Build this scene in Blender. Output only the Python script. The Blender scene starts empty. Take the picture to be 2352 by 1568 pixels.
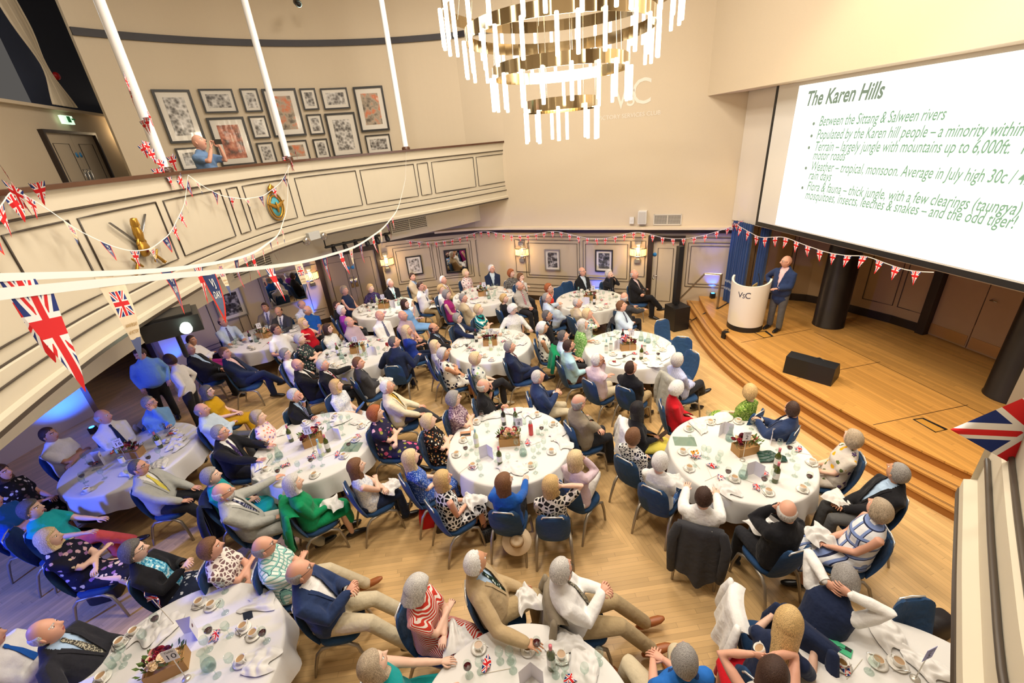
import bpy, bmesh, math, random
import numpy as np
from mathutils import Matrix, Vector
random.seed(7); RNG = np.random.RandomState(7)
C = bpy.context.scene.collection
SC = bpy.context.scene
# ------------------------------------------------------------------ camera, world, lights, exposure
FPX = 995.33; PITCH = math.radians(25.06); ROLL = math.radians(-4.99); CH = 4.89
CR, SR, CP, SP = math.cos(ROLL), math.sin(ROLL), math.cos(PITCH), math.sin(PITCH)
_X = Vector((1, 0, 0)); _U = Vector((0, SP, CP)); _F = Vector((0, CP, -SP))
cam = bpy.data.cameras.new('camera'); camo = bpy.data.objects.new('camera', cam); C.objects.link(camo)
cam.sensor_fit = 'HORIZONTAL'; cam.sensor_width = 36; cam.lens = FPX / 2352 * 36; cam.clip_start = 0.05; cam.clip_end = 100
_r = _X * CR + _U * SR; _u = _U * CR - _X * SR
camo.matrix_world = Matrix(((_r.x, _u.x, -_F.x, 0), (_r.y, _u.y, -_F.y, 0), (_r.z, _u.z, -_F.z, CH), (0, 0, 0, 1)))
SC.camera = camo
SC.view_settings.view_transform = 'Standard'; SC.view_settings.look = 'None'; SC.view_settings.gamma = 1
SC.view_settings.use_curve_mapping = False; SC.view_settings.exposure = 0.0
SC.cycles.use_denoising = True; SC.cycles.max_bounces = 5; SC.cycles.diffuse_bounces = 3; SC.cycles.glossy_bounces = 3
SC.cycles.transparent_max_bounces = 16; SC.cycles.transmission_bounces = 3; SC.cycles.sample_clamp_indirect = 4
SC.cycles.caustics_reflective = False; SC.cycles.caustics_refractive = False
w = bpy.data.worlds.new('hall_air'); SC.world = w; w.use_nodes = True
w.node_tree.nodes['Background'].inputs[0].default_value = (1.0, .93, .86, 1); w.node_tree.nodes['Background'].inputs[1].default_value = .10
def light(name, typ, loc, energy, col, size=.3, rot=None, spot=None, blend=.5, target=None):
    l = bpy.data.lights.new(name, typ); l.energy = energy; l.color = col
    if typ == 'AREA': l.shape = 'DISK'; l.size = size
    else: l.shadow_soft_size = size
    if typ == 'SPOT': l.spot_size = math.radians(spot); l.spot_blend = blend
    o = bpy.data.objects.new(name, l); C.objects.link(o); o.location = loc
    if target is not None: o.rotation_euler = (Vector(target) - Vector(loc)).to_track_quat('-Z', 'Y').to_euler()
    if rot: o.rotation_euler = rot
    return o
WARM = (1.0, .92, .82)
for x, y in ((-1.4, 3.2), (1.5, 3.4), (-1.6, 7.4), (1.9, 7.2), (-.6, 10.2), (.2, .8)):      # recessed ceiling downlights
    light('ceiling_downlight', 'AREA', (x, y, 9.35), 190 if y > 1.5 else 60, WARM, 1.1)
light('stage_wash', 'SPOT', (4.6, 5.2, 8.6), 800, (1, .78, .50), .25, spot=75, target=(6.6, 8.2, .5))
light('stage_wash', 'SPOT', (3.4, 3.4, 8.6), 700, (1, .80, .52), .25, spot=60, target=(6.2, 6.2, .5))
# ------------------------------------------------------------------ pixel <-> place helpers (frame 2352 x 1568)
def ray(px, py):
    x = (px - 1176) / FPX; y = -(py - 784) / FPX
    x, y = CR * x - SR * y, SR * x + CR * y
    return np.array([x, CP + y * SP, -SP + y * CP])
CAMP = np.array([0, 0, CH])
def P(px, py, z=0.):
    r = ray(px, py); return CAMP + r * ((z - CH) / r[2])
def PY(px, py, a, b):
    a = np.array(a[:2], float); b = np.array(b[:2], float); n = np.array([-(b - a)[1], (b - a)[0]])
    r = ray(px, py); return CAMP + r * (n @ a / (n @ r[:2]))
HC = np.array([-1.58, 5.93]); HR = 8.34          # the hall's curved wall
def PC(px, py, R=HR):
    d = ray(px, py); a = d[:2] @ d[:2]; b = -2 * d[:2] @ HC; c = HC @ HC - R * R
    return CAMP + d * ((-b + math.sqrt(b * b - 4 * a * c)) / (2 * a))
def DY(px, py, d):
    r = ray(px, py); return CAMP + r * (d / r[1])
# ------------------------------------------------------------------ materials
def lin(c):
    return tuple(((v / 255) / 12.92 if v / 255 <= .04045 else ((v / 255 + .055) / 1.055) ** 2.4) for v in c)
MC = {}
class NT:
    def __init__(s, m): s.t = m.node_tree; s.n = s.t.nodes; s.l = s.t.links
    def node(s, typ, **kw):
        n = s.n.new(typ)
        for k, v in kw.items(): setattr(n, k, v)
        return n
    def put(s, sock, v):
        if v is None: return
        if hasattr(v, 'is_linked') or isinstance(v, bpy.types.NodeSocket): s.l.new(v, sock)
        else:
            if isinstance(v, tuple) and len(v) == 3 and len(sock.default_value) == 4: v = (*v, 1)
            sock.default_value = v
    def math(s, op, a, b=0., c=None):
        n = s.node('ShaderNodeMath', operation=op); s.put(n.inputs[0], a); s.put(n.inputs[1], b)
        if c is not None: s.put(n.inputs[2], c)
        return n.outputs[0]
    def mix(s, f, a, b):
        n = s.node('ShaderNodeMix', data_type='RGBA'); s.put(n.inputs[0], f); s.put(n.inputs[6], a); s.put(n.inputs[7], b)
        return n.outputs[2]
    def obj(s, kind='Object', scale=None):
        o = s.node('ShaderNodeTexCoord').outputs[kind]
        if scale is not None:
            mp = s.node('ShaderNodeMapping'); s.l.new(o, mp.inputs[0]); mp.inputs[3].default_value = scale; o = mp.outputs[0]
        return o
    def xyz(s, v):
        n = s.node('ShaderNodeSeparateXYZ'); s.l.new(v, n.inputs[0]); return n.outputs
    def noise(s, v, sc, det=2., out=0):
        n = s.node('ShaderNodeTexNoise'); s.l.new(v, n.inputs['Vector']); n.inputs['Scale'].default_value = sc; n.inputs['Detail'].default_value = det
        return n.outputs[out]
    def voro(s, v, sc, feat='F1', out='Distance', rnd=1.):
        n = s.node('ShaderNodeTexVoronoi', feature=feat); s.l.new(v, n.inputs['Vector']); n.inputs['Scale'].default_value = sc
        n.inputs['Randomness'].default_value = rnd
        return n.outputs[out]
    def ramp(s, f, stops, const=False):
        n = s.node('ShaderNodeValToRGB'); n.color_ramp.interpolation = 'CONSTANT' if const else 'LINEAR'
        e = n.color_ramp.elements
        while len(e) < len(stops): e.new(.5)
        for k, (p, c) in enumerate(stops): e[k].position = p; e[k].color = (*c, 1)
        s.l.new(f, n.inputs[0]); return n.outputs[0]
    def bump(s, h, st=.3, d=.01):
        n = s.node('ShaderNodeBump'); n.inputs['Strength'].default_value = st; n.inputs['Distance'].default_value = d
        s.l.new(h, n.inputs['Height']); return n.outputs[0]
def newmat(name):
    m = bpy.data.materials.new(name); m.use_nodes = True
    t = NT(m); b = t.n['Principled BSDF']; return m, t, b
def clothmat(name, rgb):
    if name in MC: return MC[name]
    m, t, b = newmat(name); c = lin(rgb); v = t.obj(); b.inputs['Roughness'].default_value = .85; b.inputs['Specular IOR Level'].default_value = .15; b.inputs['Sheen Weight'].default_value = .10
    t.put(b.inputs['Base Color'], t.mix(t.noise(v, 160, 2.), tuple(x * .88 for x in c), tuple(min(1, x * 1.12) for x in c)))
    t.put(b.inputs['Normal'], t.bump(t.noise(v, 13, 2.), .6, .022)); MC[name] = m; return m
def M(name, rgb=(200, 200, 200), rough=.6, metal=0., spec=.5, emit=None, es=0., coat=0., sheen=0., var=0., bump=0., bs=80., alpha=1., trans=0.):
    if name in MC: return MC[name]
    m, t, b = newmat(name); c = lin(rgb)
    b.inputs['Base Color'].default_value = (*c, 1); b.inputs['Roughness'].default_value = rough; b.inputs['Metallic'].default_value = metal
    b.inputs['Specular IOR Level'].default_value = spec; b.inputs['Coat Weight'].default_value = coat; b.inputs['Sheen Weight'].default_value = sheen
    if emit: b.inputs['Emission Color'].default_value = (*lin(emit), 1); b.inputs['Emission Strength'].default_value = es
    if trans: b.inputs['Transmission Weight'].default_value = trans
    if var or bump:
        v = t.obj(); n = t.noise(v, bs, 3.)
        if var: t.put(b.inputs['Base Color'], t.mix(t.noise(v, bs * .12, 2.), tuple(x * (1 - var) for x in c), tuple(min(1, x * (1 + var)) for x in c)))
        if bump: t.put(b.inputs['Normal'], t.bump(n, bump, .004))
    MC[name] = m; return m
def glass(name, tint=(245, 250, 248), a=.12, rough=.02):
    if name in MC: return MC[name]
    m, t, b = newmat(name); t.n.remove(b)
    tr = t.node('ShaderNodeBsdfTransparent'); tr.inputs[0].default_value = (*lin(tint), 1)
    gl = t.node('ShaderNodeBsdfGlossy'); gl.inputs['Roughness'].default_value = rough
    fr = t.node('ShaderNodeLayerWeight'); fr.inputs[0].default_value = .35
    f = t.math('ADD', t.math('MULTIPLY', fr.outputs['Facing'], .16), a * .25)
    mx = t.node('ShaderNodeMixShader'); t.l.new(f, mx.inputs[0]); t.l.new(tr.outputs[0], mx.inputs[1]); t.l.new(gl.outputs[0], mx.inputs[2])
    t.l.new(mx.outputs[0], t.n['Material Output'].inputs[0]); MC[name] = m; return m
def pat(name, kind, cols, sc=1., rough=.75):
    """printed and woven cloth: flo, str, vst, chk, geo, spk, dot"""
    if name in MC: return MC[name]
    m, t, b = newmat(name); c = [lin(x) for x in cols]; v = t.obj(); b.inputs['Roughness'].default_value = rough
    b.inputs['Specular IOR Level'].default_value = .2
    if kind == 'flo':
        d = t.voro(v, 16 * sc); col = t.voro(v, 16 * sc, out='Color'); x = t.xyz(col)
        st = [(i / (len(c) - 1), c[i + 1]) for i in range(len(c) - 1)]
        fc = t.ramp(x[0], st, True); wob = t.math('ADD', d, t.math('MULTIPLY', t.noise(v, 40 * sc), .5))
        r = t.mix(t.math('LESS_THAN', wob, .60), c[0], fc)
    elif kind in ('str', 'vst'):
        x = t.xyz(v); a = x[2] if kind == 'str' else x[0]
        a = t.math('ADD', t.math('ADD', a, t.math('MULTIPLY', x[1], .8)), t.math('MULTIPLY', t.noise(v, 6), .03))
        f = t.math('FRACT', t.math('MULTIPLY', a, 30 * sc)); r = t.mix(t.math('LESS_THAN', f, .42), c[0], c[1])
        if len(c) > 2: r = t.mix(t.math('LESS_THAN', t.math('FRACT', t.math('MULTIPLY', a, 15 * sc)), .21), r, c[2])
    elif kind == 'chk':
        x = t.xyz(v); r = c[0]
        for k, ax in enumerate((0, 2, 1)):
            if k == 2: break
            f = t.math('FRACT', t.math('MULTIPLY', t.math('ADD', x[ax], t.math('MULTIPLY', x[1], .3)), 16 * sc))
            r = t.mix(t.math('LESS_THAN', f, .30), r, c[1]); r = t.mix(t.math('LESS_THAN', f, .08), r, c[-1])
    elif kind == 'geo':
        d = t.voro(v, 18 * sc, 'DISTANCE_TO_EDGE'); r = t.mix(t.math('LESS_THAN', d, .14), c[0], c[1])
        if len(c) > 2: r = t.mix(t.math('GREATER_THAN', d, .33), r, c[2])
    elif kind == 'dot':
        d = t.voro(v, 22 * sc, rnd=.5); r = t.mix(t.math('LESS_THAN', d, .34), c[0], c[1])
    else:
        n = t.noise(v, 45 * sc, 3.); st = [(i / len(c) * .44 + .30 if i else 0, c[i]) for i in range(len(c))]
        r = t.ramp(n, st, True)
    t.put(b.inputs['Base Color'], r); t.put(b.inputs['Normal'], t.bump(t.noise(v, 13, 2.), .55, .02)); MC[name] = m; return m
# ------------------------------------------------------------------ geometry helpers
class G:
    def __init__(s): s.V = []; s.F = []; s.M = []; s.n = 0
    def add(s, V, F, m=0):
        V = np.asarray(V, float).reshape(-1, 3); s.V.append(V); o = s.n
        s.F += [tuple(int(i) + o for i in f) for f in F]; s.M += [m] * len(F); s.n += len(V); return s
    def box(s, c, d, m=0, rz=0., R=None):
        x, y, z = np.array(d) / 2
        V = np.array([(-x, -y, -z), (x, -y, -z), (x, y, -z), (-x, y, -z), (-x, -y, z), (x, -y, z), (x, y, z), (-x, y, z)])
        if rz: V = V @ rot_z(rz).T
        if R is not None: V = V @ np.asarray(R).T
        return s.add(V + np.array(c), [(3, 2, 1, 0), (4, 5, 6, 7), (0, 1, 5, 4), (1, 2, 6, 5), (2, 3, 7, 6), (3, 0, 4, 7)], m)
    def lathe(s, prof, n=20, c=(0, 0, 0), m=0, R=None):
        V = []; a = np.linspace(0, 2 * math.pi, n, endpoint=False)
        for r, z in prof: V.append(np.stack([r * np.cos(a), r * np.sin(a), np.full(n, z)], 1))
        V = np.concatenate(V)
        if R is not None: V = V @ np.asarray(R).T
        F = [(k * n + i, k * n + (i + 1) % n, (k + 1) * n + (i + 1) % n, (k + 1) * n + i) for k in range(len(prof) - 1) for i in range(n)]
        return s.add(V + np.array(c), F, m)
    def tube(s, pts, rad, n=8, m=0, ref=None, cap=True):
        V, F = tube(pts, rad, n, ref, cap); return s.add(V, F, m)
    def prism(s, poly, z0, z1, m=0):
        n = len(poly); p = np.array(poly, float)
        V = np.concatenate([np.c_[p, np.full(n, z0)], np.c_[p, np.full(n, z1)]])
        return s.add(V, [tuple(range(n))[::-1], tuple(range(n, 2 * n))] + [(i, (i + 1) % n, n + (i + 1) % n, n + i) for i in range(n)], m)
    def grid(s, A, m=0, wrap=False):
        h, w_ = A.shape[:2]
        F = [(j * w_ + i, j * w_ + (i + 1) % w_, (j + 1) * w_ + (i + 1) % w_, (j + 1) * w_ + i) for j in range(h - 1) for i in range(w_ if wrap else w_ - 1)]
        return s.add(A.reshape(-1, 3), F, m)
    def xf(s, R=None, t=None):
        for k in range(len(s.V)):
            if R is not None: s.V[k] = s.V[k] @ np.asarray(R).T
            if t is not None: s.V[k] = s.V[k] + np.asarray(t)
        return s
    def mesh(s, name, mats, smooth=True):
        me = bpy.data.meshes.new(name); me.from_pydata(np.concatenate(s.V).tolist(), [], s.F)
        for m in (mats if isinstance(mats, (list, tuple)) else [mats]): me.materials.append(m)
        if len(me.materials) > 1: me.polygons.foreach_set('material_index', s.M)
        me.polygons.foreach_set('use_smooth', [smooth] * len(me.polygons)); me.update(); return me
    def obj(s, name, mats, parent=None, smooth=True, loc=None, rz=None):
        o = bpy.data.objects.new(name, s.mesh(name, mats, smooth)); C.objects.link(o)
        if parent: o.parent = parent
        if loc is not None: o.location = loc
        if rz is not None: o.rotation_euler.z = rz
        return o
def rot_z(a): c, s = math.cos(a), math.sin(a); return np.array([[c, -s, 0], [s, c, 0], [0, 0, 1]])
def rot_x(a): c, s = math.cos(a), math.sin(a); return np.array([[1, 0, 0], [0, c, -s], [0, s, c]])
def rot_y(a): c, s = math.cos(a), math.sin(a); return np.array([[c, 0, s], [0, 1, 0], [-s, 0, c]])
def unit(v): v = np.asarray(v, float); return v / (np.linalg.norm(v) + 1e-12)
def tube(pts, rad, n=8, ref=None, cap=True):
    pts = [np.asarray(p, float) for p in pts]
    if np.isscalar(rad) or isinstance(rad, tuple): rad = [rad] * len(pts)
    rad = [(r, r) if np.isscalar(r) else tuple(r) for r in rad]
    if cap:
        t0 = unit(pts[1] - pts[0]); t1 = unit(pts[-1] - pts[-2]); r0 = min(rad[0]); r1 = min(rad[-1])
        sc = lambda r, k: (r[0] * k, r[1] * k)
        pts = [pts[0] - t0 * r0 * .98, pts[0] - t0 * r0 * .75] + pts + [pts[-1] + t1 * r1 * .75, pts[-1] + t1 * r1 * .98]
        rad = [sc(rad[0], .12), sc(rad[0], .68)] + rad + [sc(rad[-1], .68), sc(rad[-1], .12)]
    k = len(pts); T = []
    for i in range(k):
        a = pts[max(0, i - 1)]; b = pts[min(k - 1, i + 1)]; T.append(unit(b - a))
    if ref is None: ref = np.array([1, 0, 0]) if abs(T[0][0]) < .8 else np.array([0, 1, 0])
    side = unit(np.asarray(ref, float) - T[0] * (np.asarray(ref, float) @ T[0])); V = []
    a = np.linspace(0, 2 * math.pi, n, endpoint=False); ca, sa = np.cos(a)[:, None], np.sin(a)[:, None]
    for i in range(k):
        side = unit(side - T[i] * (side @ T[i])); up = np.cross(T[i], side)
        V.append(pts[i] + ca * side * rad[i][0] + sa * up * rad[i][1])
    F = [(j * n + i, j * n + (i + 1) % n, (j + 1) * n + (i + 1) % n, (j + 1) * n + i) for j in range(k - 1) for i in range(n)]
    if cap: F += [tuple(range(n))[::-1], tuple((k - 1) * n + i for i in range(n))]
    return np.concatenate(V), F
def empty(name, loc, rz=0., label=None, cat=None, group=None):
    o = bpy.data.objects.new(name, None); C.objects.link(o); o.location = loc; o.rotation_euler.z = rz; o.empty_display_size = .1
    return tag(o, label, cat, group)
LABELS = {}
def tag(o, label=None, cat=None, group=None, kind=None):
    if label: o['label'] = label
    if cat: o['category'] = cat
    if group: o['group'] = group
    if kind: o['kind'] = kind
    return o
def struct(o): o['kind'] = 'structure'; return o
def copy_tree(o, parent=None):
    c = o.copy(); C.objects.link(c)
    if parent is not None: c.parent = parent
    for ch in KIDS.get(o.name, [x for x in o.children]): copy_tree(ch, c)
    return c
KIDS = {}
def text_geo(s, size=1., shear=0., align='LEFT', res=3, bold=0.):
    """outline lettering as flat triangles (x right, y up), joined vertices"""
    cu = bpy.data.curves.new('lettering', 'FONT'); cu.body = s; cu.size = size; cu.shear = shear; cu.align_x = align; cu.resolution_u = res; cu.offset = bold
    o = bpy.data.objects.new('lettering', cu); C.objects.link(o)
    dg = bpy.context.evaluated_depsgraph_get(); me = bpy.data.meshes.new_from_object(o.evaluated_get(dg))
    V = np.array([v.co[:] for v in me.vertices]); F = [tuple(p.vertices) for p in me.polygons]
    bpy.data.objects.remove(o); bpy.data.curves.remove(cu); bpy.data.meshes.remove(me)
    return V, F
# ------------------------------------------------------------------ setting: walls, floor, stage, gallery
def boards(name, base, w_=.07, L=1.3, dark=.55, rough=.32, var=.22):
    """strip flooring laid along the UV map's U axis (metres)"""
    m, t, b = newmat(name); uv = t.node('ShaderNodeTexCoord').outputs['UV']; x = t.xyz(uv)
    row = t.math('FLOOR', t.math('DIVIDE', x[1], w_)); off = t.math('MULTIPLY', t.math('FRACT', t.math('MULTIPLY', t.math('SINE', t.math('MULTIPLY', row, 12.9898)), 43758.5)), L)
    col = t.math('FLOOR', t.math('DIVIDE', t.math('ADD', x[0], off), L)); h = t.math('FRACT', t.math('MULTIPLY', t.math('SINE', t.math('ADD', t.math('MULTIPLY', row, 78.233), t.math('MULTIPLY', col, 37.719))), 43758.5))
    c = lin(base); lo = tuple(v * (1 - var) for v in c); hi = tuple(min(1, v * (1 + var)) for v in c)
    mp = t.node('ShaderNodeMapping'); t.l.new(uv, mp.inputs[0]); mp.inputs[3].default_value = (2.2, 38, 1)
    g = t.noise(mp.outputs[0], 1.0, 4.); r = t.mix(h, lo, hi); r = t.mix(t.math('MULTIPLY', g, .35), r, tuple(v * .62 for v in c))
    fv = t.math('FRACT', t.math('DIVIDE', x[1], w_)); fu = t.math('FRACT', t.math('DIVIDE', t.math('ADD', x[0], off), L))
    gap = t.math('MAXIMUM', t.math('LESS_THAN', fv, .045), t.math('LESS_THAN', fu, .0035))
    wear = t.noise(t.obj(), .9, 3.); r = t.mix(t.math('MULTIPLY', wear, .22), r, tuple(v * .70 for v in c))
    t.put(b.inputs['Base Color'], t.mix(t.math('MULTIPLY', gap, dark), r, tuple(v * .22 for v in c))); b.inputs['Roughness'].default_value = rough
    b.inputs['Specular IOR Level'].default_value = .35; return m
def wallpaper(name, rgb, var=.05):
    m, t, b = newmat(name); c = lin(rgb); v = t.obj(scale=(1, 1, .25)); n = t.noise(v, 220, 2.)
    t.put(b.inputs['Base Color'], t.mix(n, tuple(x * (1 - var) for x in c), tuple(min(1, x * (1 + var)) for x in c))); b.inputs['Roughness'].default_value = .8
    b.inputs['Specular IOR Level'].default_value = .15; t.put(b.inputs['Normal'], t.bump(n, .15, .004)); return m
WALL = wallpaper('wall_linen', (214, 198, 172)); WALLP = wallpaper('panel_linen', (196, 180, 156)); CREAM = M('gallery_paint', (206, 195, 172), .7, spec=.2, var=.02, bs=30)
WHITEW = wallpaper('proscenium_paint', (224, 214, 198), .02); DKW = M('dark_wood', (44, 34, 30), .35, var=.2, bs=20); BRONZE = M('dark_bead', (64, 54, 44), .4); STAGEP = wallpaper('stage_panel_linen', (190, 160, 122))
MAHOG = M('handrail_wood', (84, 52, 34), .3, var=.2, bs=30); NAVYP = M('navy_paint', (46, 54, 76), .75, var=.03, bs=60); PAPERD = M('door_paint', (190, 176, 152), .6, var=.03, bs=50)
OAK = boards('oak_strip_floor', (220, 180, 122), .056, 1.1, .50, .34, .15); OAKS = boards('stage_strip_floor', (214, 158, 84), .06, 1.6, .5, .28, .16); OAKT = boards('tread_boards', (206, 152, 84), .09, 2.2, .4, .28, .10); OAKR = boards('riser_boards', (176, 118, 58), .3, 1.1, .35, .35, .10)
def uvmesh(o, fn):
    me = o.data; uv = me.uv_layers.new(name='UVMap'); n = len(me.loops); vi = np.empty(n, int); me.loops.foreach_get('vertex_index', vi)
    V = np.empty(len(me.vertices) * 3); me.vertices.foreach_get('co', V); V = V.reshape(-1, 3); pi = np.empty(n, int)
    for k, p in enumerate(me.polygons): pi[p.loop_start:p.loop_start + p.loop_total] = k
    uv.data.foreach_set('uv', fn(V[vi], pi).ravel()); return o
# floor: three fields of strip flooring meeting on mitred joints
FC = np.array([-1.07, 6.34, 0]); g = G(); az = [136, 216, 300, 375, 496]; g.V.append(np.array([FC] + [FC + 24 * np.array([math.sin(math.radians(a)), math.cos(math.radians(a)), 0]) for a in az]))
g.n = 6; g.F = [(0, k + 2, k + 1) for k in range(4)]; g.M = [0] * 4
def floor_uv(v, pi):
    a = np.radians(np.array([86, 26, 60, 165])[pi]); d = np.stack([np.sin(a), np.cos(a)], 1); p = v[:, :2]; return np.stack([(p * d).sum(1), p[:, 0] * -d[:, 1] + p[:, 1] * d[:, 0]], 1)
struct(uvmesh(g.obj('floor', OAK, smooth=False), floor_uv))
g = G(); g.box((0, 6, 9.6), (32, 26, .2)); struct(g.obj('ceiling', M('ceiling_paint', (226, 216, 200), .8)))
def wall_strip(pts, z0, z1, name, mat, th=.0, kind=True, n=1):
    """vertical sheet with thickness following a plan polyline"""
    p = [np.array(q[:2], float) for q in pts]; A = np.array([[(*q, z) for q in p] for z in (z0, z1)]); g = G(); g.grid(A)
    if th:
        nrm = []
        for i in range(len(p)):
            d = unit(p[min(i + 1, len(p) - 1)] - p[max(i - 1, 0)]); nrm.append(np.array([-d[1], d[0]]))
        q = [a + b * th for a, b in zip(p, nrm)]; B = np.array([[(*a, z) for a in q] for z in (z0, z1)]); g.grid(B[:, ::-1])
        g.grid(np.stack([A[1], B[1]])); g.grid(np.stack([B[0], A[0]])); g.grid(np.stack([A[:, 0], B[:, 0]], 0).transpose(1, 0, 2)[:, ::-1]); g.grid(np.stack([A[:, -1], B[:, -1]], 0).transpose(1, 0, 2))
    o = g.obj(name, mat, smooth=False); 
    if kind: struct(o)
    return o
def cpt(a, R=HR): a = math.radians(a); return HC + R * np.array([math.sin(a), math.cos(a)])
def caz(p): d = np.asarray(p)[:2] - HC; return math.degrees(math.atan2(d[0], d[1]))
# plan of the back wall: curve, then straight to the stage, then round the back of the stage
def arc(a0, a1, n=24, R=HR): return [cpt(a0 + (a1 - a0) * k / n, R) for k in range(n + 1)]
BW0 = np.array([.29, 13.84]); BW1 = np.array([6.02, 11.16]); A_END = 5.0
def cang(px, py): return caz(PC(px, py))
OPEN0, OPEN1 = caz((-9.47, 8.6)), caz((-8.85, 10.02))
straight = [BW0, (BW0 + BW1) / 2, BW1]
wall_strip(arc(-150, OPEN0, 30), 0, 9.6, 'wall_left', WALLP, .15)
wall_strip(arc(OPEN1, A_END, 40), 0, 2.62, 'wall_curved', WALLP, .15)
UA0 = cang(200, 160); wall_strip(arc(UA0, A_END, 50), 2.62, 9.6, 'wall_upper', WALL, .15); wall_strip(arc(-120, UA0, 30), 2.62, 3.7, 'wall_left_upper', WALL, .15)
wall_strip([cpt(A_END)] + straight, 0, 9.6, 'wall_back', WALL, .15)
for o_ in (bpy.data.objects['wall_left'],): pass
wall_strip([(-12, -2.4), (10.5, -2.4)], 0, 9.6, 'wall_rear', WALL, .15); wall_strip([(10.2, -2.4), (10.2, 4.0)], 0, 9.6, 'wall_right', WALL, .15); wall_strip([(-12, 2.0), (-12, -2.4)], 0, 9.6, 'wall_left_rear', WALL, .15)
# corridor recess beside the opening
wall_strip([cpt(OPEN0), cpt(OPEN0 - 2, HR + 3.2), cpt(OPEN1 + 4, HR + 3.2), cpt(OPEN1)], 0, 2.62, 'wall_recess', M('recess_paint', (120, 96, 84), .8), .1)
# panelled lower part of the back wall: ledge, cornice band, skirting
LP = arc(-46, A_END, 40) + straight
def band(pts, z0, z1, out, name, mat):
    p = [np.array(q[:2], float) for q in pts]; nr = []
    for i in range(len(p)): d = unit(p[min(i + 1, len(p) - 1)] - p[max(i - 1, 0)]); nr.append(np.array([d[1], -d[0]]))
    a = [q + n_ * .002 for q, n_ in zip(p, nr)]; b = [q + n_ * out for q, n_ in zip(p, nr)]; g = G()
    g.grid(np.array([[(*q, z0) for q in b], [(*q, z1) for q in b]])); g.grid(np.array([[(*q, z1) for q in b], [(*q, z1) for q in a]])); g.grid(np.array([[(*q, z0) for q in a], [(*q, z0) for q in b]]))
    for k in (0, -1): g.add([(*a[k], z0), (*b[k], z0), (*b[k], z1), (*a[k], z1)], [(0, 1, 2, 3)])
    return g.obj(name, mat, smooth=False)
wall_strip([cpt(A_END)] + straight, 0, 2.26, 'wall_back', WALLP, 0).location = (-.01, -.02, 0)
struct(band([cpt(-4)] + [cpt(0), cpt(A_END)] + straight, 2.34, 2.40, .26, 'trim_1', M('ledge_paint', (224, 208, 182), .6)))
struct(band(LP, 2.22, 2.335, .10, 'trim_2', DKW)); struct(band(arc(OPEN1, A_END, 40) + straight, 0, .16, .025, 'baseboard_back', DKW))
struct(band(arc(UA0, A_END, 50) + straight[:1], 7.46, 7.60, .05, 'trim_3', M('cornice_dark', (46, 42, 46), .5)))
# raised dark beads that outline the wall panels
def along(kind, s):            # position on the wall plan: curve by angle, straight by distance
    return cpt(s) if kind == 'c' else BW0 + (BW1 - BW0) * s
def bead(pts3, r=.008, mat=None, name='trim_4'):
    g = G(); g.tube(pts3, r, 5); return struct(g.obj(name, mat or BRONZE))
def panel(kind, s0, s1, z0, z1, name='trim_4'):
    n = 5; ss = np.linspace(s0, s1, n); pts = []
    d2 = (unit(BW1 - BW0))
    def q(s, z):
        p = along(kind, s); nrm = unit(HC - p) if kind == 'c' else np.array([d2[1], -d2[0]]); return np.array([*(p + nrm * .012), z]) + (np.array([-.01, -.02, 0]) if kind == 's' else 0)
    ring = [q(s, z0) for s in ss] + [q(s, z1) for s in ss[::-1]] + [q(s0, z0), q(ss[1], z0)]
    bead(ring, name=name)
def sfrac(px, py): p = PY(px, py, BW0, BW1)[:2]; return float((p - BW0) @ unit(BW1 - BW0) / np.linalg.norm(BW1 - BW0))
def cang(px, py): return caz(PC(px, py))
for (pxa, pya, pxb, pyb) in ((1208, 585, 1332, 585), (1340, 585, 1448, 585)):
    a, b_ = sfrac(pxa, pya), sfrac(pxb, pyb); panel('s', a, b_, .78, 1.98); panel('s', a + .012, b_ - .012, .86, 1.88)
for (pxa, pxb) in ((1185, 1216), (1450, 1482)):
    panel('s', sfrac(pxa, 585), sfrac(pxb, 585), .95, 1.98)
for (pxa, pxb) in ((1578, 1700),): a, b_ = sfrac(pxa, 600), sfrac(pxb, 600); panel('s', a, b_, .72, 1.95); panel('s', a + .012, b_, .80, 1.86)
for zz in (.30, .42, .54, 2.08): bead([np.array([*(along('s', s) + np.array([-.012, -.026])), zz]) for s in (0, sfrac(1480, 600))])
bead([np.array([*(along('s', s) + np.array([-.012, -.026])), 2.08]) for s in (sfrac(1576, 600), 1)])
CPAN = [(905, 995, 590), (1003, 1083, 575), (1094, 1185, 570)]
for a_, b_, y_ in CPAN:
    s0, s1 = caz(PC(a_, y_)) if a_ < 1100 else caz(PC(a_, y_)), caz(PC(min(b_, 1160), y_)); panel('c', s0, s1, .78, 1.98); panel('c', s0 + .5, s1 - .5, .86, 1.88)
for zz in (.30, .42, .54, 2.08): bead([np.array([*cpt(a, HR - .012), zz]) for a in np.linspace(cang(893, 600), A_END, 12)])
for a_, b_, y_ in ((480, 545, 720), (560, 612, 700), (700, 738, 640)):
    panel('c', cang(a_, y_), cang(b_, y_), .5, 1.9); 
for zz in (.30, .42): bead([np.array([*cpt(a, HR - .012), zz]) for a in np.linspace(cang(440, 760), cang(738, 690), 12)])
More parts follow.
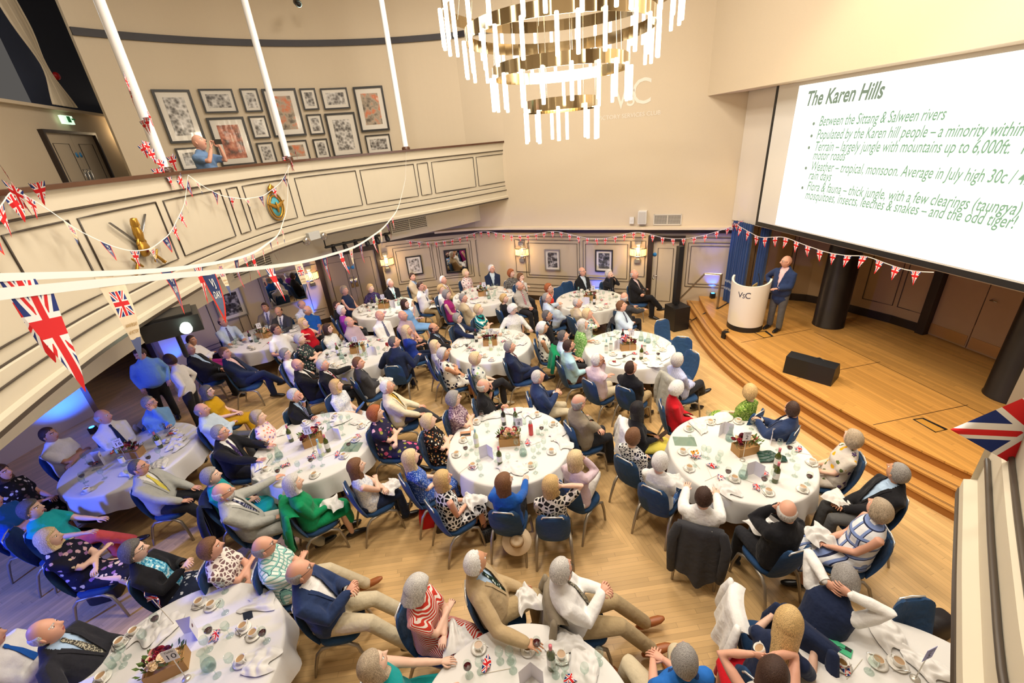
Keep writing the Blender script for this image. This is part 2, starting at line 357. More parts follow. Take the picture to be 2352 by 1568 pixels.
# doors in the back and curved walls
def door_leaf(name, c, d, w_, h, mat, frame=.14, hside=1, disc=True, n=1, z0=0., frmat=None):
    """hinged leaf in a dark frame; c: middle of the foot on the wall, d: direction along the wall (to the right seen from the hall)"""
    d = np.array([*d, 0.]); nrm = np.array([d[1], -d[0], 0]); R = np.stack([d, -nrm, [0, 0, 1]], 1); o = empty(name, (0, 0, 0)); o['kind'] = 'structure'
    W_ = w_ * n; g = G()
    for s in (-1, 1): g.box((s * (W_ / 2 + frame / 2), -.04, h / 2 + frame / 2), (frame, .14, h + frame))
    g.box((0, -.04, h + frame / 2), (W_, .14, frame)); g.xf(R, (*c, z0)); g.obj('door_frame', frmat or DKW, o, False)
    for k in range(n):
        x = (k - (n - 1) / 2) * w_; g = G(); g.box((x, -.015, h / 2), (w_ - .008, .06, h)); g.xf(R, (*c, z0)); lf = g.obj('door_panel', mat, o, False)
        g = G(); q = [(x - w_ * .30, .25), (x + w_ * .30, .25), (x + w_ * .30, h - .2), (x - w_ * .30, h - .2), (x - w_ * .30, .25), (x, .25)]
        g.tube([(a, -.048, b) for a, b in q], .009, 5); g.xf(R, (*c, z0)); g.obj('bead', BRONZE, lf)
        hx = x + hside * w_ * .42 * (1 if n == 1 else (1 if k == 0 else -1)); g = G()
        if n == 1: g.tube([(hx, -.045, 1.02), (hx, -.09, 1.02), (hx - hside * .11, -.09, 1.02)], .009, 6); g.lathe([(.025, 0), (.025, .01), (0, .011)], 12, (hx, -.045, .92), R=rot_x(math.pi / 2))
        else: g.box((hx, -.05, 1.15), (.09, .01, .34)); g.tube([(hx, -.05, 1.0), (hx, -.10, 1.02), (hx, -.10, 1.28), (hx, -.05, 1.3)], .011, 6)
        g.xf(R, (*c, z0)); g.obj('door_handle', M('steel', (200, 198, 192), .25, 1.), lf)
        if disc:
            g = G(); g.lathe([(0, .003), (.055, .003), (.055, 0)], 20, (hx, -.05, 1.62), R=rot_x(math.pi / 2)); g.xf(R, (*c, z0)); g.obj('fire_door_sign', M('sign_blue', (40, 130, 190), .5), lf)
    return o
dS = unit(BW1 - BW0); dm = (PY(1492, 548, BW0, BW1)[:2] + PY(1573, 547, BW0, BW1)[:2]) / 2
door_leaf('door_1', dm + np.array([-.012, -.024]), dS, .68, 2.0, PAPERD, hside=-1)
a0, a1 = cang(745, 650), cang(868, 600); am = (a0 + a1) / 2; pc = cpt(am, HR - .01)
dd = unit(cpt(a1) - cpt(a0)); door_leaf('door_2', cpt(am, HR - .06), dd, np.linalg.norm(cpt(a1) - cpt(a0)) / 2 - .05, 2.06, M('door_taupe', (140, 126, 112), .6), n=2)
# ---- stage: two curved steps and the platform
R1 = [(4.85, 11.75), (4.77, 10.74), (4.61, 9.85), (4.49, 8.93), (4.46, 8.14), (4.51, 7.4), (4.67, 6.53), (4.84, 5.8), (5.06, 4.87), (5.29, 4.23), (5.47, 3.81), (6.1, 2.5)]
TOP = [(5.42, 11.55), (5.12, 10.4), (4.97, 9.5), (4.90, 8.72), (4.92, 8.1), (4.99, 7.4), (5.10, 6.7), (5.25, 5.99), (5.43, 5.22), (5.66, 4.68), (5.88, 4.13), (6.5, 2.9)]
N1 = [(a[0] * .97 + b[0] * .03, a[1] * .97 + b[1] * .03) for a, b in zip(R1, TOP)]; N2 = [(a[0] * .52 + b[0] * .48, a[1] * .52 + b[1] * .48) for a, b in zip(R1, TOP)]
def smooth_plan(p, n=60):
    p = np.array(p, float); s = np.r_[0, np.cumsum(np.hypot(*np.diff(p, axis=0).T))]; q = np.linspace(0, s[-1], n)
    y = np.stack([np.interp(q, s, p[:, k]) for k in (0, 1)], 1)
    for _ in range(12): y[1:-1] = .25 * y[:-2] + .5 * y[1:-1] + .25 * y[2:]
    return y
S1, S2, S3 = smooth_plan(R1), smooth_plan(N2), smooth_plan(TOP)
BACKS = [(9.4, 2.9), (9.3, 12.2)]
def platform(edge, back, z0, z1, name, top, riser):
    e = edge; n = len(e); lip = e + np.array([-.02, 0]); g = G()
    b_ = back if back is not None else np.array([[9.6, y] for y in np.linspace(12.3, 2.6, n)])
    A = np.array([[(*p, z1) for p in lip], [(*p, z1) for p in b_]]); g.grid(A[:, ::-1], 0)
    g.grid(np.array([[(*p, z1 - .03) for p in lip], [(*p, z1) for p in lip]])[:, ::-1], 0); g.grid(np.array([[(*p, z1 - .03) for p in e], [(*p, z1 - .03) for p in lip]])[:, ::-1], 0)
    g.grid(np.array([[(*p, z0) for p in e], [(*p, z1 - .03) for p in e]])[:, ::-1], 1)
    o = g.obj(name, [top, riser], smooth=False); s_ = np.r_[0, np.cumsum(np.hypot(*np.diff(e, axis=0).T))]
    def fn(v, pi):
        k = np.argmin(((v[:, None, :2] - e[None]) ** 2).sum(2), 1); d = np.hypot(*(v[:, :2] - e[k]).T); return np.stack([s_[k], np.where(np.array([p.material_index for p in o.data.polygons])[pi] == 1, v[:, 2] + .02, d + .03)], 1)
    uvmesh(o, fn); return struct(o)
platform(S1, S2 + np.array([.35, 0]), 0, .15, 'floor_step_1', OAKT, OAKR); platform(S2, S3 + np.array([.35, 0]), .15, .30, 'floor_step_2', OAKT, OAKR)
platform(S3, None, .30, .45, 'floor_stage', OAKS, OAKR)
o = bpy.data.objects['floor_stage']; me = o.data; uvl = me.uv_layers[0]
for p in me.polygons:      # stage boards run straight, parallel to the screen
    if p.material_index == 0:
        for li in p.loop_indices: v = me.vertices[me.loops[li].vertex_index].co; uvl.data[li].uv = (v.x * -.156 + v.y * .988, v.x * .988 + v.y * .156)
GROOVE = M('groove', (70, 44, 22), .6)
def strip_on(z, pts, wd, name, mat):
    g = G(); p = [np.array(q, float) for q in pts]
    for a, b_ in zip(p[:-1], p[1:]): d = unit(b_ - a); n_ = np.array([-d[1], d[0]]) * wd / 2; g.add([(*(a + n_), z), (*(a - n_), z), (*(b_ - n_), z), (*(b_ + n_), z)], [(0, 1, 2, 3)])
    return struct(g.obj(name, mat))
for p0_, p1_ in (((5.0, 8.41), (6.78, 8.76)), ((6.74, 8.61), (7.23, 5.0)), ((5.2, 6.80), (7.02, 7.12)), ((5.45, 5.32), (7.2, 5.60))): strip_on(.4515, (p0_, p1_), .012, 'trim_5', GROOVE)
for e_, z_ in ((S1, .1515), (S2, .3015)):
    for dx in (.05, .075): strip_on(z_, [(x + dx, y) for x, y in e_], .010, 'trim_6', GROOVE)
# back of the stage
SB = [(6.02, 11.16), (7.44, 10.58), (7.72, 10.40), (7.95, 10.08), (8.24, 9.42), (8.55, 8.75), (8.72, 8.18)]
wall_strip(SB, 0, 9.6, 'wall_stage', STAGEP, .15); struct(band(SB, .45, .63, .03, 'baseboard_stage', DKW))
DW = [(8.80, 8.14), (8.98, 6.72), (9.25, 4.6)]; wall_strip([(8.72, 8.18)] + DW + [(9.5, 2.6)], 0, 9.6, 'wall_stage_right', STAGEP, .15)
g = G(); g.box((8.70, 8.12, 2.0), (.16, .16, 3.2), rz=.2); struct(g.obj('trim_7', DKW, smooth=False))
def stage_panel(a, b_, z0, z1):
    a = np.array(a); b_ = np.array(b_); d = unit(b_ - a); n_ = np.array([d[1], -d[0]]) * .012; L = np.linalg.norm(b_ - a)
    q = [(0, z0), (L, z0), (L, z1), (0, z1), (0, z0), (L * .5, z0)]; bead([np.array([*(a + d * s + n_), z]) for s, z in q], name='trim_8')
stage_panel((6.5, 10.96), (7.36, 10.61), .85, 2.4); stage_panel((6.58, 10.93), (7.28, 10.64), .93, 2.3); stage_panel((8.28, 9.33), (8.53, 8.79), .85, 2.6); stage_panel((8.57, 8.70), (8.70, 8.24), .85, 2.6)
stage_panel((8.83, 7.95), (8.90, 7.35), .95, 2.55); stage_panel((8.945, 6.98), (9.02, 6.3), .95, 2.55)
dd = unit(np.array([8.98, 6.72]) - np.array([8.80, 8.14])); dn = np.array([dd[1], -dd[0]])
o = empty('door_3', (0, 0, 0)); o['kind'] = 'structure'
for k, (s0, s1) in enumerate(((.04, .80), (.81, 1.57))):
    g = G(); a = np.array([8.80, 8.14]) + dd * s0; b_ = np.array([8.80, 8.14]) + dd * s1; g.box((*((a + b_) / 2 + dn * .012), 1.5), (s1 - s0 - .006, .035, 2.08), rz=math.atan2(dd[1], dd[0])); lf = g.obj('door_panel', M('stage_door', (184, 152, 116), .6, var=.03, bs=60), o, False)
    g = G(); g.box((*((a + b_) / 2 + dn * .035), .60), (s1 - s0 - .05, .008, .22), rz=math.atan2(dd[1], dd[0])); g.obj('kick_plate', M('kick_plate', (196, 150, 96), .35, .3), lf, False)
    if k: g = G(); q = a + dd * .10 + dn * .03; g.tube([(*q, 1.5), (*(q + dn * .05), 1.5), (*(q + dn * .05 + dd * .11), 1.5)], .010, 6); g.obj('door_handle', M('steel', (200, 198, 192), .25, 1.), lf)
# black columns on the stage
for (cx, cy) in ((7.27, 8.93), (7.98, 5.72)):
    g = G(); g.lathe([(.31, .45), (.31, .47), (.30, .48), (.30, 5.4)], 36, (cx, cy, 0)); struct(g.obj('column_stage', M('column_bronze', (46, 38, 32), .30, .25, var=.25, bs=12)))
# wall over the stage opening and the deep fascia in front of it
SA = np.array([5.9, 10.9]); SD = np.array([-math.sin(math.radians(-7.37)), 0]); SD = np.array([.1283, -.9917])     # along the stage opening, towards the camera side
def sp(s, z, out=0.): n_ = np.array([-.9917, -.1283]); p = SA + SD * s + n_ * out; return np.array([*p, z])
g = G(); R = np.array([[SD[0], -SD[1], 0], [SD[1], SD[0], 0], [0, 0, 1]])
g.box((*(SA + SD * 4.3 + np.array([.10, .01])), 5.9), (9.2, .12, 6.7), rz=math.atan2(SD[1], SD[0])); struct(g.obj('wall_proscenium', WHITEW, smooth=False))
g = G(); g.box((*(SA + SD * 4.0 + np.array([-.36, -.05])), 7.55), (9.6, .64, 4.25), rz=math.atan2(SD[1], SD[0])); struct(g.obj('wall_fascia', WALL, smooth=False))
# ---- gallery: curved panelled front, rail, floor and the drop below it
LIP = [(2.6, 16.2), (1.4, 14.9), (.49, 14.08), (-.72, 12.97), (-1.66, 12.18), (-3.07, 11.10), (-3.66, 10.55), (-4.05, 10.14), (-4.30, 9.7), (-4.55, 8.9), (-4.64, 7.74), (-4.60, 6.6), (-4.48, 5.53), (-4.27, 4.26), (-3.97, 3.22), (-3.60, 2.2), (-3.1, 1.2), (-2.4, .2), (-1.6, -.5), (-.6, -.75), (.3, -.45), (1.25, .66), (1.62, 1.04), (2.03, 1.45)]
def respl(p, n, it=3):
    p = np.array(p, float); s = np.r_[0, np.cumsum(np.hypot(*np.diff(p, axis=0).T))]; q = np.linspace(0, s[-1], n); y = np.stack([np.interp(q, s, p[:, k]) for k in (0, 1)], 1)
    for _ in range(it): y[1:-1] = .25 * y[:-2] + .5 * y[1:-1] + .25 * y[2:]
    return y
iL = 21
GL = respl(LIP[2:21], 150, 6); GRt = respl(LIP[20:24], 40, 2)
def normals(p): d = np.gradient(p, axis=0); d /= np.hypot(*d.T)[:, None]; return np.stack([d[:, 1], -d[:, 0]], 1)     # points away from the hall for GL order
for nm, GP in (('left', GL), ('right', GRt)):
    nr = normals(GP); sg = -1 if ((GP + nr * .1 - np.array([0, 6])) ** 2).sum() < ((GP - nr * .1 - np.array([0, 6])) ** 2).sum() else 1; nr = nr * sg
    prof = [(.00, 3.25), (-.02, 3.25), (-.02, 3.31), (.02, 3.33), (.02, 3.58), (.05, 3.60), (.05, 4.58), (.02, 4.60), (.02, 4.80), (.30, 4.80), (.30, 3.7), (4.6 if nm == 'left' else 2.0, 3.7)]
    g = G(); g.grid(np.array([[(*(p + n_ * o_), z) for p, n_ in zip(GP, nr)] for o_, z in prof])); struct(g.obj('wall_gallery_' + nm, CREAM, smooth=False))
    g = G(); g.grid(np.array([[(*(p + n_ * o_), z) for p, n_ in zip(GP, nr)] for o_, z in [(-.03, 4.79), (-.03, 4.835), (.33, 4.835), (.33, 4.79), (-.03, 4.79)]])); struct(g.obj('trim_handrail_' + nm, MAHOG, smooth=False))
    g = G(); g.grid(np.array([[(*(p + n_ * o_), z) for p, n_ in zip(GP, nr)] for o_, z in [(-.025, 3.22), (-.025, 3.255), (.06, 3.255), (.06, 3.22), (-.025, 3.22)]])); struct(g.obj('trim_lip_' + nm, BRONZE, smooth=False))
    for zz, o_ in ((3.60, .045), (3.48, .014), (4.585, .03)):
        g = G(); g.tube([np.array([*(p + n_ * (o_ - .004)), zz]) for p, n_ in zip(GP[::2], nr[::2])], .011, 5); struct(g.obj('trim_bead_' + nm, BRONZE))
    g = G(); d_ = .85 if nm == 'left' else .6
    g.grid(np.array([[(*(p + n_ * o_), z) for p, n_ in zip(GP, nr)] for o_, z in [(.0, 3.23), (d_, 3.23), (d_, 2.60), (d_ + (4.2 if nm == 'left' else 1.5), 2.60)]])); struct(g.obj('ceiling_soffit_' + nm, M('soffit_paint', (214, 204, 184), .75, var=.02, bs=30), smooth=False))
NRM = normals(GL); NRM = NRM * (-1 if ((GL[70] + NRM[70] - np.array([0, 6])) ** 2).sum() < ((GL[70] - NRM[70] - np.array([0, 6])) ** 2).sum() else 1)
GS = np.r_[0, np.cumsum(np.hypot(*np.diff(GL, axis=0).T))]
def on_front(px, py, z):             # distance along the gallery front where the photo shows height z
    p = P(px, py, z)[:2]; k = int(np.argmin(((GL - p) ** 2).sum(1))); return GS[k]
def front_at(px):                     # by picture column: first crossing of the front
    best = None
    for k in range(len(GL) - 1):
        for py in (560,):
            pass
    return best
def gfront(s, z, out=.04): p = np.array([np.interp(s, GS, GL[:, 0]), np.interp(s, GS, GL[:, 1])]); n_ = np.array([np.interp(s, GS, NRM[:, 0]), np.interp(s, GS, NRM[:, 1])]); return np.array([*(p + n_ * out), z])
def cross(px, py):                    # ray against the gallery front (plan)
    r = ray(px, py)[:2]
    for k in range(len(GL) - 1):
        a, b_ = GL[k], GL[k + 1]; m = np.stack([r, -(b_ - a)], 1)
        if abs(np.linalg.det(m)) < 1e-9: continue
        t, u = np.linalg.solve(m, a)
        if 0 <= u <= 1 and t > 0: return GS[k] + u * (GS[k + 1] - GS[k]), CAMP + ray(px, py) * t
    return None
GP_ = []
for xa, ya, xb, yb in ((1096, 366, 1166, 356), (993, 376, 1089, 366), (960, 380, 984, 378), (829, 395, 952, 382), (680, 412, 819, 397), (562, 430, 664, 416), (526, 437, 550, 433), (382, 461, 512, 439), (188, 500, 366, 467), (20, 542, 166, 505)):
    ca, cb = cross(xa, ya), cross(xb, yb)
    if ca and cb: GP_.append((ca[0], cb[0]))
GP_.append((GP_[-1][1] + 2.2, GP_[-1][1] + .35)) if False else None
last = max(max(a, b_) for a, b_ in GP_)
for k in range(4): GP_.append((last + .25 + k * 1.6, last + 1.6 + k * 1.6))
for a, b_ in GP_:
    a, b_ = min(a, b_), max(a, b_); n = max(2, int((b_ - a) / .25)); ss = np.linspace(a, b_, n + 1)
    bead([gfront(s, 4.49) for s in ss] + [gfront(s, 3.72) for s in ss[::-1]] + [gfront(a, 4.49), gfront(ss[1], 4.49)], .010, name='trim_panel')
wall_strip([(7.72, 5.2), (7.95, 4.95), (9.4, 4.4)], .45, 9.4, 'wall_stage_side', WHITEW, .12)
e0 = GRt[-1]; e1 = e0 + (lambda d: np.array([d[1], -d[0]]))(unit(GRt[-1] - GRt[-4])) * 1.9; g = G(); g.add([(*e0, 3.25), (*e1, 3.25), (*e1, 4.8), (*e0, 4.8)], [(0, 1, 2, 3)]); struct(g.obj('wall_gallery_end', CREAM, smooth=False))
GRn = normals(GRt); GRn = GRn * (-1 if ((GRt[20] + GRn[20] - np.array([0, 6])) ** 2).sum() < ((GRt[20] - GRn[20] - np.array([0, 6])) ** 2).sum() else 1)
# rooms behind the gallery at the far side: lobby with double doors, blue pier
L0, L1 = np.array([-9.15, 9.9]), np.array([-9.84, 12.2]); ld = unit(L1 - L0); ln = np.array([ld[1], -ld[0]])
def lob(s): return L0 + ld * s
wall_strip([lob(-4.5), lob(4.0)], 3.7, 6.27, 'wall_lobby', WALLP, .12)
wall_strip([lob(-4.5) + np.array([-1.4, 0]), lob(1.05) + np.array([-1.4, 0])], 6.2, 9.6, 'wall_lobby_upper', WALL, .1)
g = G(); g.box((*(lob(-.3) + np.array([-.7, 0])), 6.24), (9, 1.6, .06), rz=math.atan2(ld[1], ld[0])); struct(g.obj('ceiling_lobby', WALLP, smooth=False))
door_leaf('door_4', lob(1.28) + ln * -.02, -ld * -1, 1.0, 2.05, M('lobby_door', (176, 160, 136), .6), n=2, z0=3.7, frame=.06)
pa, pb = PY(30, 0, L0, L1), PY(128, 0, L0, L1); wall_strip([lob(1.55) + ln * .0, lob(3.45)], 6.27, 9.6, 'wall_pier', NAVYP, .5)
# ------------------------------------------------------------------ fittings of the hall
STEEL = MC['steel']; BLK = M('black_plastic', (26, 26, 28), .45); GOLD = M('polished_gold', (206, 190, 158), .10, 1.); GILT = M('gilt', (190, 146, 62), .3, .8); WHT = M('white_plastic', (226, 224, 218), .45)
FRAMEB = M('picture_frame_black', (34, 32, 30), .35); FRAMES = M('picture_frame_silver', (170, 164, 154), .3, .6); MATB = M('mount_board', (226, 220, 208), .12, coat=1.); MIRROR = M('mirror_glass', (200, 200, 200), .02, 1.)
def Rwall(n_): n_ = np.array([n_[0], n_[1], 0]); return np.stack([np.array([-n_[1], n_[0], 0]), n_, [0, 0, 1]], 1)      # x along the wall, y out of it
# chandelier: four polished rings hung with lit bubble-glass rods
AX = DY(1286, 159, 7.0); CHX, CHY = AX[0], AX[1]; CHZ = [DY(1288, 241, 7.)[2], DY(1286, 158, 7.)[2], DY(1283, 70, 7.)[2], DY(1280, -2, 7.)[2]]
m, t, b = newmat('lit_bubble_glass'); v = t.obj(); n = t.voro(v, 60); b.inputs['Base Color'].default_value = (.9, .85, .75, 1); b.inputs['Roughness'].default_value = .1
t.put(b.inputs['Emission Color'], t.mix(t.math('LESS_THAN', n, .33), (1, .90, .70), (1, .74, .42))); b.inputs['Emission Strength'].default_value = 3.4; m.cycles.emission_sampling = 'NONE'; ROD = m
ch = empty('chandelier', (CHX, CHY, CHZ[0]), 0, 'tiered gold ring chandelier with glowing bubble glass rods hanging over the hall', 'chandelier')
rodme = None
for k, (R_, nrod) in enumerate(((.49, 11), (.93, 19), (1.26, 25), (1.52, 31))):
    z = CHZ[k] - CHZ[0]; g = G(); g.lathe([(R_ - .004, z - .075), (R_ + .004, z - .075), (R_ + .004, z + .075), (R_ - .004, z + .075), (R_ - .004, z - .075)], 64); rg = g.obj('ring', GOLD, ch, False)
    for i in range(nrod):
        a = 2 * math.pi * (i + .3 * (k % 2) + RNG.uniform(-.22, .22)) / nrod; zo = z - RNG.uniform(.02, .06); L = .42
        if rodme is None:
            q = G(); q.lathe([(0, 0), (.020, 0), (.0255, -.01), (.0255, -L + .01), (.020, -L), (0, -L)], 12); rodme = q.mesh('glass_rod', ROD)
        r_ = bpy.data.objects.new('glass_rod', rodme); C.objects.link(r_); r_.parent = rg; r_.location = (math.cos(a) * (R_ + .03), math.sin(a) * (R_ + .03), zo)
    for i in range(6): a = math.pi * i / 3 + .2 * k; g = G(); g.tube([(math.cos(a) * R_, math.sin(a) * R_, z), (math.cos(a) * min(R_, .7), math.sin(a) * min(R_, .7), 9.5 - CHZ[0])], .003, 4); g.obj('suspension_wire', STEEL, rg)
light('chandelier_glow', 'POINT', (CHX, CHY, CHZ[1]), 260, (1, .84, .62), .55)
# wall sconces: gathered glass rods in a half drum between metal rims
SCG = M('sconce_glass', (255, 214, 150), .3, emit=(255, 186, 96), es=2.6); SCG.cycles.emission_sampling = 'NONE'
def sconce(p, nrm, lab, e=16):
    R = Rwall(nrm); o = empty('wall_sconce', (*p,), 0, lab, 'wall light', None); o.matrix_world = Matrix(np.r_[np.c_[R, p], [[0, 0, 0, 1]]].tolist())
    g = G(); g.box((0, .02, .0), (.10, .03, .62)); g.obj('back_plate', STEEL, o, False); a = np.linspace(0, math.pi, 15)
    for z in (-.11, .11): g = G(); g.tube([(.23 * math.cos(q), .02 + .13 * math.sin(q), z) for q in a], (.006, .018), 6); g.obj('rim', STEEL, o)
    g = G()
    for q in a: g.tube([(.215 * math.cos(q), .02 + .12 * math.sin(q), -.10), (.215 * math.cos(q), .02 + .12 * math.sin(q), .10)], .012, 6)
    g.obj('glass_shade', SCG, o)
    for z in (-.26, .26): g = G(); g.box((0, .05, z), (.16, .07, .10)); g.obj('bracket_box', STEEL, o, False)
    q = np.array(p) + np.array([*nrm, 0]) * .34; light('sconce_glow', 'POINT', q, e, (1, .66, .30), .10)
NS = np.array([dS[1], -dS[0]])
for px, py, lab in ((1466, 577, 'glass rod wall sconce between the last framed picture and the single door'), (1200, 577, 'glass rod wall sconce between the crowd picture and the card players picture')):
    q = PY(px, py, BW0, BW1); sconce(q + np.array([*NS * .03, 0]), NS, lab)
for px, py, lab in ((887, 600, 'glass rod wall sconce beside the frame of the taupe double doors'), (712, 633, 'glass rod wall sconce on the blue-lit panel by the mirror')):
    q = PC(px, py, HR - .03); sconce(q, unit(HC - q[:2]), lab)
# framed pictures
def printmat(name, kind, seed):
    if name in MC: return MC[name]
    m, t, b = newmat(name); v = t.obj(); mp = t.node('ShaderNodeMapping'); t.l.new(v, mp.inputs[0]); mp.inputs[1].default_value = (seed * 3.1, seed * 1.7, seed); v = mp.outputs[0]
    n = t.noise(v, 6, 5.); d = t.voro(v, 14)
    if kind == 'bw': r = t.ramp(t.math('ADD', t.math('MULTIPLY', n, .7), t.math('MULTIPLY', d, .45)), [(.30, (.02, .02, .02)), (.48, (.16, .15, .14)), (.62, (.42, .40, .37)), (.8, (.75, .72, .68))])
    elif kind == 'dark': r = t.ramp(t.math('ADD', n, t.math('MULTIPLY', d, .3)), [(.45, (.006, .006, .008)), (.66, (.07, .07, .08)), (.8, (.45, .44, .44))])
    elif kind == 'red': r = t.ramp(n, [(.35, (.08, .03, .02)), (.5, (.40, .11, .06)), (.62, (.62, .24, .14)), (.8, (.66, .52, .40))])
    else: r = t.ramp(n, [(.35, (.10, .08, .06)), (.5, (.42, .34, .25)), (.65, (.62, .16, .06)), (.8, (.80, .72, .60))])
    t.put(b.inputs['Base Color'], r); b.inputs['Roughness'].default_value = .25; b.inputs['Coat Weight'].default_value = 1.; b.inputs['Coat Roughness'].default_value = .02; MC[name] = m; return m
def picture(p, nrm, w_, h_, lab, kind='bw', seed=1, fw=.045, mount=.16, fr=None, tilt=0., mirror=False):
    R = Rwall(nrm); o = empty('wall_mirror' if mirror else 'framed_picture', (0, 0, 0), 0, lab, 'mirror' if mirror else 'picture', None if mirror else 'pictures on the hall walls'); o.matrix_world = Matrix(np.r_[np.c_[R, p], [[0, 0, 0, 1]]].tolist())
    g = G()
    for s in (-1, 1): g.box((s * (w_ / 2 - fw / 2), .02, 0), (fw, .045, h_)); g.box((0, .02, s * (h_ / 2 - fw / 2)), (w_ - 2 * fw, .045, fw))
    g.obj('frame', fr or FRAMEB, o, False)
    if mirror: g = G(); g.box((0, .012, 0), (w_ - fw, .01, h_ - fw)); g.obj('mirror_glass', MIRROR, o, False); return
    g = G(); g.box((0, .010, 0), (w_ - fw, .012, h_ - fw)); g.obj('mount', MATB, o, False)
    q = min(w_, h_) * mount; g = G(); g.box((0, .018, 0), (w_ - 2 * fw - 2 * q, .006, h_ - 2 * fw - 2 * q)); g.obj('print', printmat('print_%s_%d' % (kind, seed), kind, seed), o, False)
UP = [((344, 207), (436.5, 205), (470.6, 326), (393, 330), 'bw', 'tall black framed portrait print, the largest at the end by the flag-wrapped pole'), ((453.7, 205), (531.4, 204), (547.6, 258), (472, 261), 'bw', 'landscape framed print of a crowd above the red-toned picture'), ((548, 203.6), (589.7, 203.6), (604, 256.5), (565, 258), 'bw', 'small upright print at the top between the crowd print and the pole'),
      ((471, 271), (558, 268), (590.5, 379), (509.6, 381), 'red', 'large red-toned framed print behind the man filming on the gallery'), ((568, 267), (608, 266), (622.5, 317), (584, 319), 'bw', 'small upright print just beside the large red-toned picture, middle of its column'), ((398, 341), (470, 336.5), (479, 387), (421, 392.5), 'bw', 'pale landscape print low on the gallery wall behind the man filming'),
      ((586, 328.5), (625.4, 326), (638, 374), (602, 377), 'bw', 'small upright print at the foot of its column beside the red-toned picture'), ((599, 204), (677.7, 203.3), (704.7, 312), (630, 315), 'col', 'large brown-toned print crossed by the middle white pole'), ((686.8, 203.3), (723, 203), (734, 252.4), (698.6, 253), 'bw', 'small upright print of a boat at the top beyond the middle pole'),
      ((734, 203), (796, 201.6), (805.4, 249.5), (745.7, 252), 'bw', 'landscape print at the top beside the red tunic picture'), ((702, 263), (736.6, 261.8), (747.4, 308.4), (713.3, 310), 'bw', 'small upright print in the middle of the column under the boat print'), ((744, 260.5), (813.7, 257.8), (833.6, 356), (767.8, 361.7), 'bw', 'large grey crowd print with a wide white mount'),
      ((639, 325.3), (702.8, 320.7), (714.5, 367.3), (652.4, 372), 'col', 'landscape print low on the wall at the foot of the middle pole'), ((716.8, 319.5), (750, 318), (761, 363), (727.8, 365.4), 'bw', 'small upright print at the foot of the column under the boat print'), ((809.6, 200), (878.3, 197), (895.5, 299.6), (830.4, 302.8), 'col', 'tall colour print of a soldier in a red tunic'),
      ((837, 311.8), (894.3, 306.4), (901.6, 350), (846.4, 355), 'bw', 'landscape print of three people beneath the red tunic picture')]
for k, (tl, tr, br, bl, kind, lab) in enumerate(UP):
    q = [PC(*x, HR - .02) for x in (tl, tr, br, bl)]; c = sum(q) / 4; w_ = (np.hypot(*(q[1] - q[0])[:2]) + np.hypot(*(q[2] - q[3])[:2])) / 2; h_ = (q[0][2] - q[3][2] + q[1][2] - q[2][2]) / 2
    a = caz(c); c2 = np.array([*cpt(a, math.sqrt(max(HR ** 2 - (w_ / 2) ** 2, 1)) - .03), c[2]]); picture(c2, unit(HC - c2[:2]), w_, h_, lab, kind, k + 1, fw=.035 if min(w_, h_) < .6 else .05, mount=.15, fr=FRAMEB)
for px, py, w_, h_, kind, seed, lab, curved in ((952, 609, .50, .62, 'bw', 21, 'black and white vehicle print nearest the double doors on the panelled wall', 1), (1143, 594, .50, .64, 'bw', 22, 'black and white crowd print in a black frame above the man in the navy suit', 1), (1270, 596, .50, .66, 'dark', 23, 'framed print of card players between the two sconces', 0), (1388, 598, .52, .66, 'dark', 24, 'framed print with a blue-white mount beside the sconce by the door', 0), (528, 698, .72, .84, 'dark', 25, 'large dark print in a silver frame on the shadowed curved wall', 1)):
    if curved: q = PC(px, py, HR - .05); nr_ = unit(HC - q[:2])
    else: q = PY(px, py, BW0, BW1) + np.array([*NS * .03, 0]); nr_ = NS
    picture(q, nr_, w_, h_, lab.replace('nearest', 'next to'), kind, seed, fr=FRAMES if seed in (25, 23) else FRAMEB, fw=.035, mount=.12)
q = PC(1048, 599, HR - .05); picture(q, unit(HC - q[:2]), .74, .78, 'black framed mirror showing reflected guests between two pictures', fw=.05, mirror=True)
q = PC(655, 662, HR - .10); picture(q, unit(HC - q[:2]), 1.05, .95, 'wide mirror on the curved wall reflecting a red dress', fw=.03, mirror=True, fr=FRAMES)
# pale monogram and club name on the upper wall
PALE = M('pale_lettering', (236, 228, 214), .7)
q = PY(1450, 247, BW0, BW1) + np.array([*NS * .006, 0]); g = G(); R = Rwall(NS)
for s, dx, sc, dz in (('V', -.26, 1.0, 0.), ('S', -.02, .72, .04), ('C', .24, 1.05, .06)): V, F = text_geo(s, .78 * sc, align='CENTER'); g.add(np.c_[V[:, 0] * (.9 if s != 'V' else .8) + dx, V[:, 2] * 0, V[:, 1] + dz] @ R.T + q, F)
mono = g.obj('wall_monogram', PALE, smooth=False); tag(mono, 'pale interlaced monogram and club name high on the end wall', 'wall sign')
q2 = PY(1443, 270, BW0, BW1) + np.array([*NS * .006, 0]); V, F = text_geo('VICTORY SERVICES CLUB', .14, align='CENTER'); g = G(); g.add(np.c_[V[:, 0], V[:, 2] * 0, V[:, 1]] @ R.T + q2, F); g.obj('club_name', PALE, mono, False)
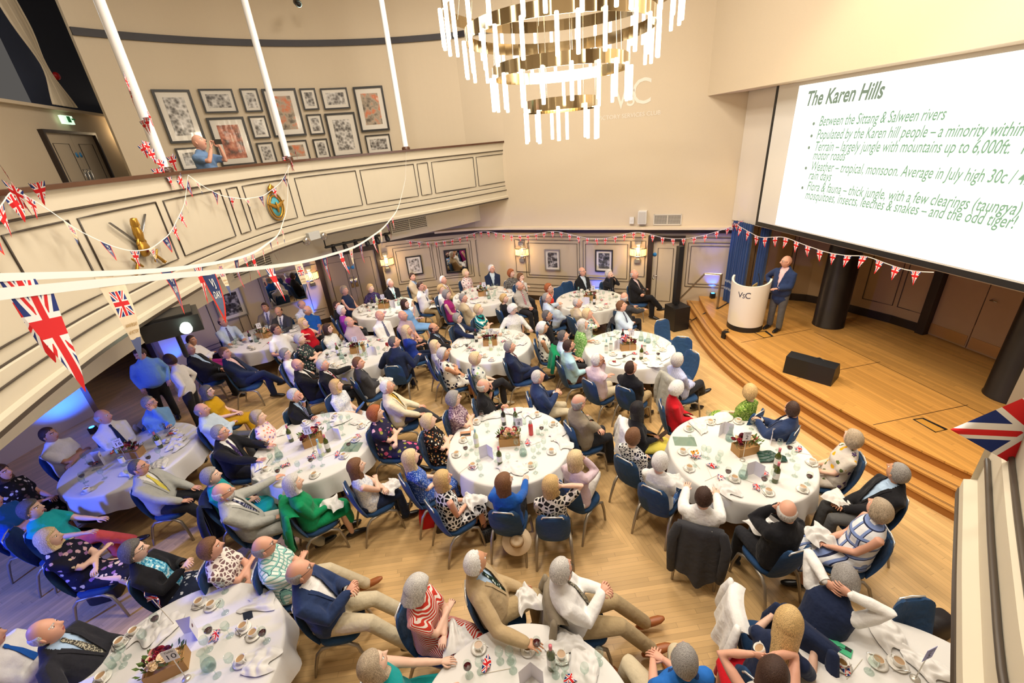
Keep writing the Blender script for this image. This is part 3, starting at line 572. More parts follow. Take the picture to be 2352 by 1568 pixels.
# grilles, speakers and small fittings
GRB = M('grille_back', (70, 66, 60), .7); GRS = M('grille_slat', (206, 198, 182), .5)
def grille(p, nrm, w_, h_, lab, nv=24):
    R = Rwall(nrm); g = G(); g.box((0, .004, 0), (w_ - .03, .008, h_ - .03), 1)
    for s in (-1, 1): g.box((s * w_ / 2, .012, 0), (.03, .024, h_ + .03)); g.box((0, .012, s * h_ / 2), (w_, .024, .03))
    g.box((0, .012, 0), (.02, .02, h_))
    for k in range(7): g.box((0, .012, -h_ / 2 + h_ * (k + .5) / 7), (w_, .010, h_ / 22))
    for k in range(nv): g.box((-w_ / 2 + w_ * (k + .5) / nv, .010, 0), (.006, .008, h_))
    g.xf(R, p); o = g.obj('air_vent', [GRS, GRB], smooth=False); tag(o, lab, 'vent')
q = PY(1533, 504, BW0, BW1); grille(q, NS, .70, .26, 'pale wall vent grille above the single door')
for px, py, w_, lab in ((970, 505, 1.1, 'ventilation grille under the straight end of the gallery'), (650, 585, 1.5, 'long ventilation grille under the bend of the gallery')):
    c = cross(px, py); q = gfront(c[0], 2.93, .82); nr_ = -(gfront(c[0], 3, 1.) - gfront(c[0], 3, 0.))[:2]; grille(q, unit(nr_), w_, .34, lab, 40)
q = PY(1477, 497, BW0, BW1); g = G(); g.box((0, .10, 0), (.22, .20, .34)); g.xf(Rwall(NS), q); o = g.obj('wall_speaker', WHT, smooth=False); tag(o, 'white wall loudspeaker beside the vent over the sconce', 'speaker'); g = G(); g.box((0, .203, 0), (.19, .006, .30)); g.xf(Rwall(NS), q); g.obj('speaker_grille', M('speaker_cloth', (196, 192, 184), .8), o, False)
q = PY(1452, 505, BW0, BW1); g = G(); g.box((0, .05, 0), (.12, .08, .18)); g.lathe([(.035, 0), (.035, .01), (0, .012)], 12, (0, .09, .02), R=rot_x(-math.pi / 2)); g.xf(Rwall(NS), q); tag(g.obj('wall_sounder', WHT, smooth=False), 'small white sounder box beside the wall loudspeaker', 'alarm')
c = cross(712, 540); q = gfront(c[0], 3.30, -.05); nr_ = unit(-(gfront(c[0], 3, 1.) - gfront(c[0], 3, 0.))[:2]); R = Rwall(nr_); g = G(); g.box((0, .05, 0), (.30, .09, .16)); g.xf(R, q); em = g.obj('emergency_light', M('emergency_grey', (190, 190, 186), .5), smooth=False); tag(em, 'grey twin emergency light under the bend of the gallery front', 'emergency light')
for s in (-1, 1): g = G(); g.lathe([(0, 0), (.085, 0), (.085, .05), (.07, .07), (.02, .06), (0, .06)], 16, (0, 0, 0), R=rot_x(-math.pi / 2 - .2)); g.xf(None, (s * .24, .06, -.06)); g.xf(R, q); g.obj('lamp_head', STEEL, em)
c = cross(838, 550); lb = empty('lighting_bar', (0, 0, 0), 0, 'black bar of small spotlights under the gallery', 'stage light'); s0 = c[0]
pa_, pb_ = gfront(s0 - .9, 2.86, .5), gfront(s0 + .75, 2.86, .5); g = G(); g.tube([pa_, pb_], .03, 8); g.obj('bar', BLK, lb)
for k in range(6): q = pa_ + (pb_ - pa_) * (k + .4) / 6; g = G(); g.tube([q + (0, 0, -.04), q + np.array([.04, -.06, -.14])], [.05, .065], 10); g.box(q + (0, 0, -.0), (.07, .07, .07)); g.obj('spotlight', BLK, lb)
g = G(); g.tube([pa_ + (0, 0, .0), pa_ + (0, 0, .36)], .015, 6); g.tube([pb_ + (0, 0, 0), pb_ + (0, 0, .36)], .015, 6); g.obj('hanger', BLK, lb)
q = DY(395, 742, 5.35); pj = empty('projector', q, math.radians(35), 'black hanging projector with a bright lens under the gallery', 'projector'); g = G(); g.box((0, 0, 0), (.62, .52, .22)); g.box((0, 0, .12), (.5, .42, .05)); g.obj('housing', BLK, pj, False); g = G(); g.lathe([(0, 0), (.055, 0), (.065, -.10), (.065, -.12)], 20, (.14, -.30, .0), R=rot_x(-math.pi / 2)); g.obj('lens', M('lens_glow', (255, 255, 240), .2, emit=(226, 255, 232), es=5), pj); g = G(); g.tube([(0, 0, .1), (0, 0, 2.60 - q[2])], .03, 8); g.obj('ceiling_mount', BLK, pj); g = G(); g.box((-.32, -.1, -.06), (.01, .14, .06)); g.obj('warning_label', M('label_yellow', (230, 200, 30), .5), pj, False)
q = PC(640 + 160, 585, HR - .10); q[2] = 2.26; g = G(); g.box((0, .02, 0), (.30, .03, .10)); g.xf(Rwall(unit(HC - q[:2])), q); tag(g.obj('exit_sign', M('exit_green', (120, 220, 150), .5, emit=(90, 220, 130), es=.9), smooth=False), 'lit green exit sign above the taupe double doors', 'exit sign')
q = lob(1.28) + ln * .10; g = G(); g.box((0, 0, 0), (.44, .05, .17)); g.xf(np.stack([np.array([*ld, 0]), np.array([*-ln, 0]), [0, 0, 1]], 1), (*q, 6.03)); ex_ = g.obj('exit_sign', M('exit_white', (236, 248, 236), .4, emit=(214, 255, 220), es=1.), smooth=False); tag(ex_, 'white and green exit sign above the gallery lobby doors', 'exit sign')
g = G(); g.box((-.10, -.03, 0), (.12, .008, .12)); g.box((.08, -.03, .01), (.14, .008, .03)); g.xf(np.stack([np.array([*ld, 0]), np.array([*-ln, 0]), [0, 0, 1]], 1), (*(q + ln * .06), 6.03)); g.obj('exit_symbol', M('exit_symbol', (30, 150, 80), .5), ex_, False)
q = PY(120, 175, L0, L1) + np.array([*ln * .06, 0]); g = G(); g.lathe([(0, .07), (.05, .07), (.075, .04), (.08, 0)], 20, R=np.stack([np.array([*ld, 0]), np.array([0, 0, 1.]), np.array([*ln, 0])], 1)); g.xf(None, q); al = g.obj('alarm_sounder', M('alarm_red', (190, 24, 30), .35)); tag(al, 'round red alarm sounder on the navy pier', 'alarm')
m_ = M('muslin', (214, 198, 170), .9, sheen=.3); cu_ = lob(.72) + ln * .12; A = []
for zt in np.linspace(0, 1, 26):
    z = 9.5 - zt * 3.2; pin = math.exp(-((z - 7.05) / .55) ** 2); wd_ = .34 * (1 - .72 * pin) + .10 * max(0, (8 - z)) * (1 - pin); cx = -.55 * max(0, (z - 7.05)) * .55 + .12 * (7.05 - min(z, 7.05)); A.append([np.array([*(cu_ + ld * (cx + wd_ * (k / 24 - .5) * 2 + .5) + ln * (.05 + .04 * math.sin(k * 1.9) * (1 - .6 * pin))), z]) for k in range(25)])
g = G(); g.grid(np.array(A)); g.grid(np.array(A)[:, ::-1] - np.array([*ln * .012, 0])); cur = g.obj('curtain', m_); tag(cur, 'pale curtain gathered by a tie at the navy pier', 'curtain')
for k, (px, py) in enumerate(((262, 306),)): q = PY(px, py, L0, L1) + np.array([*ln * .08, 0]); g = G(); g.box((0, 0, 0), (.10, .10, .22)); g.xf(None, q); tag(g.obj('lobby_light', M('lobby_light', (255, 220, 160), .4, emit=(255, 200, 120), es=3.), smooth=False), 'small lit wall lamp at the corner of the gallery lobby', 'wall light'); light('lobby_glow', 'POINT', q + np.array([*ln * .25, 0]), 12, (1, .72, .4), .1)
light('lobby_strip', 'POINT', (*(lob(-1.2) + ln * .5), 8.2), 30, (.9, .95, 1), .3)
q = PC(680, 4, HR - .8); sp_ = empty('spotlight', q, .3, 'black spotlight at the top of the curved gallery wall', 'spotlight'); g = G(); g.tube([(0, 0, 0), (.05, -.16, -.08)], [.07, .075], 14); g.obj('housing', BLK, sp_); g = G(); g.lathe([(0, 0), (.06, 0), (.06, .01)], 16, (.056, -.19, -.095), R=rot_x(1.9)); g.obj('lens', MC['lens_glow'], sp_)
# crests on the gallery front
def crest_frame(px, py): c = cross(px, py); q = gfront(c[0], c[1][2], .03); nr_ = unit(-(gfront(c[0], 3, 1.) - gfront(c[0], 3, 0.))[:2]); return q, Rwall(nr_)
q, R = crest_frame(634, 474); cr_ = empty('air_force_badge', (0, 0, 0), 0, 'gilt oval badge with an eagle on pale blue under a crown', 'wall badge'); cr_.matrix_world = Matrix(np.r_[np.c_[R, q], [[0, 0, 0, 1]]].tolist())
ov = lambda a, r1, r2, y=.03: (r1 * math.cos(a), y, r2 * math.sin(a))
g = G(); g.tube([ov(a, .150, .205) for a in np.linspace(0, 2 * math.pi, 33)], .022, 6, cap=False); g.tube([ov(a, .205, .26) for a in np.linspace(0, 2 * math.pi, 33)], .014, 6, cap=False); g.obj('gilt_rim', GILT, cr_)
g = G(); n = 32; g.prism([(.205 * math.cos(2 * math.pi * k / n), .26 * math.sin(2 * math.pi * k / n)) for k in range(n)], 0, .02); g.xf(rot_x(math.pi / 2) @ np.diag([1, 1, -1])); g.obj('white_band', WHT, cr_); g = G(); g.prism([(.14 * math.cos(2 * math.pi * k / n), .195 * math.sin(2 * math.pi * k / n)) for k in range(n)], 0, .028); g.xf(rot_x(math.pi / 2) @ np.diag([1, 1, -1])); g.obj('blue_field', M('badge_blue', (96, 190, 206), .5), cr_)
g = G()
for s in (-1, 1): g.tube([(0, .06, -.02), (s * .10, .06, .03), (s * .24, .055, .09)], [(.035, .012), (.04, .010), (.008, .006)], 8, ref=(0, 0, 1))
g.tube([(0, .06, .07), (0, .065, -.0), (0, .06, -.10)], [.018, .034, .02], 8); g.obj('eagle', GILT, cr_); g = G(); g.tube([(0, .04, .28), (0, .04, .32), (0, .04, .37), (0, .04, .41)], [(.07, .03), (.09, .04), (.08, .04), (.02, .02)], 10, ref=(1, 0, 0)); g.obj('crown', GILT, cr_); g = G(); g.tube([(0, .045, .325), (0, .045, .36)], [(.07, .035), (.06, .03)], 10, ref=(1, 0, 0)); g.obj('crown_cap', M('crown_red', (120, 20, 26), .6), cr_)
q, R = crest_frame(322, 558); cr_ = empty('army_badge', (0, 0, 0), 0, 'gilt lion and crown badge over two crossed swords', 'wall badge'); cr_.matrix_world = Matrix(np.r_[np.c_[R, q], [[0, 0, 0, 1]]].tolist())
for s in (-1, 1): g = G(); g.tube([(s * .34, .02, .30), (s * -.20, .02, -.20)], [(.006, .018), (.006, .024)], 6); sw = g.obj('sword_blade', M('blade', (150, 150, 150), .25, 1.), cr_); g = G(); g.tube([(s * -.20, .03, -.20), (s * -.30, .03, -.30)], [.016, .020], 6); g.tube([(s * -.14, .03, -.26), (s * -.26, .03, -.14)], .014, 6); g.lathe([(0, -.03), (.03, 0), (0, .03)], 10, (s * -.31, .03, -.31)); g.obj('sword_hilt', GILT, sw)
g = G(); g.tube([(0, .04, -.14), (0, .05, -.06), (0, .04, .02)], [(.08, .03), (.10, .04), (.07, .03)], 10, ref=(1, 0, 0)); g.obj('crown', GILT, cr_); g = G(); g.tube([(0, .05, -.10), (0, .055, -.05)], [(.06, .035), (.05, .03)], 8, ref=(1, 0, 0)); g.obj('crown_cap', MC['crown_red'], cr_)
g = G(); g.tube([(0, .05, .04), (-.01, .06, .12), (-.02, .06, .20)], [(.05, .04), (.06, .05), (.04, .035)], 10); g.tube([(-.02, .07, .22), (-.03, .08, .27)], [.045, .036], 10); g.tube([(.03, .05, .06), (.07, .05, .0)], .018, 6); g.tube([(-.04, .05, .06), (-.08, .05, .0)], .018, 6); g.tube([(.03, .05, .15), (.09, .05, .20), (.08, .05, .28)], .012, 6); g.obj('lion', GILT, cr_)
# white poles from the gallery rail to the ceiling
POLES = []
for px, py, lab in ((402, 395, 'white pole on the gallery rail wrapped in union flags at its foot'), (672, 370, 'white pole on the gallery rail crossing the brown-toned picture'), (938, 343, 'white pole on the gallery rail beyond the last picture')):
    c = cross(px, py); q = gfront(c[0], 4.835, .12); POLES.append(q); g = G(); g.lathe([(.075, 0), (.075, .02), (.062, .03), (.062, 4.7)], 20); o = g.obj('white_pole', M('pole_white', (240, 238, 234), .25), loc=q); tag(o, lab, 'pole'); g = G(); g.lathe([(.10, .0), (.10, .05), (.07, .07)], 20); g.obj('collar', MAHOG, o)
# ---- projection screen with its slide
SC_E = M('slide_light', (246, 250, 250), .6, emit=(246, 252, 252), es=1.15); SC_G = M('screen_cloth', (226, 222, 214), .8); SC_T = M('slide_lettering', (70, 84, 66), .8, spec=.1, emit=(150, 166, 144), es=.70); SC_T2 = M('slide_bullet_lettering', (76, 100, 78), .8, spec=.1, emit=(140, 178, 146), es=.74)
scr = empty('projection_screen', sp(4, 2.6, .1), 0, 'large projection screen over the stage showing bullet points about hills', 'screen')
def sq(s0, s1, z0, z1, out, th, name, mat, par=scr): g = G(); a = [sp(s, z, o_) for o_ in (out, out - th) for s, z in ((s0, z0), (s1, z0), (s1, z1), (s0, z1))]; g.add(a, [(0, 1, 2, 3), (7, 6, 5, 4), (4, 5, 1, 0), (5, 6, 2, 1), (6, 7, 3, 2), (7, 4, 0, 3)]); o = g.obj(name, mat, par, False); o.matrix_parent_inverse = Matrix.Translation(-Vector(par.location)) if par else Matrix(); return o
sq(.84, 8.9, 2.62, 2.71, .15, .08, 'bottom_bar', BLK); sq(.84, .90, 2.71, 5.6, .15, .06, 'side_border', BLK); sq(.90, 8.9, 2.71, 5.6, .14, .03, 'screen_cloth', SC_G); sq(1.46, 8.9, 2.735, 5.36, .145, .004, 'slide', SC_E)
def on_screen(px, py): p = PY(px, py, SA + np.array([-.15, 0]), SA + SD + np.array([-.15, 0])); return (p[:2] - SA) @ SD, p[2]
light('screen_bounce', 'AREA', sp(4.5, 4.0, .4), 60, (.92, .97, 1), 2.4, target=sp(4.5, 3.6, 5))
def slide_line(s, a, b_, size=None, mat=None, italic=True):
    (s0, z0) = on_screen(*a); V, F = text_geo(s, 1., .22 if italic else .0, bold=.026 if size == .34 else .011)
    if b_ is not None: s1, z1 = on_screen(*b_); k = (s1 - s0) / V[:, 0].max(); sz = k
    else: sz = size
    asp = size if size else sz; g = G(); g.add([sp(s0 + x * sz, z0 + y * asp, .149) for x, y, _ in V], [f[::-1] for f in F]); o = g.obj('slide_text', mat or SC_T2, scr, False); o.matrix_parent_inverse = Matrix.Translation(-Vector(scr.location)); return sz
slide_line('The Karen Hills', (1849, 243), (2028, 223), .34, SC_T)
k1 = slide_line('Between the Sittang & Salween rivers', (1880, 289), (2170, 274), .235)
for s, a, b_ in (('Populated by the Karen hill people – a minority within', (1874, 319), (2349, 308)), ('Terrain – largely jungle with mountains up to 6,000ft.  There are few', (1869, 346), None), ('motor roads', (1866, 366), (1940, 369)), ('Weather – tropical, monsoon. Average in July high 30c / 42', (1861, 391), None), ('rain days', (1856, 411), (1908, 416)), ('Flora & fauna – thick jungle, with a few clearings (taungya) –', (1852, 436), None), ('mosquitoes, insects, leeches & snakes – and the odd tiger!', (1848, 456), (2332, 519))):
    if b_ is None: 
        (s0, z0) = on_screen(*a); V, F = text_geo(s, 1., .22, bold=.011); ref = {'T': ((2318, 349)), 'W': (2330, 418), 'F': (2342, 490)}[s[0]]; cut = {'T': 'Terrain – largely jungle with mountains up to 6,000ft.', 'W': 'Weather – tropical, monsoon. Average in July high 30c / ', 'F': 'Flora & fauna – thick jungle, with a few clearings (taungya)'}[s[0]]
        V2, _ = text_geo(cut, 1., .22); kk = (on_screen(*ref)[0] - s0) / V2[:, 0].max(); g = G(); g.add([sp(s0 + x * kk, z0 + y * .235, .149) for x, y, _ in V], [f[::-1] for f in F]); o = g.obj('slide_text', SC_T2, scr, False); o.matrix_parent_inverse = Matrix.Translation(-Vector(scr.location))
    else: slide_line(s, a, b_, .235)
for px, py in ((1869, 284), (1864, 312), (1858, 339), (1851, 386), (1843, 431)): s, z = on_screen(px, py); g = G(); n = 10; g.add([sp(s + .03 * math.cos(2 * math.pi * k / n), z + .03 * math.sin(2 * math.pi * k / n), .149) for k in range(n)], [tuple(range(n))]); o = g.obj('bullet', SC_T, scr); o.matrix_parent_inverse = Matrix.Translation(-Vector(scr.location))
a_, b_ = on_screen(1905, 491), on_screen(2266, 551); sq(a_[0], b_[0], a_[1] - .004, a_[1] + .004, .148, .002, 'slide_rule', M('slide_rule', (220, 226, 226), .7, emit=(206, 214, 214), es=.75))
# ---- stage furniture
NAVYC = M('curtain_blue', (34, 66, 120), .85, sheen=.4, bump=.2, bs=200); CBAND = M('curtain_band', (150, 160, 176), .7)
for s0, s1, out, lab in ((-.05, .66, .06, 'tall blue curtain at the side of the stage by the handrail'), (.74, 1.0, -.14, 'narrow blue curtain half hidden behind the tall curtain')):
    A = np.array([[sp(s0 + (s1 - s0) * k / 60, z, out + .05 * math.sin(k * .95) * (1 + .2 * math.sin(k * .31)) * (1 if z < 2.3 else .7)) for k in range(61)] for z in (.47, .80, .86, 1.0, 1.06, 1.8, 2.58)])
    o = empty('stage_curtain', (0, 0, 0), 0, lab, 'curtain'); g = G(); g.grid(A); g.grid(A[:, ::-1] + np.array([.02, 0, 0])); g.obj('drape', NAVYC, o)
    for k in (1, 3): g = G(); B = A[k:k + 2] + np.array([-.006, -.001, 0]); g.grid(B); g.obj('hem_band', CBAND, o)
LC = np.array([5.48, 9.20]); LF = unit(np.array([-.64, -.77])); LR = np.array([-LF[1], LF[0]]); IV = M('lectern_white', (236, 230, 216), .4)
lec = empty('lectern', (*LC, .45), 0, 'white curved lectern with a navy monogram on the stage', 'lectern')
def lp(a, r, z): return np.array([*(LF * math.cos(a) * r + LR * math.sin(a) * r), z])
al_ = np.linspace(-1.75, 1.75, 36); topz = lambda a: 1.10 + .10 * (abs(a) / 1.75) ** 2 - .0
g = G(); A = np.array([[lp(a, .37, .12) for a in al_], [lp(a, .40, topz(a)) for a in al_]]); B = np.array([[lp(a, .33, .12) for a in al_], [lp(a, .36, topz(a)) for a in al_]]); g.grid(A); g.grid(B[:, ::-1]); g.grid(np.array([A[1], B[1]])); g.grid(np.array([B[0], A[0]]))
for k in (0, -1): g.add([A[0][k], A[1][k], B[1][k], B[0][k]], [(0, 1, 2, 3)])
g.obj('curved_front', IV, lec); g = G(); g.grid(np.array([[lp(a, .375, 0) for a in al_], [lp(a, .375, .12) for a in al_]])); g.grid(np.array([[lp(a, .33, .12) for a in al_], [lp(a, .33, 0) for a in al_]])); g.obj('plinth', BLK, lec)
g = G(); n_ = len(al_); g.add([lp(a, .345, .92) for a in al_], [tuple(range(n_))]); g.obj('reading_shelf', M('lectern_inside', (40, 38, 38), .6), lec); g = G(); g.tube([lp(1.2, .2, .92), lp(1.0, .22, 1.15), lp(.8, .2, 1.32)], .008, 6); g.lathe([(0, -.03), (.014, 0), (0, .03)], 8, lp(.8, .2, 1.33)); g.obj('microphone', BLK, lec)
g = G(); g.box(lp(.9, .12, 1.0), (.24, .02, .16), rz=.7); g.obj('tablet', M('tablet_screen', (196, 170, 110), .3), lec, False)
LGN = M('monogram_navy', (44, 48, 76), .6); g = G()
for s, dx, sc in (('V', -.085, 1.), ('S', -.01, .75), ('C', .07, 1.05)):
    V, F = text_geo(s, .19 * sc, align='CENTER'); g.add([lp((x * .85 + dx - .03) / .385 , .3965 + (y) * .03, .83 + y) for x, y, _ in V], F)
g.obj('monogram', LGN, lec, False)
fa, fb, fc_ = np.array([5.09, 7.05]), np.array([5.58, 6.44]), np.array([5.9, 6.69]); md_ = unit(fb - fa); mn = np.array([-md_[1], md_[0]]); mn = mn * (1 if mn @ (fc_ - fb) > 0 else -1); Lm = np.linalg.norm(fb - fa); R = np.stack([np.array([*md_, 0]), np.array([*mn, 0]), [0, 0, 1]], 1)
g = G(); pr = [(0, 0), (.42, 0), (.44, .10), (.26, .36), (.02, .34)]; V = np.array([[x, a, b_] for x in (0, Lm) for a, b_ in pr]); n = len(pr); g.add(V, [tuple(range(n)), tuple(range(2 * n - 1, n - 1, -1))] + [(k, k + n, (k + 1) % n + n, (k + 1) % n) for k in range(n)]); g.xf(R, (*fa, .45)); mo = g.obj('stage_monitor', BLK, smooth=False); tag(mo, 'black wedge monitor speaker lying near the stage edge', 'speaker'); g = G(); g.tube([(Lm * .5, .22, .355), (Lm * .6, .25, .375), (Lm * .7, .22, .355)], .008, 6); g.xf(R, (*fa, .45)); g.obj('handle', BLK, mo)
g = G(); g.box((-.01, -.006, .17), (.001, .002, .002)); g.V.pop(); g.F = []; g.M = []
pa_s = empty('column_speaker', (4.36, 10.42, 0), .25, 'black column loudspeaker on a subwoofer beside the stage steps', 'speaker'); g = G(); g.box((0, 0, .33), (.44, .46, .62)); g.box((0, 0, .01), (.40, .42, .02)); g.obj('subwoofer', BLK, pa_s, False); g = G(); g.box((-.02, .06, 1.42), (.13, .13, 1.50)); g.obj('column', BLK, pa_s, False)
cab = [np.array([4.62, 10.22, .3]), P(1590, 735, .17), P(1620, 718, .33), P(1650, 708, .47), P(1672, 695, .47)]; g = G(); g.tube(cab, .012, 6); tag(g.obj('speaker_cable', BLK), 'black cable running from the subwoofer up the steps', 'cable')
hp = [P(1556, 700, .16), P(1647, 708, .45)]; g = G(); rr_ = M('rail_brushed', (176, 166, 148), .35, .9); hr = empty('stage_handrail', hp[1], 0, 'brushed metal handrail at the end of the stage steps', 'handrail'); t0, t1 = hp[0] + (0, 0, .12), hp[1] + (0, 0, .92)
def hobj(g, n_): o = g.obj(n_, rr_, hr, False); o.matrix_parent_inverse = Matrix.Translation(-Vector(hr.location)); return o
g = G(); g.tube([hp[1], t1], (.035, .012), 6); hobj(g, 'post'); g = G(); g.tube([hp[0], t0], (.03, .012), 6); hobj(g, 'post'); g = G(); tm_ = t1 + np.array([-.35, .16, .0]); g.tube([t0, tm_, t1], (.012, .03), 6); hobj(g, 'top_rail')
def socket(pts, lab):
    q = [np.array([*p, .452]) for p in pts]; c = sum(q) / 4; g = G(); g.tube(q + [q[0], q[1]], .010, 4); o = g.obj('floor_socket', BLK); tag(o, lab, 'floor socket'); g = G(); g.add([c + (x - c) * .93 for x in q], [(0, 1, 2, 3)]); g.obj('lid', MC.setdefault('socket_lid', M('socket_lid', (206, 150, 66), .3)), o)
    g = G(); a_ = (q[1] + q[0]) / 2; g.add([q[1], q[2], q[2] + (q[3] - q[2]) * .18, q[1] + (q[0] - q[1]) * .18], [(3, 2, 1, 0)]); g.xf(None, (0, 0, .004)); g.obj('cable_flap', BLK, o)
socket([(5.52, 8.83), (5.81, 8.86), (5.80, 8.57), (5.57, 8.53)], 'floor socket plate by the feet of the speaker'); socket([(6.11, 5.36), (6.27, 5.37), (6.36, 5.07), (6.15, 5.03)], 'floor socket plate at the flag end of the stage')
# blue uplighters along the walls
BLUE = (.015, .10, 1.0); LENS = M('blue_lens', (60, 130, 255), .3, emit=(40, 120, 255), es=12.)
def uplighter(p, tgt, lab, e=60, cone=70):
    g = G(); g.box((0, 0, .07), (.11, .11, .14)); g.tube([(-.07, 0, .05), (-.07, 0, .12), (.07, 0, .12), (.07, 0, .05)], .008, 5); o = g.obj('led_uplighter', BLK, smooth=False, loc=p); tag(o, lab, 'uplighter'); g = G(); g.lathe([(0, 0), (.045, 0), (.045, -.01)], 14, (0, 0, .146)); g.obj('lens', LENS, o)
    light('uplighter_beam', 'SPOT', np.array(p) + (0, 0, .2), e, BLUE, .04, spot=cone, target=tgt, blend=.8)
uplighter(P(1636, 684, .45), P(1636, 684, .45) + (-.05, .25, 1.), 'small blue-lit uplighter on the stage beside the handrail', 60)
q = PC(722, 735, HR - .22); q[2] = 0; uplighter(q, np.array([*cpt(caz(q), HR + .05), 1.3]), 'blue uplighter on the floor under the sconce by the mirror', 130)
q = PY(1378, 675, BW0, BW1); q[2] = 0; q = q + np.array([*NS * .22, 0]); uplighter(q, q + np.array([*(-NS * .25), 1.]), 'blue uplighter behind the table in the end panel', 110)
q = PC(228, 1010, HR - .8); q[2] = 0; uplighter(q, np.array([*cpt(caz(q) + 2, HR + .1), 1.3]), 'blue uplighter against the wall behind the blue-lit table', 420, 105)
q = PC(425, 830, HR - .3); q[2] = 0; uplighter(q, np.array([*cpt(caz(q), HR + .1), 1.5]), 'blue uplighter beside the corridor opening', 120)
g = G(); g.box((0, 0, 0), (.13, .11, .16)); g.tube([(-.06, 0, .04), (-.06, 0, .13), (.06, 0, .13), (.06, 0, .04)], .01, 5); q = P(1665, 775, .31); q[2] = .38; o = g.obj('battery_light', BLK, smooth=False, loc=q, rz=.3); tag(o, 'small black battery light standing on the upper stage step', 'uplighter')
light('blue_flood', 'SPOT', (-7.4, 1.0, 2.5), 1300, (.06, .13, 1.0), .12, spot=120, target=(-5.9, 4.4, .2), blend=.9)
light('under_gallery_downlight', 'AREA', (-6.0, 9.6, 2.55), 22, (1, .84, .76), .5); light('under_gallery_downlight', 'AREA', (-3.0, 12.3, 2.55), 30, WARM, .5)
light('blue_top_beam', 'SPOT', (5.2, 10.9, 1.0), 50, BLUE, .05, spot=60, target=(5.6, 11.2, 2.6), blend=.8)
# ------------------------------------------------------------------ people
SKINS = [M('skin_fair', (232, 190, 166), .5, spec=.35), M('skin_ruddy', (224, 168, 142), .5, spec=.35), M('skin_tan', (204, 150, 116), .5, spec=.35), M('skin_brown', (150, 106, 80), .5, spec=.35)]
LIP = M('lips', (178, 98, 88), .5); EYEW = M('eye_white', (235, 232, 226), .3); DARK = M('pupil', (40, 30, 26), .3)
def hairmat(col):
    k = 'hair_%d_%d_%d' % col
    if k in MC: return MC[k]
    m, t, b = newmat(k); v = t.obj(scale=(150, 150, 16)); n = t.noise(v, 1.6, 4.)
    c = lin(col); t.put(b.inputs['Base Color'], t.ramp(n, [(.34, tuple(x * .55 for x in c)), (.50, c), (.66, tuple(min(1, x * 1.4 + .02) for x in c))]))
    b.inputs['Roughness'].default_value = .55; b.inputs['Specular IOR Level'].default_value = .35
    t.put(b.inputs['Normal'], t.bump(n, .7, .006)); MC[k] = m; return m
def gs(x, s): return np.exp(-(x / s) ** 2)
def head_surface(d):
    """unit directions -> head surface points (x right, y forward, z up, metres)"""
    p = d * np.array([.0765, .097, .119]); x, y, z = p.T.copy(); fr = np.clip(d[:, 1], 0, 1)
    low = np.clip(-d[:, 2], 0, 1); x = x * (1 - .30 * low ** 1.6); y = np.where(d[:, 1] < 0, y * (1 - .42 * np.clip(-d[:, 2] - .1, 0, 1)), y * (1 - .06 * low))
    z = np.where(d[:, 2] < 0, z * 1.02, z); X = d[:, 0] * .0765; Z = d[:, 2] * .119; f = fr ** .8
    y = y + f * (.027 * gs(X, .011) * gs(Z + .014, .017) + .014 * gs(X, .009) * gs(Z - .010, .022))
    y = y - f * .011 * (gs(X - .031, .015) + gs(X + .031, .015)) * gs(Z - .016, .013)
    y = y + f * (.005 * gs(Z - .040, .012) * gs(X, .05) + .007 * gs(X, .022) * gs(Z + .056, .007) + .005 * gs(X, .020) * gs(Z + .068, .006) + .010 * gs(X, .022) * gs(Z + .098, .016))
    y = y - f * .005 * gs(X, .025) * gs(Z + .062, .004)
    return np.stack([x, y, z], 1)
def dirs(nv, nh):
    th = np.linspace(.04, math.pi - .04, nv); ph = np.linspace(0, 2 * math.pi, nh, endpoint=False)
    # columns denser at the face
    ph = ph + .55 * np.sin(ph - math.pi / 2 + math.pi) * 0 ; T, Q = np.meshgrid(th, ph, indexing='ij')
    return np.stack([np.sin(T) * np.cos(Q), np.sin(T) * np.sin(Q), np.cos(T)], -1)
HEAD = None
def head_geo(nv=34, nh=40):
    d = dirs(nv, nh); g = G(); S = head_surface(d.reshape(-1, 3)); n0 = len(S)
    F = [(j * nh + i, (j + 1) * nh + i, (j + 1) * nh + (i + 1) % nh, j * nh + (i + 1) % nh) for j in range(nv - 1) for i in range(nh)]
    D = d.reshape(-1, 3); mi = []
    for f in F:
        c = D[list(f)].mean(0); X, Z = c[0] * .0765, c[2] * .119; m = 0
        if c[1] > .4 and abs(X) < .024 and -.070 < Z < -.052: m = 1
        if c[1] > .3 and .014 < abs(X) < .048 and .032 < Z < .041: m = 4
        mi.append(m)
    g.V.append(S); g.F += F; g.M += mi; g.n = n0
    g.F += [tuple(range(nh)), tuple((nv - 1) * nh + i for i in range(nh))[::-1]]; g.M += [0, 0]
    for s in (-1, 1):
        for (r, m, oy) in ((.0105, 2, 0), (.0072, 3, .0052)):
            e = dirs(7, 8).reshape(-1, 3) * r * np.array([1.25, 1, .66]) + np.array([s * .0305, .0770 + oy, .0155])
            g.add(e, [(j * 8 + i, (j + 1) * 8 + i, (j + 1) * 8 + (i + 1) % 8, j * 8 + (i + 1) % 8) for j in range(6) for i in range(8)], m)
        e = dirs(8, 8).reshape(-1, 3) * np.array([.010, .019, .031]) @ rot_x(.25).T @ rot_z(-s * .35).T + np.array([s * .0775, -.006, -.004])
        g.add(e, [(j * 8 + i, (j + 1) * 8 + i, (j + 1) * 8 + (i + 1) % 8, j * 8 + (i + 1) % 8) for j in range(7) for i in range(8)], 0)
    return np.concatenate(g.V), g.F, g.M
HEAD = head_geo()
def sst(a, b, x): t = np.clip((x - a) / (b - a), 0, 1); return t * t * (3 - 2 * t)
HAIRC = {}
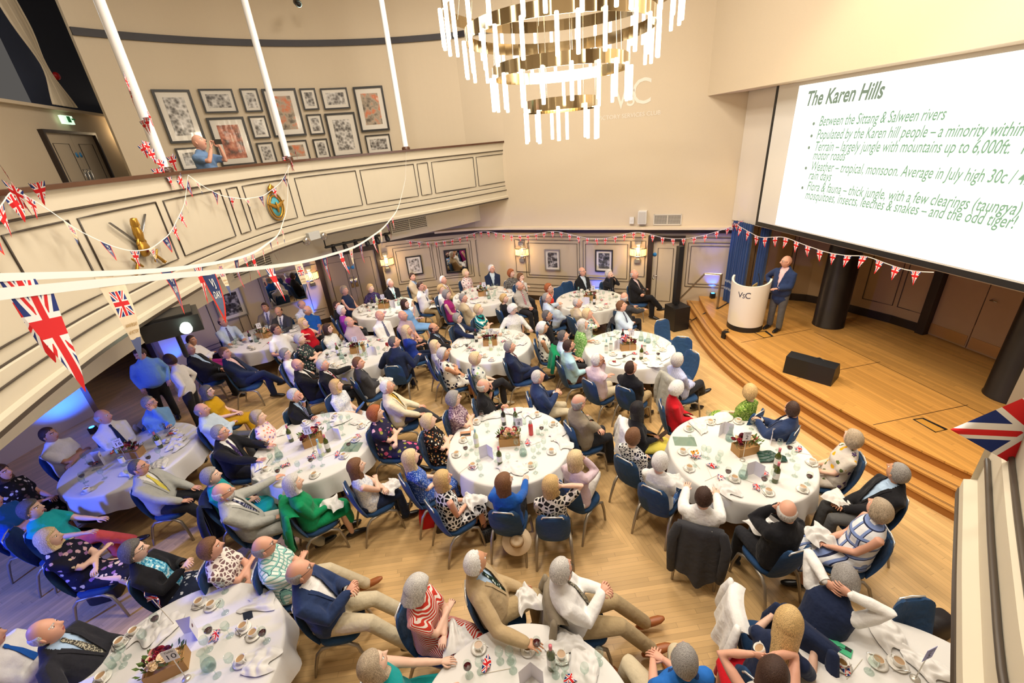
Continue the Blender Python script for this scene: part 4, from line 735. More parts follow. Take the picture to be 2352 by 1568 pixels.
def hair_geo(kind):
    if kind in HAIRC: return HAIRC[kind]
    nv, nh = 40, 44; d = dirs(nv, nh); D = d.reshape(-1, 3); S = head_surface(D); x, y, z = D.T; r = np.random.RandomState(len(kind) * 7 + ord(kind[0]))
    # hairline height as a function of facing direction
    line = np.interp(y, [-1, -.55, -.1, .22, .45, 1], [-.62, -.55, -.22, .16, .52, .64])
    ph_ = np.arctan2(x, y); line = line + .05 * np.sin(ph_ * 11 + 1) * (y > -.2) + .04 * np.sin(ph_ * 23)
    mask = sst(-.05, .14, z - line); top = sst(.25, .65, z) * sst(-.75, -.2, y)
    th = .010; bumps = np.zeros(len(D))
    for _ in range(26):
        c = unit(r.normal(size=3)); bumps += gs(np.arccos(np.clip(D @ c, -1, 1)), .30) * r.uniform(-.5, 1)
    if kind == 'fringe': mask = sst(-.05, .10, z - line) * (1 - sst(.28, .50, z)) * (1 - sst(.0, .25, y)); th = .009
    elif kind == 'thin': th = .006; mask = mask * sst(-.02, .12, z - line - .20 * sst(.2, .7, y))
    elif kind == 'receding': mask = sst(-.02, .12, z - line - .36 * sst(-.35, .35, y) * (1 - .5 * gs(x, .25))); th = .010
    elif kind == 'puffy': th = .021; line2 = np.interp(y, [-1, -.55, -.1, .22, .45, 1], [-.72, -.66, -.40, .10, .46, .60]); mask = sst(-.05, .12, z - line2)
    elif kind == 'curly': th = .028; line2 = np.interp(y, [-1, -.55, -.1, .30, .5, 1], [-.80, -.72, -.55, .05, .42, .58]); mask = sst(-.05, .12, z - line2); bumps *= 1.6
    elif kind in ('bob', 'long'): th = .020; line2 = np.interp(y, [-1, -.1, .34, .5, 1], [-2, -2, -.2, .44, .60]); mask = sst(-.06, .10, z - line2)
    O = S + D * (mask * th * (1 + .25 * bumps) - .006 * (1 - mask))[:, None]
    if kind in ('bob', 'long'):
        L = .155 if kind == 'bob' else .36; hang = (z < 0) & (y < .42); k = np.clip(-z[hang], 0, 1)
        ph = np.arctan2(y[hang], x[hang]); a = .098 if kind == 'bob' else .098; wob = 1 + .05 * np.sin(ph * 9) * k
        rr = np.where(k > .93, (1 - k) / .07, 1) * wob
        bx = np.cos(ph) * a * rr * (1 - (.10 if kind == 'bob' else .12) * k); by = np.sin(ph) * .112 * rr - .012 * k
        t = np.arccos(np.clip(-k, -1, 1)) / (math.pi / 2) - 1
        hz = -L * t
        if kind == 'long': by = np.where(by < 0, by - .02 * t, by - .05 * t)
        blend = sst(.34, .22, y[hang]) if False else 1 - sst(.22, .42, y[hang])
        new = np.stack([bx, by, hz + .0], 1); O[hang] = O[hang] * (1 - blend)[:, None] + new * blend[:, None]
    F = [(j * nh + i, (j + 1) * nh + i, (j + 1) * nh + (i + 1) % nh, j * nh + (i + 1) % nh) for j in range(nv - 1) for i in range(nh)]
    F += [tuple(range(nh)), tuple((nv - 1) * nh + i for i in range(nh))[::-1]]
    HAIRC[kind] = (O, F); return HAIRC[kind]
def beard_geo():
    if 'beard' in HAIRC: return HAIRC['beard']
    nv, nh = 34, 40; D = dirs(nv, nh).reshape(-1, 3); S = head_surface(D); x, y, z = D.T
    m = sst(-.30, -.46, z) * sst(.10, .30, y) * (1 - gs(x, .22) * gs(z + .50, .05)); O = S + D * (m * .014 - .006 * (1 - m))[:, None]
    F = [(j * nh + i, (j + 1) * nh + i, (j + 1) * nh + (i + 1) % nh, j * nh + (i + 1) % nh) for j in range(nv - 1) for i in range(nh)]
    HAIRC['beard'] = (O, F); return HAIRC['beard']
def glasses_geo():
    if 'glasses' in HAIRC: return HAIRC['glasses']
    g = G(); a = np.linspace(0, 2 * math.pi, 13)
    for s in (-1, 1):
        g.tube([(s * .031 + .022 * math.cos(q), .096 - .004 * abs(math.cos(q)), .014 + .016 * math.sin(q)) for q in a], .0022, 5, cap=False)
        g.tube([(s * .053, .092, .018), (s * .070, .062, .019), (s * .081, .0, .016), (s * .080, -.012, .006)], .0022, 5)
    g.tube([(-.009, .097, .016), (.009, .097, .016)], .002, 5)
    HAIRC['glasses'] = (np.concatenate(g.V), g.F); return HAIRC['glasses']
HANDC = {}
def hand_geo(curl):
    """right hand, palm down: wrist at origin, fingers along +y, thumb towards -x"""
    if curl in HANDC: return HANDC[curl]
    g = G(); g.tube([(0, -.02, 0), (0, .012, 0), (0, .045, .001), (.001, .082, 0)], [(.025, .019), (.028, .017), (.038, .016), (.040, .012)], 10, ref=(1, 0, 0))
    c = {'flat': .12, 'soft': .42, 'fist': 1.15}[curl]
    for k, (bx, L, r) in enumerate(((-.030, .070, .0085), (-.010, .078, .0088), (.011, .073, .0085), (.030, .058, .0075))):
        p = np.array([bx, .084 - .004 * abs(k - 1), .002]); a = -.08 + c * .35; pts = [p]; yaw = (k - 1.4) * .07
        for seg in (.45, .32, .26):
            p = p + L * seg * np.array([math.sin(yaw) * math.cos(a), math.cos(a) * math.cos(yaw), -math.sin(a)]); pts.append(p); a += c * .8 + .05 * k
        g.tube(pts, [r, r * .95, r * .88, r * .75], 7)
    g.tube([(-.022, .018, -.004), (-.044, .042, -.012), (-.050, .066, -.018 - .006 * c), (-.044, .086, -.022 - .012 * c)], [.0115, .0105, .0095, .0078], 7)
    HANDC[curl] = (np.concatenate(g.V), g.F); return HANDC[curl]
def basis(fwd, up):
    f = unit(fwd); u = unit(np.asarray(up, float) - f * (f @ np.asarray(up, float))); return np.stack([np.cross(f, u), f, u], 1)
def ik(S, T, a, b, hint):
    d = T - S; L = np.linalg.norm(d); L2 = min(L, (a + b) * .985); u = d / L; T = S + u * L2; k = (a * a - b * b + L2 * L2) / (2 * L2)
    h = math.sqrt(max(a * a - k * k, 1e-6)); p = np.asarray(hint, float); p = unit(p - u * (p @ u)); return S + u * k + p * h, T
COL = dict(black=(30, 30, 34), dark=(44, 44, 50), navy=(34, 44, 72), navy2=(44, 60, 98), grey=(120, 120, 122), lgrey=(176, 176, 168), tweed=(140, 128, 108), tan=(184, 160, 122), beige=(206, 188, 158), cream=(226, 214, 186),
           white=(238, 236, 232), pink=(232, 196, 196), lilac=(212, 188, 196), mauve=(176, 154, 164), lblue=(176, 202, 230), pblue=(196, 212, 228), aqua=(176, 214, 222), blue=(30, 90, 176), rblue=(36, 60, 150), sky=(126, 172, 222), red=(196, 24, 36),
           orange=(226, 58, 40), magenta=(160, 40, 116), purple=(146, 50, 150), teal=(20, 150, 150), green=(16, 136, 84), mustard=(196, 150, 20), yellow=(222, 206, 90), coral=(222, 92, 96), khaki=(176, 154, 116), stone=(206, 192, 162), charcoal=(62, 62, 66),
           brown=(84, 50, 40), dtrou=(40, 40, 44), gtrou=(92, 92, 92), jeans=(58, 74, 104), stripeblue=(150, 164, 206), olive=(96, 90, 60), ly=(240, 214, 130), turq=(30, 170, 176), denim=(110, 140, 178))
PATS = dict(geo=('geo', [(28, 28, 44), (236, 234, 230)], 1.5), flod=('flo', [(40, 36, 66), (210, 90, 130), (150, 150, 70), (230, 180, 190)], .7), fbk=('flo', [(24, 22, 24), (226, 180, 110), (230, 220, 200), (190, 110, 70)], 1.5), fpink=('flo', [(240, 218, 212), (226, 120, 120), (150, 120, 180), (240, 160, 110)], 1.2),
            fyel=('flo', [(214, 206, 196), (226, 172, 30), (96, 110, 60), (90, 70, 110)], .75), fgreen=('spk', [(70, 96, 46), (124, 160, 60), (196, 206, 130)], 1.2), plaid=('chk', [(232, 234, 238), (130, 150, 200), (40, 46, 76)], .55), bdot=('dot', [(74, 116, 182), (200, 216, 236)], 1.2),
            pwh=('spk', [(90, 66, 84), (158, 130, 146), (222, 210, 206)], 1.), fblue=('spk', [(36, 70, 150), (60, 96, 180), (200, 214, 236)], 1.6), bwleaf=('geo', [(24, 24, 28), (238, 236, 232)], .9), bwk=('geo', [(30, 28, 26), (230, 222, 208), (40, 38, 36)], 1.0), pale=('spk', [(196, 202, 216), (226, 228, 232), (238, 238, 238)], 1.),
            navyflo=('flo', [(24, 24, 44), (150, 110, 160), (226, 206, 170), (206, 170, 180)], .9), bluewh=('spk', [(40, 130, 170), (130, 196, 214), (236, 242, 244)], .9), creampr=('geo', [(120, 90, 90), (238, 228, 216)], 1.2), gchk=('chk', [(226, 236, 226), (140, 196, 184), (60, 100, 110)], 1.3), redst=('str', [(206, 60, 46), (242, 232, 222)], 1.9),
            hawaii=('flo', [(40, 110, 196), (236, 238, 240), (30, 60, 110), (130, 180, 226)], .45), tealst=('str', [(26, 148, 150), (238, 232, 222), (24, 26, 40)], .7), whflo=('flo', [(240, 236, 226), (30, 32, 60), (44, 44, 50)], .75), multi=('flo', [(222, 224, 216), (90, 150, 150), (60, 70, 90), (150, 190, 110)], .9),
            lgreen=('spk', [(96, 150, 70), (140, 190, 110), (216, 232, 180)], .9), pinkst=('vst', [(226, 188, 196), (244, 238, 238)], 2.2), lilst=('vst', [(150, 158, 206), (214, 216, 232)], 1.7), greypr=('spk', [(60, 60, 64), (150, 146, 142)], 1.4), magpr=('flo', [(232, 216, 216), (170, 50, 80), (60, 40, 70)], 1.2), dflo=('flo', [(44, 56, 58), (210, 214, 200), (120, 130, 110), (190, 150, 150)], 1.5),
            bkflo=('flo', [(20, 20, 24), (196, 190, 190), (90, 70, 80)], 1.), cbl=('spk', [(220, 220, 214), (232, 230, 222), (200, 200, 196)], 1.), purpr=('spk', [(40, 34, 66), (80, 60, 110)], 1.), leop=('spk', [(90, 74, 58), (180, 156, 126)], 1.6), bwskirt=('flo', [(36, 44, 66), (226, 228, 230), (150, 160, 176)], 1.), stw=('vst', [(236, 232, 228), (90, 90, 96)], 1.2), bwcard=('geo', [(36, 36, 40), (232, 230, 224)], 1.4),
            greyst=('vst', [(196, 190, 184), (150, 146, 142)], 2.), tie=('str', [(40, 46, 80), (150, 150, 170)], 2.), tieR=('str', [(150, 30, 50), (216, 200, 206)], 1.7), tieG=('dot', [(22, 46, 36), (200, 210, 200)], 1.), tieP=('spk', [(70, 66, 60), (190, 184, 160)], 2.), wht=('spk', [(236, 234, 230), (220, 218, 214)], 1.))
def cloth(k):
    if k in PATS: return pat('cloth_' + k, *PATS[k])
    return clothmat('cloth_' + k, COL[k])
SHOE = M('shoe_black', (28, 26, 26), .3); SHOEB = M('shoe_tan', (160, 92, 46), .45); SOLE = M('shoe_sole', (200, 190, 175), .7); METALF = M('spectacle_frame', (50, 44, 42), .35)
REMESH = []; PEOPLE = []
def remesh_obj(pieces, name, mat, parent, vs, kind, info):
    g = G()
    for V, F in pieces: g.add(V, F)
    o = g.obj(name, mat, parent); md = o.modifiers.new('r', 'REMESH'); md.mode = 'VOXEL'; md.voxel_size = vs; md.use_smooth_shade = True
    sm = o.modifiers.new('s', 'SMOOTH'); sm.factor = .5; sm.iterations = 3 if vs > .013 else 4
    REMESH.append((o, kind, info)); return o
def person(px, py, az, upper, lower, hair, who, where, arms='lap', legs='n', sex='m', sk=0, s=1., lean=8, look=None, ex='', pose='sit', z0=0., tz=2.2, xy=None, belly=0., chair=True, ctag=''):
    """one seated or standing guest; px, py: where the photo shows the middle of the head; az: compass the chest faces, clockwise from away-from-camera"""
    A = math.radians(lean); u = np.array([0, -math.sin(A), math.cos(A)]); f = np.array([0, math.cos(A), math.sin(A)]); X = np.array([1., 0, 0])
    stand = pose == 'stand'; H = np.array([0, 0, .92 if stand else .555]); wd = 1.06 if sex == 'm' else .96
    at = lambda x, t, y=0.: H + X * x + u * t + f * y
    nb = at(0, .53, .0); hc = nb + np.array([0, .035, .135]) + np.array([0, -math.sin(A), 0]) * .05
    a = math.radians(az); Rw = rot_z(-a)
    pos = P(px, py, (hc[2]) * s + z0) if xy is None else np.array([*xy, 0]) + Rw @ hc * s
    root = pos - Rw @ (hc * s); root[2] = z0
    if xy is not None: root = np.array([*xy, z0])
    dist = math.hypot(root[0], root[1] ); vs = (.0125 if dist < 5.2 else .017 if dist < 9 else .022) / s
    # gaze
    tgt = np.array(look if look is not None else (6.2, 8.2)); dv = tgt - pos[:2]; yaw = math.atan2(dv[0], dv[1]) - a
    yaw = (yaw + math.pi) % (2 * math.pi) - math.pi; yaw = max(-1.15, min(1.15, yaw)); pit = math.atan2(tz - pos[2], np.hypot(*dv)) + .04
    if 'down' in ex: pit = -.32
    if 'up' in ex: pit = .35
    Rh = rot_z(-yaw) @ rot_x(pit)
    # ---- joints
    shR, shL = at(.172 * wd, .428), at(-.172 * wd, .428); zc = hc[2]
    tg = dict(lap=((.04, .27, .675), (-.05, .29, .66)), thigh=((.14, .36, .655), (-.14, .36, .655)), cross=((-.12, .205 + belly, .79), (.11, .235 + belly, .755)), table=((.17, .47, .81), (-.17, .47, .81)), chinR=((.035, .135, zc - .10), (-.02, .25, .80)), chinL=((-.035, .135, zc - .10), (.02, .25, .80)),
              face=((.045, .15, zc - .085), (-.045, .15, zc - .085)), outR=((.52, .25, .82), (-.08, .28, .67)), outL=((.08, .28, .67), (-.52, .25, .82)), hairR=((.13, -.02, zc + .02), (-.08, .3, .67)), clasp=((.03, .26, .86), (-.03, .27, .85)), fwd=((.12, .56, .76), (-.10, .58, .74)), headE=((.11, .16, zc + .02), (-.10, .16, zc - .03)),
              hip=((.24, .02, 1.0), (-.07, .26, 1.06)), phone=((.10, .30, 1.50), (-.10, .30, 1.50)), side=((.23, .05, .90), (-.23, .05, .90)), armsup=((.07, .16, zc - .02), (-.07, .16, zc - .02)), sideT=((.36, .30, .80), (-.36, .30, .80)))[arms]
    TR, TL = np.array(tg[0], float), np.array(tg[1], float)
    hints = {'cross': ((1, .25, -.55), (-1, .25, -.55)), 'hairR': ((1, .3, -.2), (-.5, -.5, -1)), 'headE': ((1, .5, -.5), (-1, .5, -.5)), 'armsup': ((1, .3, -.6), (-1, .3, -.6)), 'hip': ((1, -.5, .2), (-.5, -.5, -1)), 'clasp': ((.7, -.3, -1), (-.7, -.3, -1)), 'face': ((.5, .4, -1), (-.5, .4, -1))}.get(arms, ((.45, -.6, -1), (-.45, -.6, -1)))
    eR, wR = ik(shR, TR, .285, .25, hints[0]); eL, wL = ik(shL, TL, .285, .25, hints[1])
    hR, hL = H + X * .088, H - X * .088
    if stand:
        kR, kL = np.array([.10, .03, .49]), np.array([-.10, .02, .49]); aR, aL = np.array([.13, -.02, .09]), np.array([-.11, .02, .09])
    elif legs == 'x':    # one leg over the other
        kR, kL = np.array([.03, .43, .655]), np.array([-.07, .42, .525]); aR, aL = np.array([-.13, .63, .33]), np.array([-.07, .44, .10])
    elif legs == 'o':
        kR, kL = np.array([.13, .42, .53]), np.array([-.11, .43, .53]); aR, aL = np.array([.15, .72, .13]), np.array([-.11, .76, .12])
    elif legs == 'w':
        kR, kL = np.array([.22, .38, .53]), np.array([-.22, .38, .53]); aR, aL = np.array([.25, .40, .10]), np.array([-.25, .42, .10])
    else:
        kR, kL = np.array([.105, .42, .53]), np.array([-.105, .42, .53]); aR, aL = np.array([.10, .45, .10]), np.array([-.11, .42, .10])
    # ---- torso sections: t, half width, half depth, forward shift
    b = .02 + belly; SEC = [(-.10, .145, .10, .02), (-.02, .176, .125, .012), (.08, .176, .122 + b, .012 + b * .8), (.20, .164, .112 + b * .8, .010 + b * .6), (.31, .170, .112, .008), (.40, .178, .104, .0), (.455, .160, .082, -.004), (.505, .098, .062, -.004), (.54, .062, .056, .0)]
    if sex == 'f': SEC = [(-.10, .15, .105, .02), (-.02, .180, .125, .012), (.08, .170, .118 + b, .012 + b * .7), (.20, .148, .104 + b * .6, .010), (.31, .156, .122, .022), (.40, .158, .098, .004), (.455, .142, .076, -.004), (.505, .088, .058, -.004), (.54, .054, .050, .0)]
    SEC = [(t, w_ * (1.10 if sex == 'm' else 1.09), d_ * 1.08, y_) for t, w_, d_, y_ in SEC]
    def torso(off, t0=-9, t1=9):
        q = [(t, w_ + off, d_ + off, y_) for t, w_, d_, y_ in SEC if t0 <= t <= t1]; return tube([at(0, t, y) for t, _, _, y in q], [(w_, d_) for _, w_, d_, _ in q], 16, ref=X)
    def surf(x, t, off):
        tt = [q[0] for q in SEC]; w_ = np.interp(t, tt, [q[1] for q in SEC]) + off; d_ = np.interp(t, tt, [q[2] for q in SEC]) + off; y_ = np.interp(t, tt, [q[3] for q in SEC])
        return at(x, t, y_ + d_ * math.sqrt(max(1 - (x / w_) ** 2, .02)))
    def arm(S_, E_, W_, off, part='full', k=1.):
        p = [S_ + (at(0, .44) - S_) * .25, S_, (S_ * .45 + E_ * .55), E_, (E_ * .5 + W_ * .5), W_]; r = [.048 * k + off * .6, .054 * k + off * .75, .050 * k + off, .043 * k + off, .040 * k + off, .029 * k + off]
        if part == 'upper': p, r = p[:3], r[:3]; p[2] = S_ * .35 + E_ * .65
        if part == 'cap': p = [p[0], S_, S_ * .75 + E_ * .25]; r = r[:3]
        return tube(p, r, 10)
    def leg(h, k, an, off, part='full'):
        p = [h - np.array([0, .02, 0]) if not stand else h, h * .5 + k * .5, k, k * .55 + an * .45, an]; r = [.092 + off, .080 + off, .060 + off, .056 + off, .040 + off + (.012 if off > .006 else 0)]
        if part == 'shin': p, r = p[2:], r[2:]
        return tube(p, r, 12)
    U = upper.split(','); kind = U[0]; Lw = lower.split(','); dressed = kind in ('D', 'DN', 'DL')
    sleeve = {'J': 'full', 'C': 'full', 'S': 'full', 'L': 'full', 'DL': 'full', 's': 'upper', 'T': 'upper', 'D': 'upper', 'N': 'none', 'DN': 'none', 'V': 'full'}[kind]
    bare = Lw[0] == 'k'
    arms_ = ((shR, eR, wR), (shL, eL, wL)); legs_ = ((hR, kR, aR), (hL, kL, aL))
    # ---- body: one continuous skin surface
    sk_m = SKINS[sk]; hm = hairmat(hair[1]); body_p = [torso(-.018, -.03, .51), tube([at(0, .47), at(0, .53, .0), hc + np.array([0, -.02, -.055])], [.058 * wd, .055 * wd, .052 * wd], 12), tube([hc + np.array([0, -.02, -.06]), hc + np.array([0, -.01, .01])], [.05, .066], 12)]
    for S_, E_, W_ in arms_: body_p.append(arm(S_, E_, W_, -.010 if sleeve == 'full' else -.003, k=wd))
    for h, k, an in legs_: body_p.append(leg(h, k, an, -.006 if bare else -.014))
    extra = []; RR = Rh
    V, F, mi = HEAD; extra.append((V * 1.09 @ RR.T + hc, F, mi))
    curl = 'fist' if arms in ('clasp', 'face', 'cross', 'phone') else 'soft'
    for sgn, (S_, E_, W_) in ((1, arms_[0]), (-1, arms_[1])):
        hv, hf = hand_geo(curl if arms != 'table' else 'flat'); fw = unit(W_ - E_); up = np.array([0, 0, 1.])
        if arms in ('chinR', 'chinL', 'face', 'headE', 'hairR', 'armsup', 'phone') and W_[2] > .95 + (.37 if stand else 0):
            up = np.array([sgn * .6, -.8, .2]); fw = unit(fw + .5 * unit(hc - W_))
        elif arms in ('table', 'lap', 'thigh', 'fwd', 'outR', 'outL', 'sideT'): fw = unit(fw * np.array([1, 1, .35]) + (np.array([-sgn * .5, .2, -.05]) if arms == 'lap' else np.array([0, .2, 0])))
        if arms == 'cross': fw = unit(fw * np.array([1, 1, .2]) + np.array([-sgn * .3, -.15, 0]))
        B = basis(fw, up if abs(fw[2]) < .9 else np.array([0, 1., 0])); hv2 = hv * np.array([sgn, 1, 1]); f2 = hf if sgn > 0 else [tuple(reversed(q)) for q in hf]
        extra.append(((hv2 * (.98 if sex == 'm' else .88)) @ B.T + W_, f2, [0] * len(f2)))
    o = remesh_obj(body_p, 'person', sk_m, None, vs, 'body', extra)
    for m in (LIP, EYEW, DARK, hm): o.data.materials.append(m)
    o.location = root; o.rotation_euler.z = -a; o.scale = (s, s, s)
    lab = who + ', ' + where; lab = lab if len(lab.replace('-', ' ').split()) < 17 and len(lab.split()) < 17 else who + ' ' + where.replace('seated ', '', 1); lab = lab if len(lab.split()) < 17 else who; lab = ' '.join(lab.split()[:16]); tag(o, lab, 'person', 'guests watching the talk' if pose == 'sit' else None)
    # ---- clothes
    up_off = .010
    def sleeves(off): return [arm(S_, E_, W_, off, sleeve if sleeve != 'none' else 'cap', k=wd) for S_, E_, W_ in arms_] if sleeve != 'none' else []
    def collar(mat, rr=.062, t=.515): g = G(); q = np.linspace(0, 2 * math.pi, 17); g.tube([at(rr * wd * math.sin(w_) * .98, t - .028 * max(0, math.cos(w_)), rr * math.cos(w_)) for w_ in q], (.008, .018), 6, cap=False, ref=u); return g.obj('collar', mat, o)
    def strip(xs, ts, off, name, mat):
        Aq = np.array([[surf(x0 + (x1 - x0) * k, t, off) for k in (0, .5, 1)] for (x0, x1), t in zip(xs, ts)]); g = G(); g.grid(Aq); g.grid(Aq[:, ::-1] - f * .004); return g.obj(name, mat, o)
    def tie(mat, off): ts = [.515, .49, .47, .38, .28, .17, .13]; ws = [.014, .02, .014, .024, .032, .040, .006]; return strip([(-w_, w_) for w_ in ws], ts, off, 'necktie', mat)
    if kind in ('J', 'C', 'V'):
        jm = cloth(U[1]); sm = cloth(U[2]); off = .020 if kind == 'J' else .014
        sh = remesh_obj([torso(.004, -.05, .52)] + ([arm(S_, E_, W_, .010, k=wd) for S_, E_, W_ in arms_] if kind == 'V' else []), 'shirt', sm, o, vs, 'plain', None)
        hem = [] if stand else [tube([at(0, -.02, 0), at(0, -.06, .03)], [(.19, .13), (.185, .13)], 14, ref=X)]
        if stand: hem = [tube([at(0, .02, 0), at(0, -.17, .0)], [(.182, .128), (.192, .135)], 14, ref=X)]
        remesh_obj([torso(off, -.05, .505)] + (sleeves(off) if kind != 'V' else []) + hem, {'J': 'jacket', 'C': 'cardigan', 'V': 'waistcoat'}[kind], jm, o, vs, 'open', (H, u, f, .075 if kind != 'C' else .085, .15 if kind != 'C' else -.05))
        collar(sm)
        if kind != 'V' or True:
            for s_ in (-1, 1):
                if kind == 'J': strip([(s_ * (.008 + .07 * ((t - .15) / .36)), s_ * (.03 + .085 * ((t - .15) / .36))) for t in (.16, .24, .33, .41, .48)], (.16, .24, .33, .41, .48), off + .009, 'lapel', jm)
        if kind != 'C':
            for S_, E_, W_ in arms_: g = G(); d_ = unit(W_ - E_); g.tube([W_ - d_ * .03, W_ + d_ * .012], .040 * wd, 10, cap=False); g.obj('cuff', sm, o)
        if len(U) > 3: tie(cloth(U[3]), .016)
        garm = jm
    else:
        gm = cloth(U[1]); garm = gm; pcs = [torso(up_off, -.08, .505 if kind in ('S', 's') else .47)] + sleeves(up_off + (.006 if kind in ('S', 's') else .004))
        if dressed: pcs += skirt_pieces(H, kR, kL, stand)
        if kind in ('L', 'T', 'N') and not stand: pcs.append(tube([at(0, 0, 0), at(0, -.07, .03)], [(.192, .138), (.186, .13)], 14, ref=X))
        remesh_obj(pcs, 'dress' if dressed else 'shirt' if kind in ('S', 's') else 'top', gm, o, vs, 'plain', None)
        if kind in ('S', 's'): collar(gm)
        if len(U) > 2: tie(cloth(U[2]), .022)
    if Lw[0] == 't':
        tm = cloth(Lw[1]); remesh_obj([tube([at(0, .05, 0), at(0, -.02, .0), at(0, -.09, .03)], [(.176, .12), (.182, .124), (.15, .10)], 14, ref=X)] + [leg(h, k, an, .014) for h, k, an in legs_], 'trousers', tm, o, vs, 'plain', None)
    elif not dressed: remesh_obj(skirt_pieces(H, kR, kL, stand), 'skirt', cloth(Lw[1]), o, vs, 'plain', None)
    for k, an in ((kR, aR), (kL, aL)):
        d_ = an - k; fy = unit(np.array([d_[0] * .4, max(.25, .8 + .0 * d_[1]), 0]));
        if legs in ('o', 'x') and (an[2] > .2 or legs == 'o'): fy = unit(fy + np.array([0, 0, .35 if an[2] > .2 else .45]))
        B = basis(fy, (0, 0, 1.)); g = G(); prof = [(-.065, .026, .030, .035), (-.03, .036, .044, .036), (.03, .037, .048, .030), (.10, .045, .036, .018), (.16, .043, .028, .008), (.195, .026, .020, .004)]
        Vv, Ff = tube([(0, y, z - .012) for y, w_, h_, z in prof], [(w_, h_) for _, w_, h_, _ in prof], 10, ref=(1, 0, 0)); Vv[:, 2] = np.maximum(Vv[:, 2], -.026); off = an - np.array([0, 0, .055])
        g.add(Vv @ B.T + off, Ff, 0); g.box((0, 0, 0), (.001, .001, .001)); g.V.pop(); g.F = g.F[:-6]; g.M = g.M[:-6]; g.n -= 8
        g.obj('shoe', SHOEB if 'tanshoe' in ex else SKINS[0] if 'sandal' in ex else cloth('cream') if 'paleshoe' in ex else SHOE, o)
    # ---- hair, beard, glasses
    def onhead(geo, name, mat, sc=1.09): Vv, Ff = geo; g = G(); g.add(Vv * sc @ RR.T + hc, Ff); return g.obj(name, mat, o)
    if hair[0] != 'bald': onhead(hair_geo(hair[0]), 'hair', hm)
    if 'beard' in ex: onhead(beard_geo(), 'beard', hm)
    if 'glasses' in ex: onhead(glasses_geo(), 'glasses', METALF)
    if 'watch' in ex:
        g = G(); d_ = unit(wL - eL); g.tube([wL - d_ * .035, wL - d_ * .02], .036, 10, cap=False); g.obj('watch', M('watch', (40, 40, 42), .3, .6), o)
    PEOPLE.append(dict(o=o, who=who, xy=root[:2].copy(), az=az, chair=chair and pose == 'sit', ctag=ctag, Rw=Rw, s=s, z0=z0, wR=root + Rw @ (wR * s), wL=root + Rw @ (wL * s), hc=root + Rw @ (hc * s)))
    return o
def skirt_pieces(H, kR, kL, stand):
    m = (kR + kL) / 2
    if stand: return [tube([H + (0, 0, .1), H, np.array([0, .02, .5])], [(.17, .12), (.19, .14), (.22, .19)], 16, ref=(1, 0, 0))]
    return [tube([H - np.array([0, .03, .0]), H * .5 + m * .5 + np.array([0, 0, -.005]), m + np.array([0, .05, -.01])], [(.195, .105), (.20, .095), (.17, .075)], 16, ref=(1, 0, 0)), tube([m + np.array([0, .03, .0]), m + np.array([0, .07, -.22])], [(.165, .07), (.16, .06)], 14, ref=(1, 0, 0))]
def bake_people():
    dg = bpy.context.evaluated_depsgraph_get(); dg.update()
    for o, kind, info in REMESH:
        me = bpy.data.meshes.new_from_object(o.evaluated_get(dg), preserve_all_data_layers=False, depsgraph=dg); mats = list(o.data.materials)
        n = len(me.vertices); V = np.empty(n * 3); me.vertices.foreach_get('co', V); V = V.reshape(-1, 3); Fq = [tuple(p.vertices) for p in me.polygons]; mi = [0] * len(Fq)
        old = o.data; o.modifiers.clear()
        if kind == 'open':
            H, u, f, vw, t0 = info; c = np.array([V[list(q)].mean(0) for q in Fq]) - H; t = c @ u; fy = c @ f
            k = np.clip((t - t0) / (.52 - t0), 0, 1); lim = .006 + vw * k
            if t0 < 0: lim = np.full(len(t), .055)
            keep = ~((fy > .02) & (np.abs(c[:, 0]) < lim) & (t > t0) & (t < .56)); Fq = [q for q, s_ in zip(Fq, keep) if s_]; mi = [0] * len(Fq)
        if kind == 'body':
            Vs = [V]; nn = n
            for (Ve, Fe, Me) in info: Vs.append(Ve); Fq += [tuple(i + nn for i in q) for q in Fe]; mi += list(Me); nn += len(Ve)
            V = np.concatenate(Vs)
        m2 = bpy.data.meshes.new(o.name); m2.from_pydata(V.tolist(), [], Fq)
        for m in mats: m2.materials.append(m)
        if kind == 'body': m2.polygons.foreach_set('material_index', mi)
        m2.polygons.foreach_set('use_smooth', [True] * len(m2.polygons)); m2.update()
        o.data = m2; bpy.data.meshes.remove(me); bpy.data.meshes.remove(old)
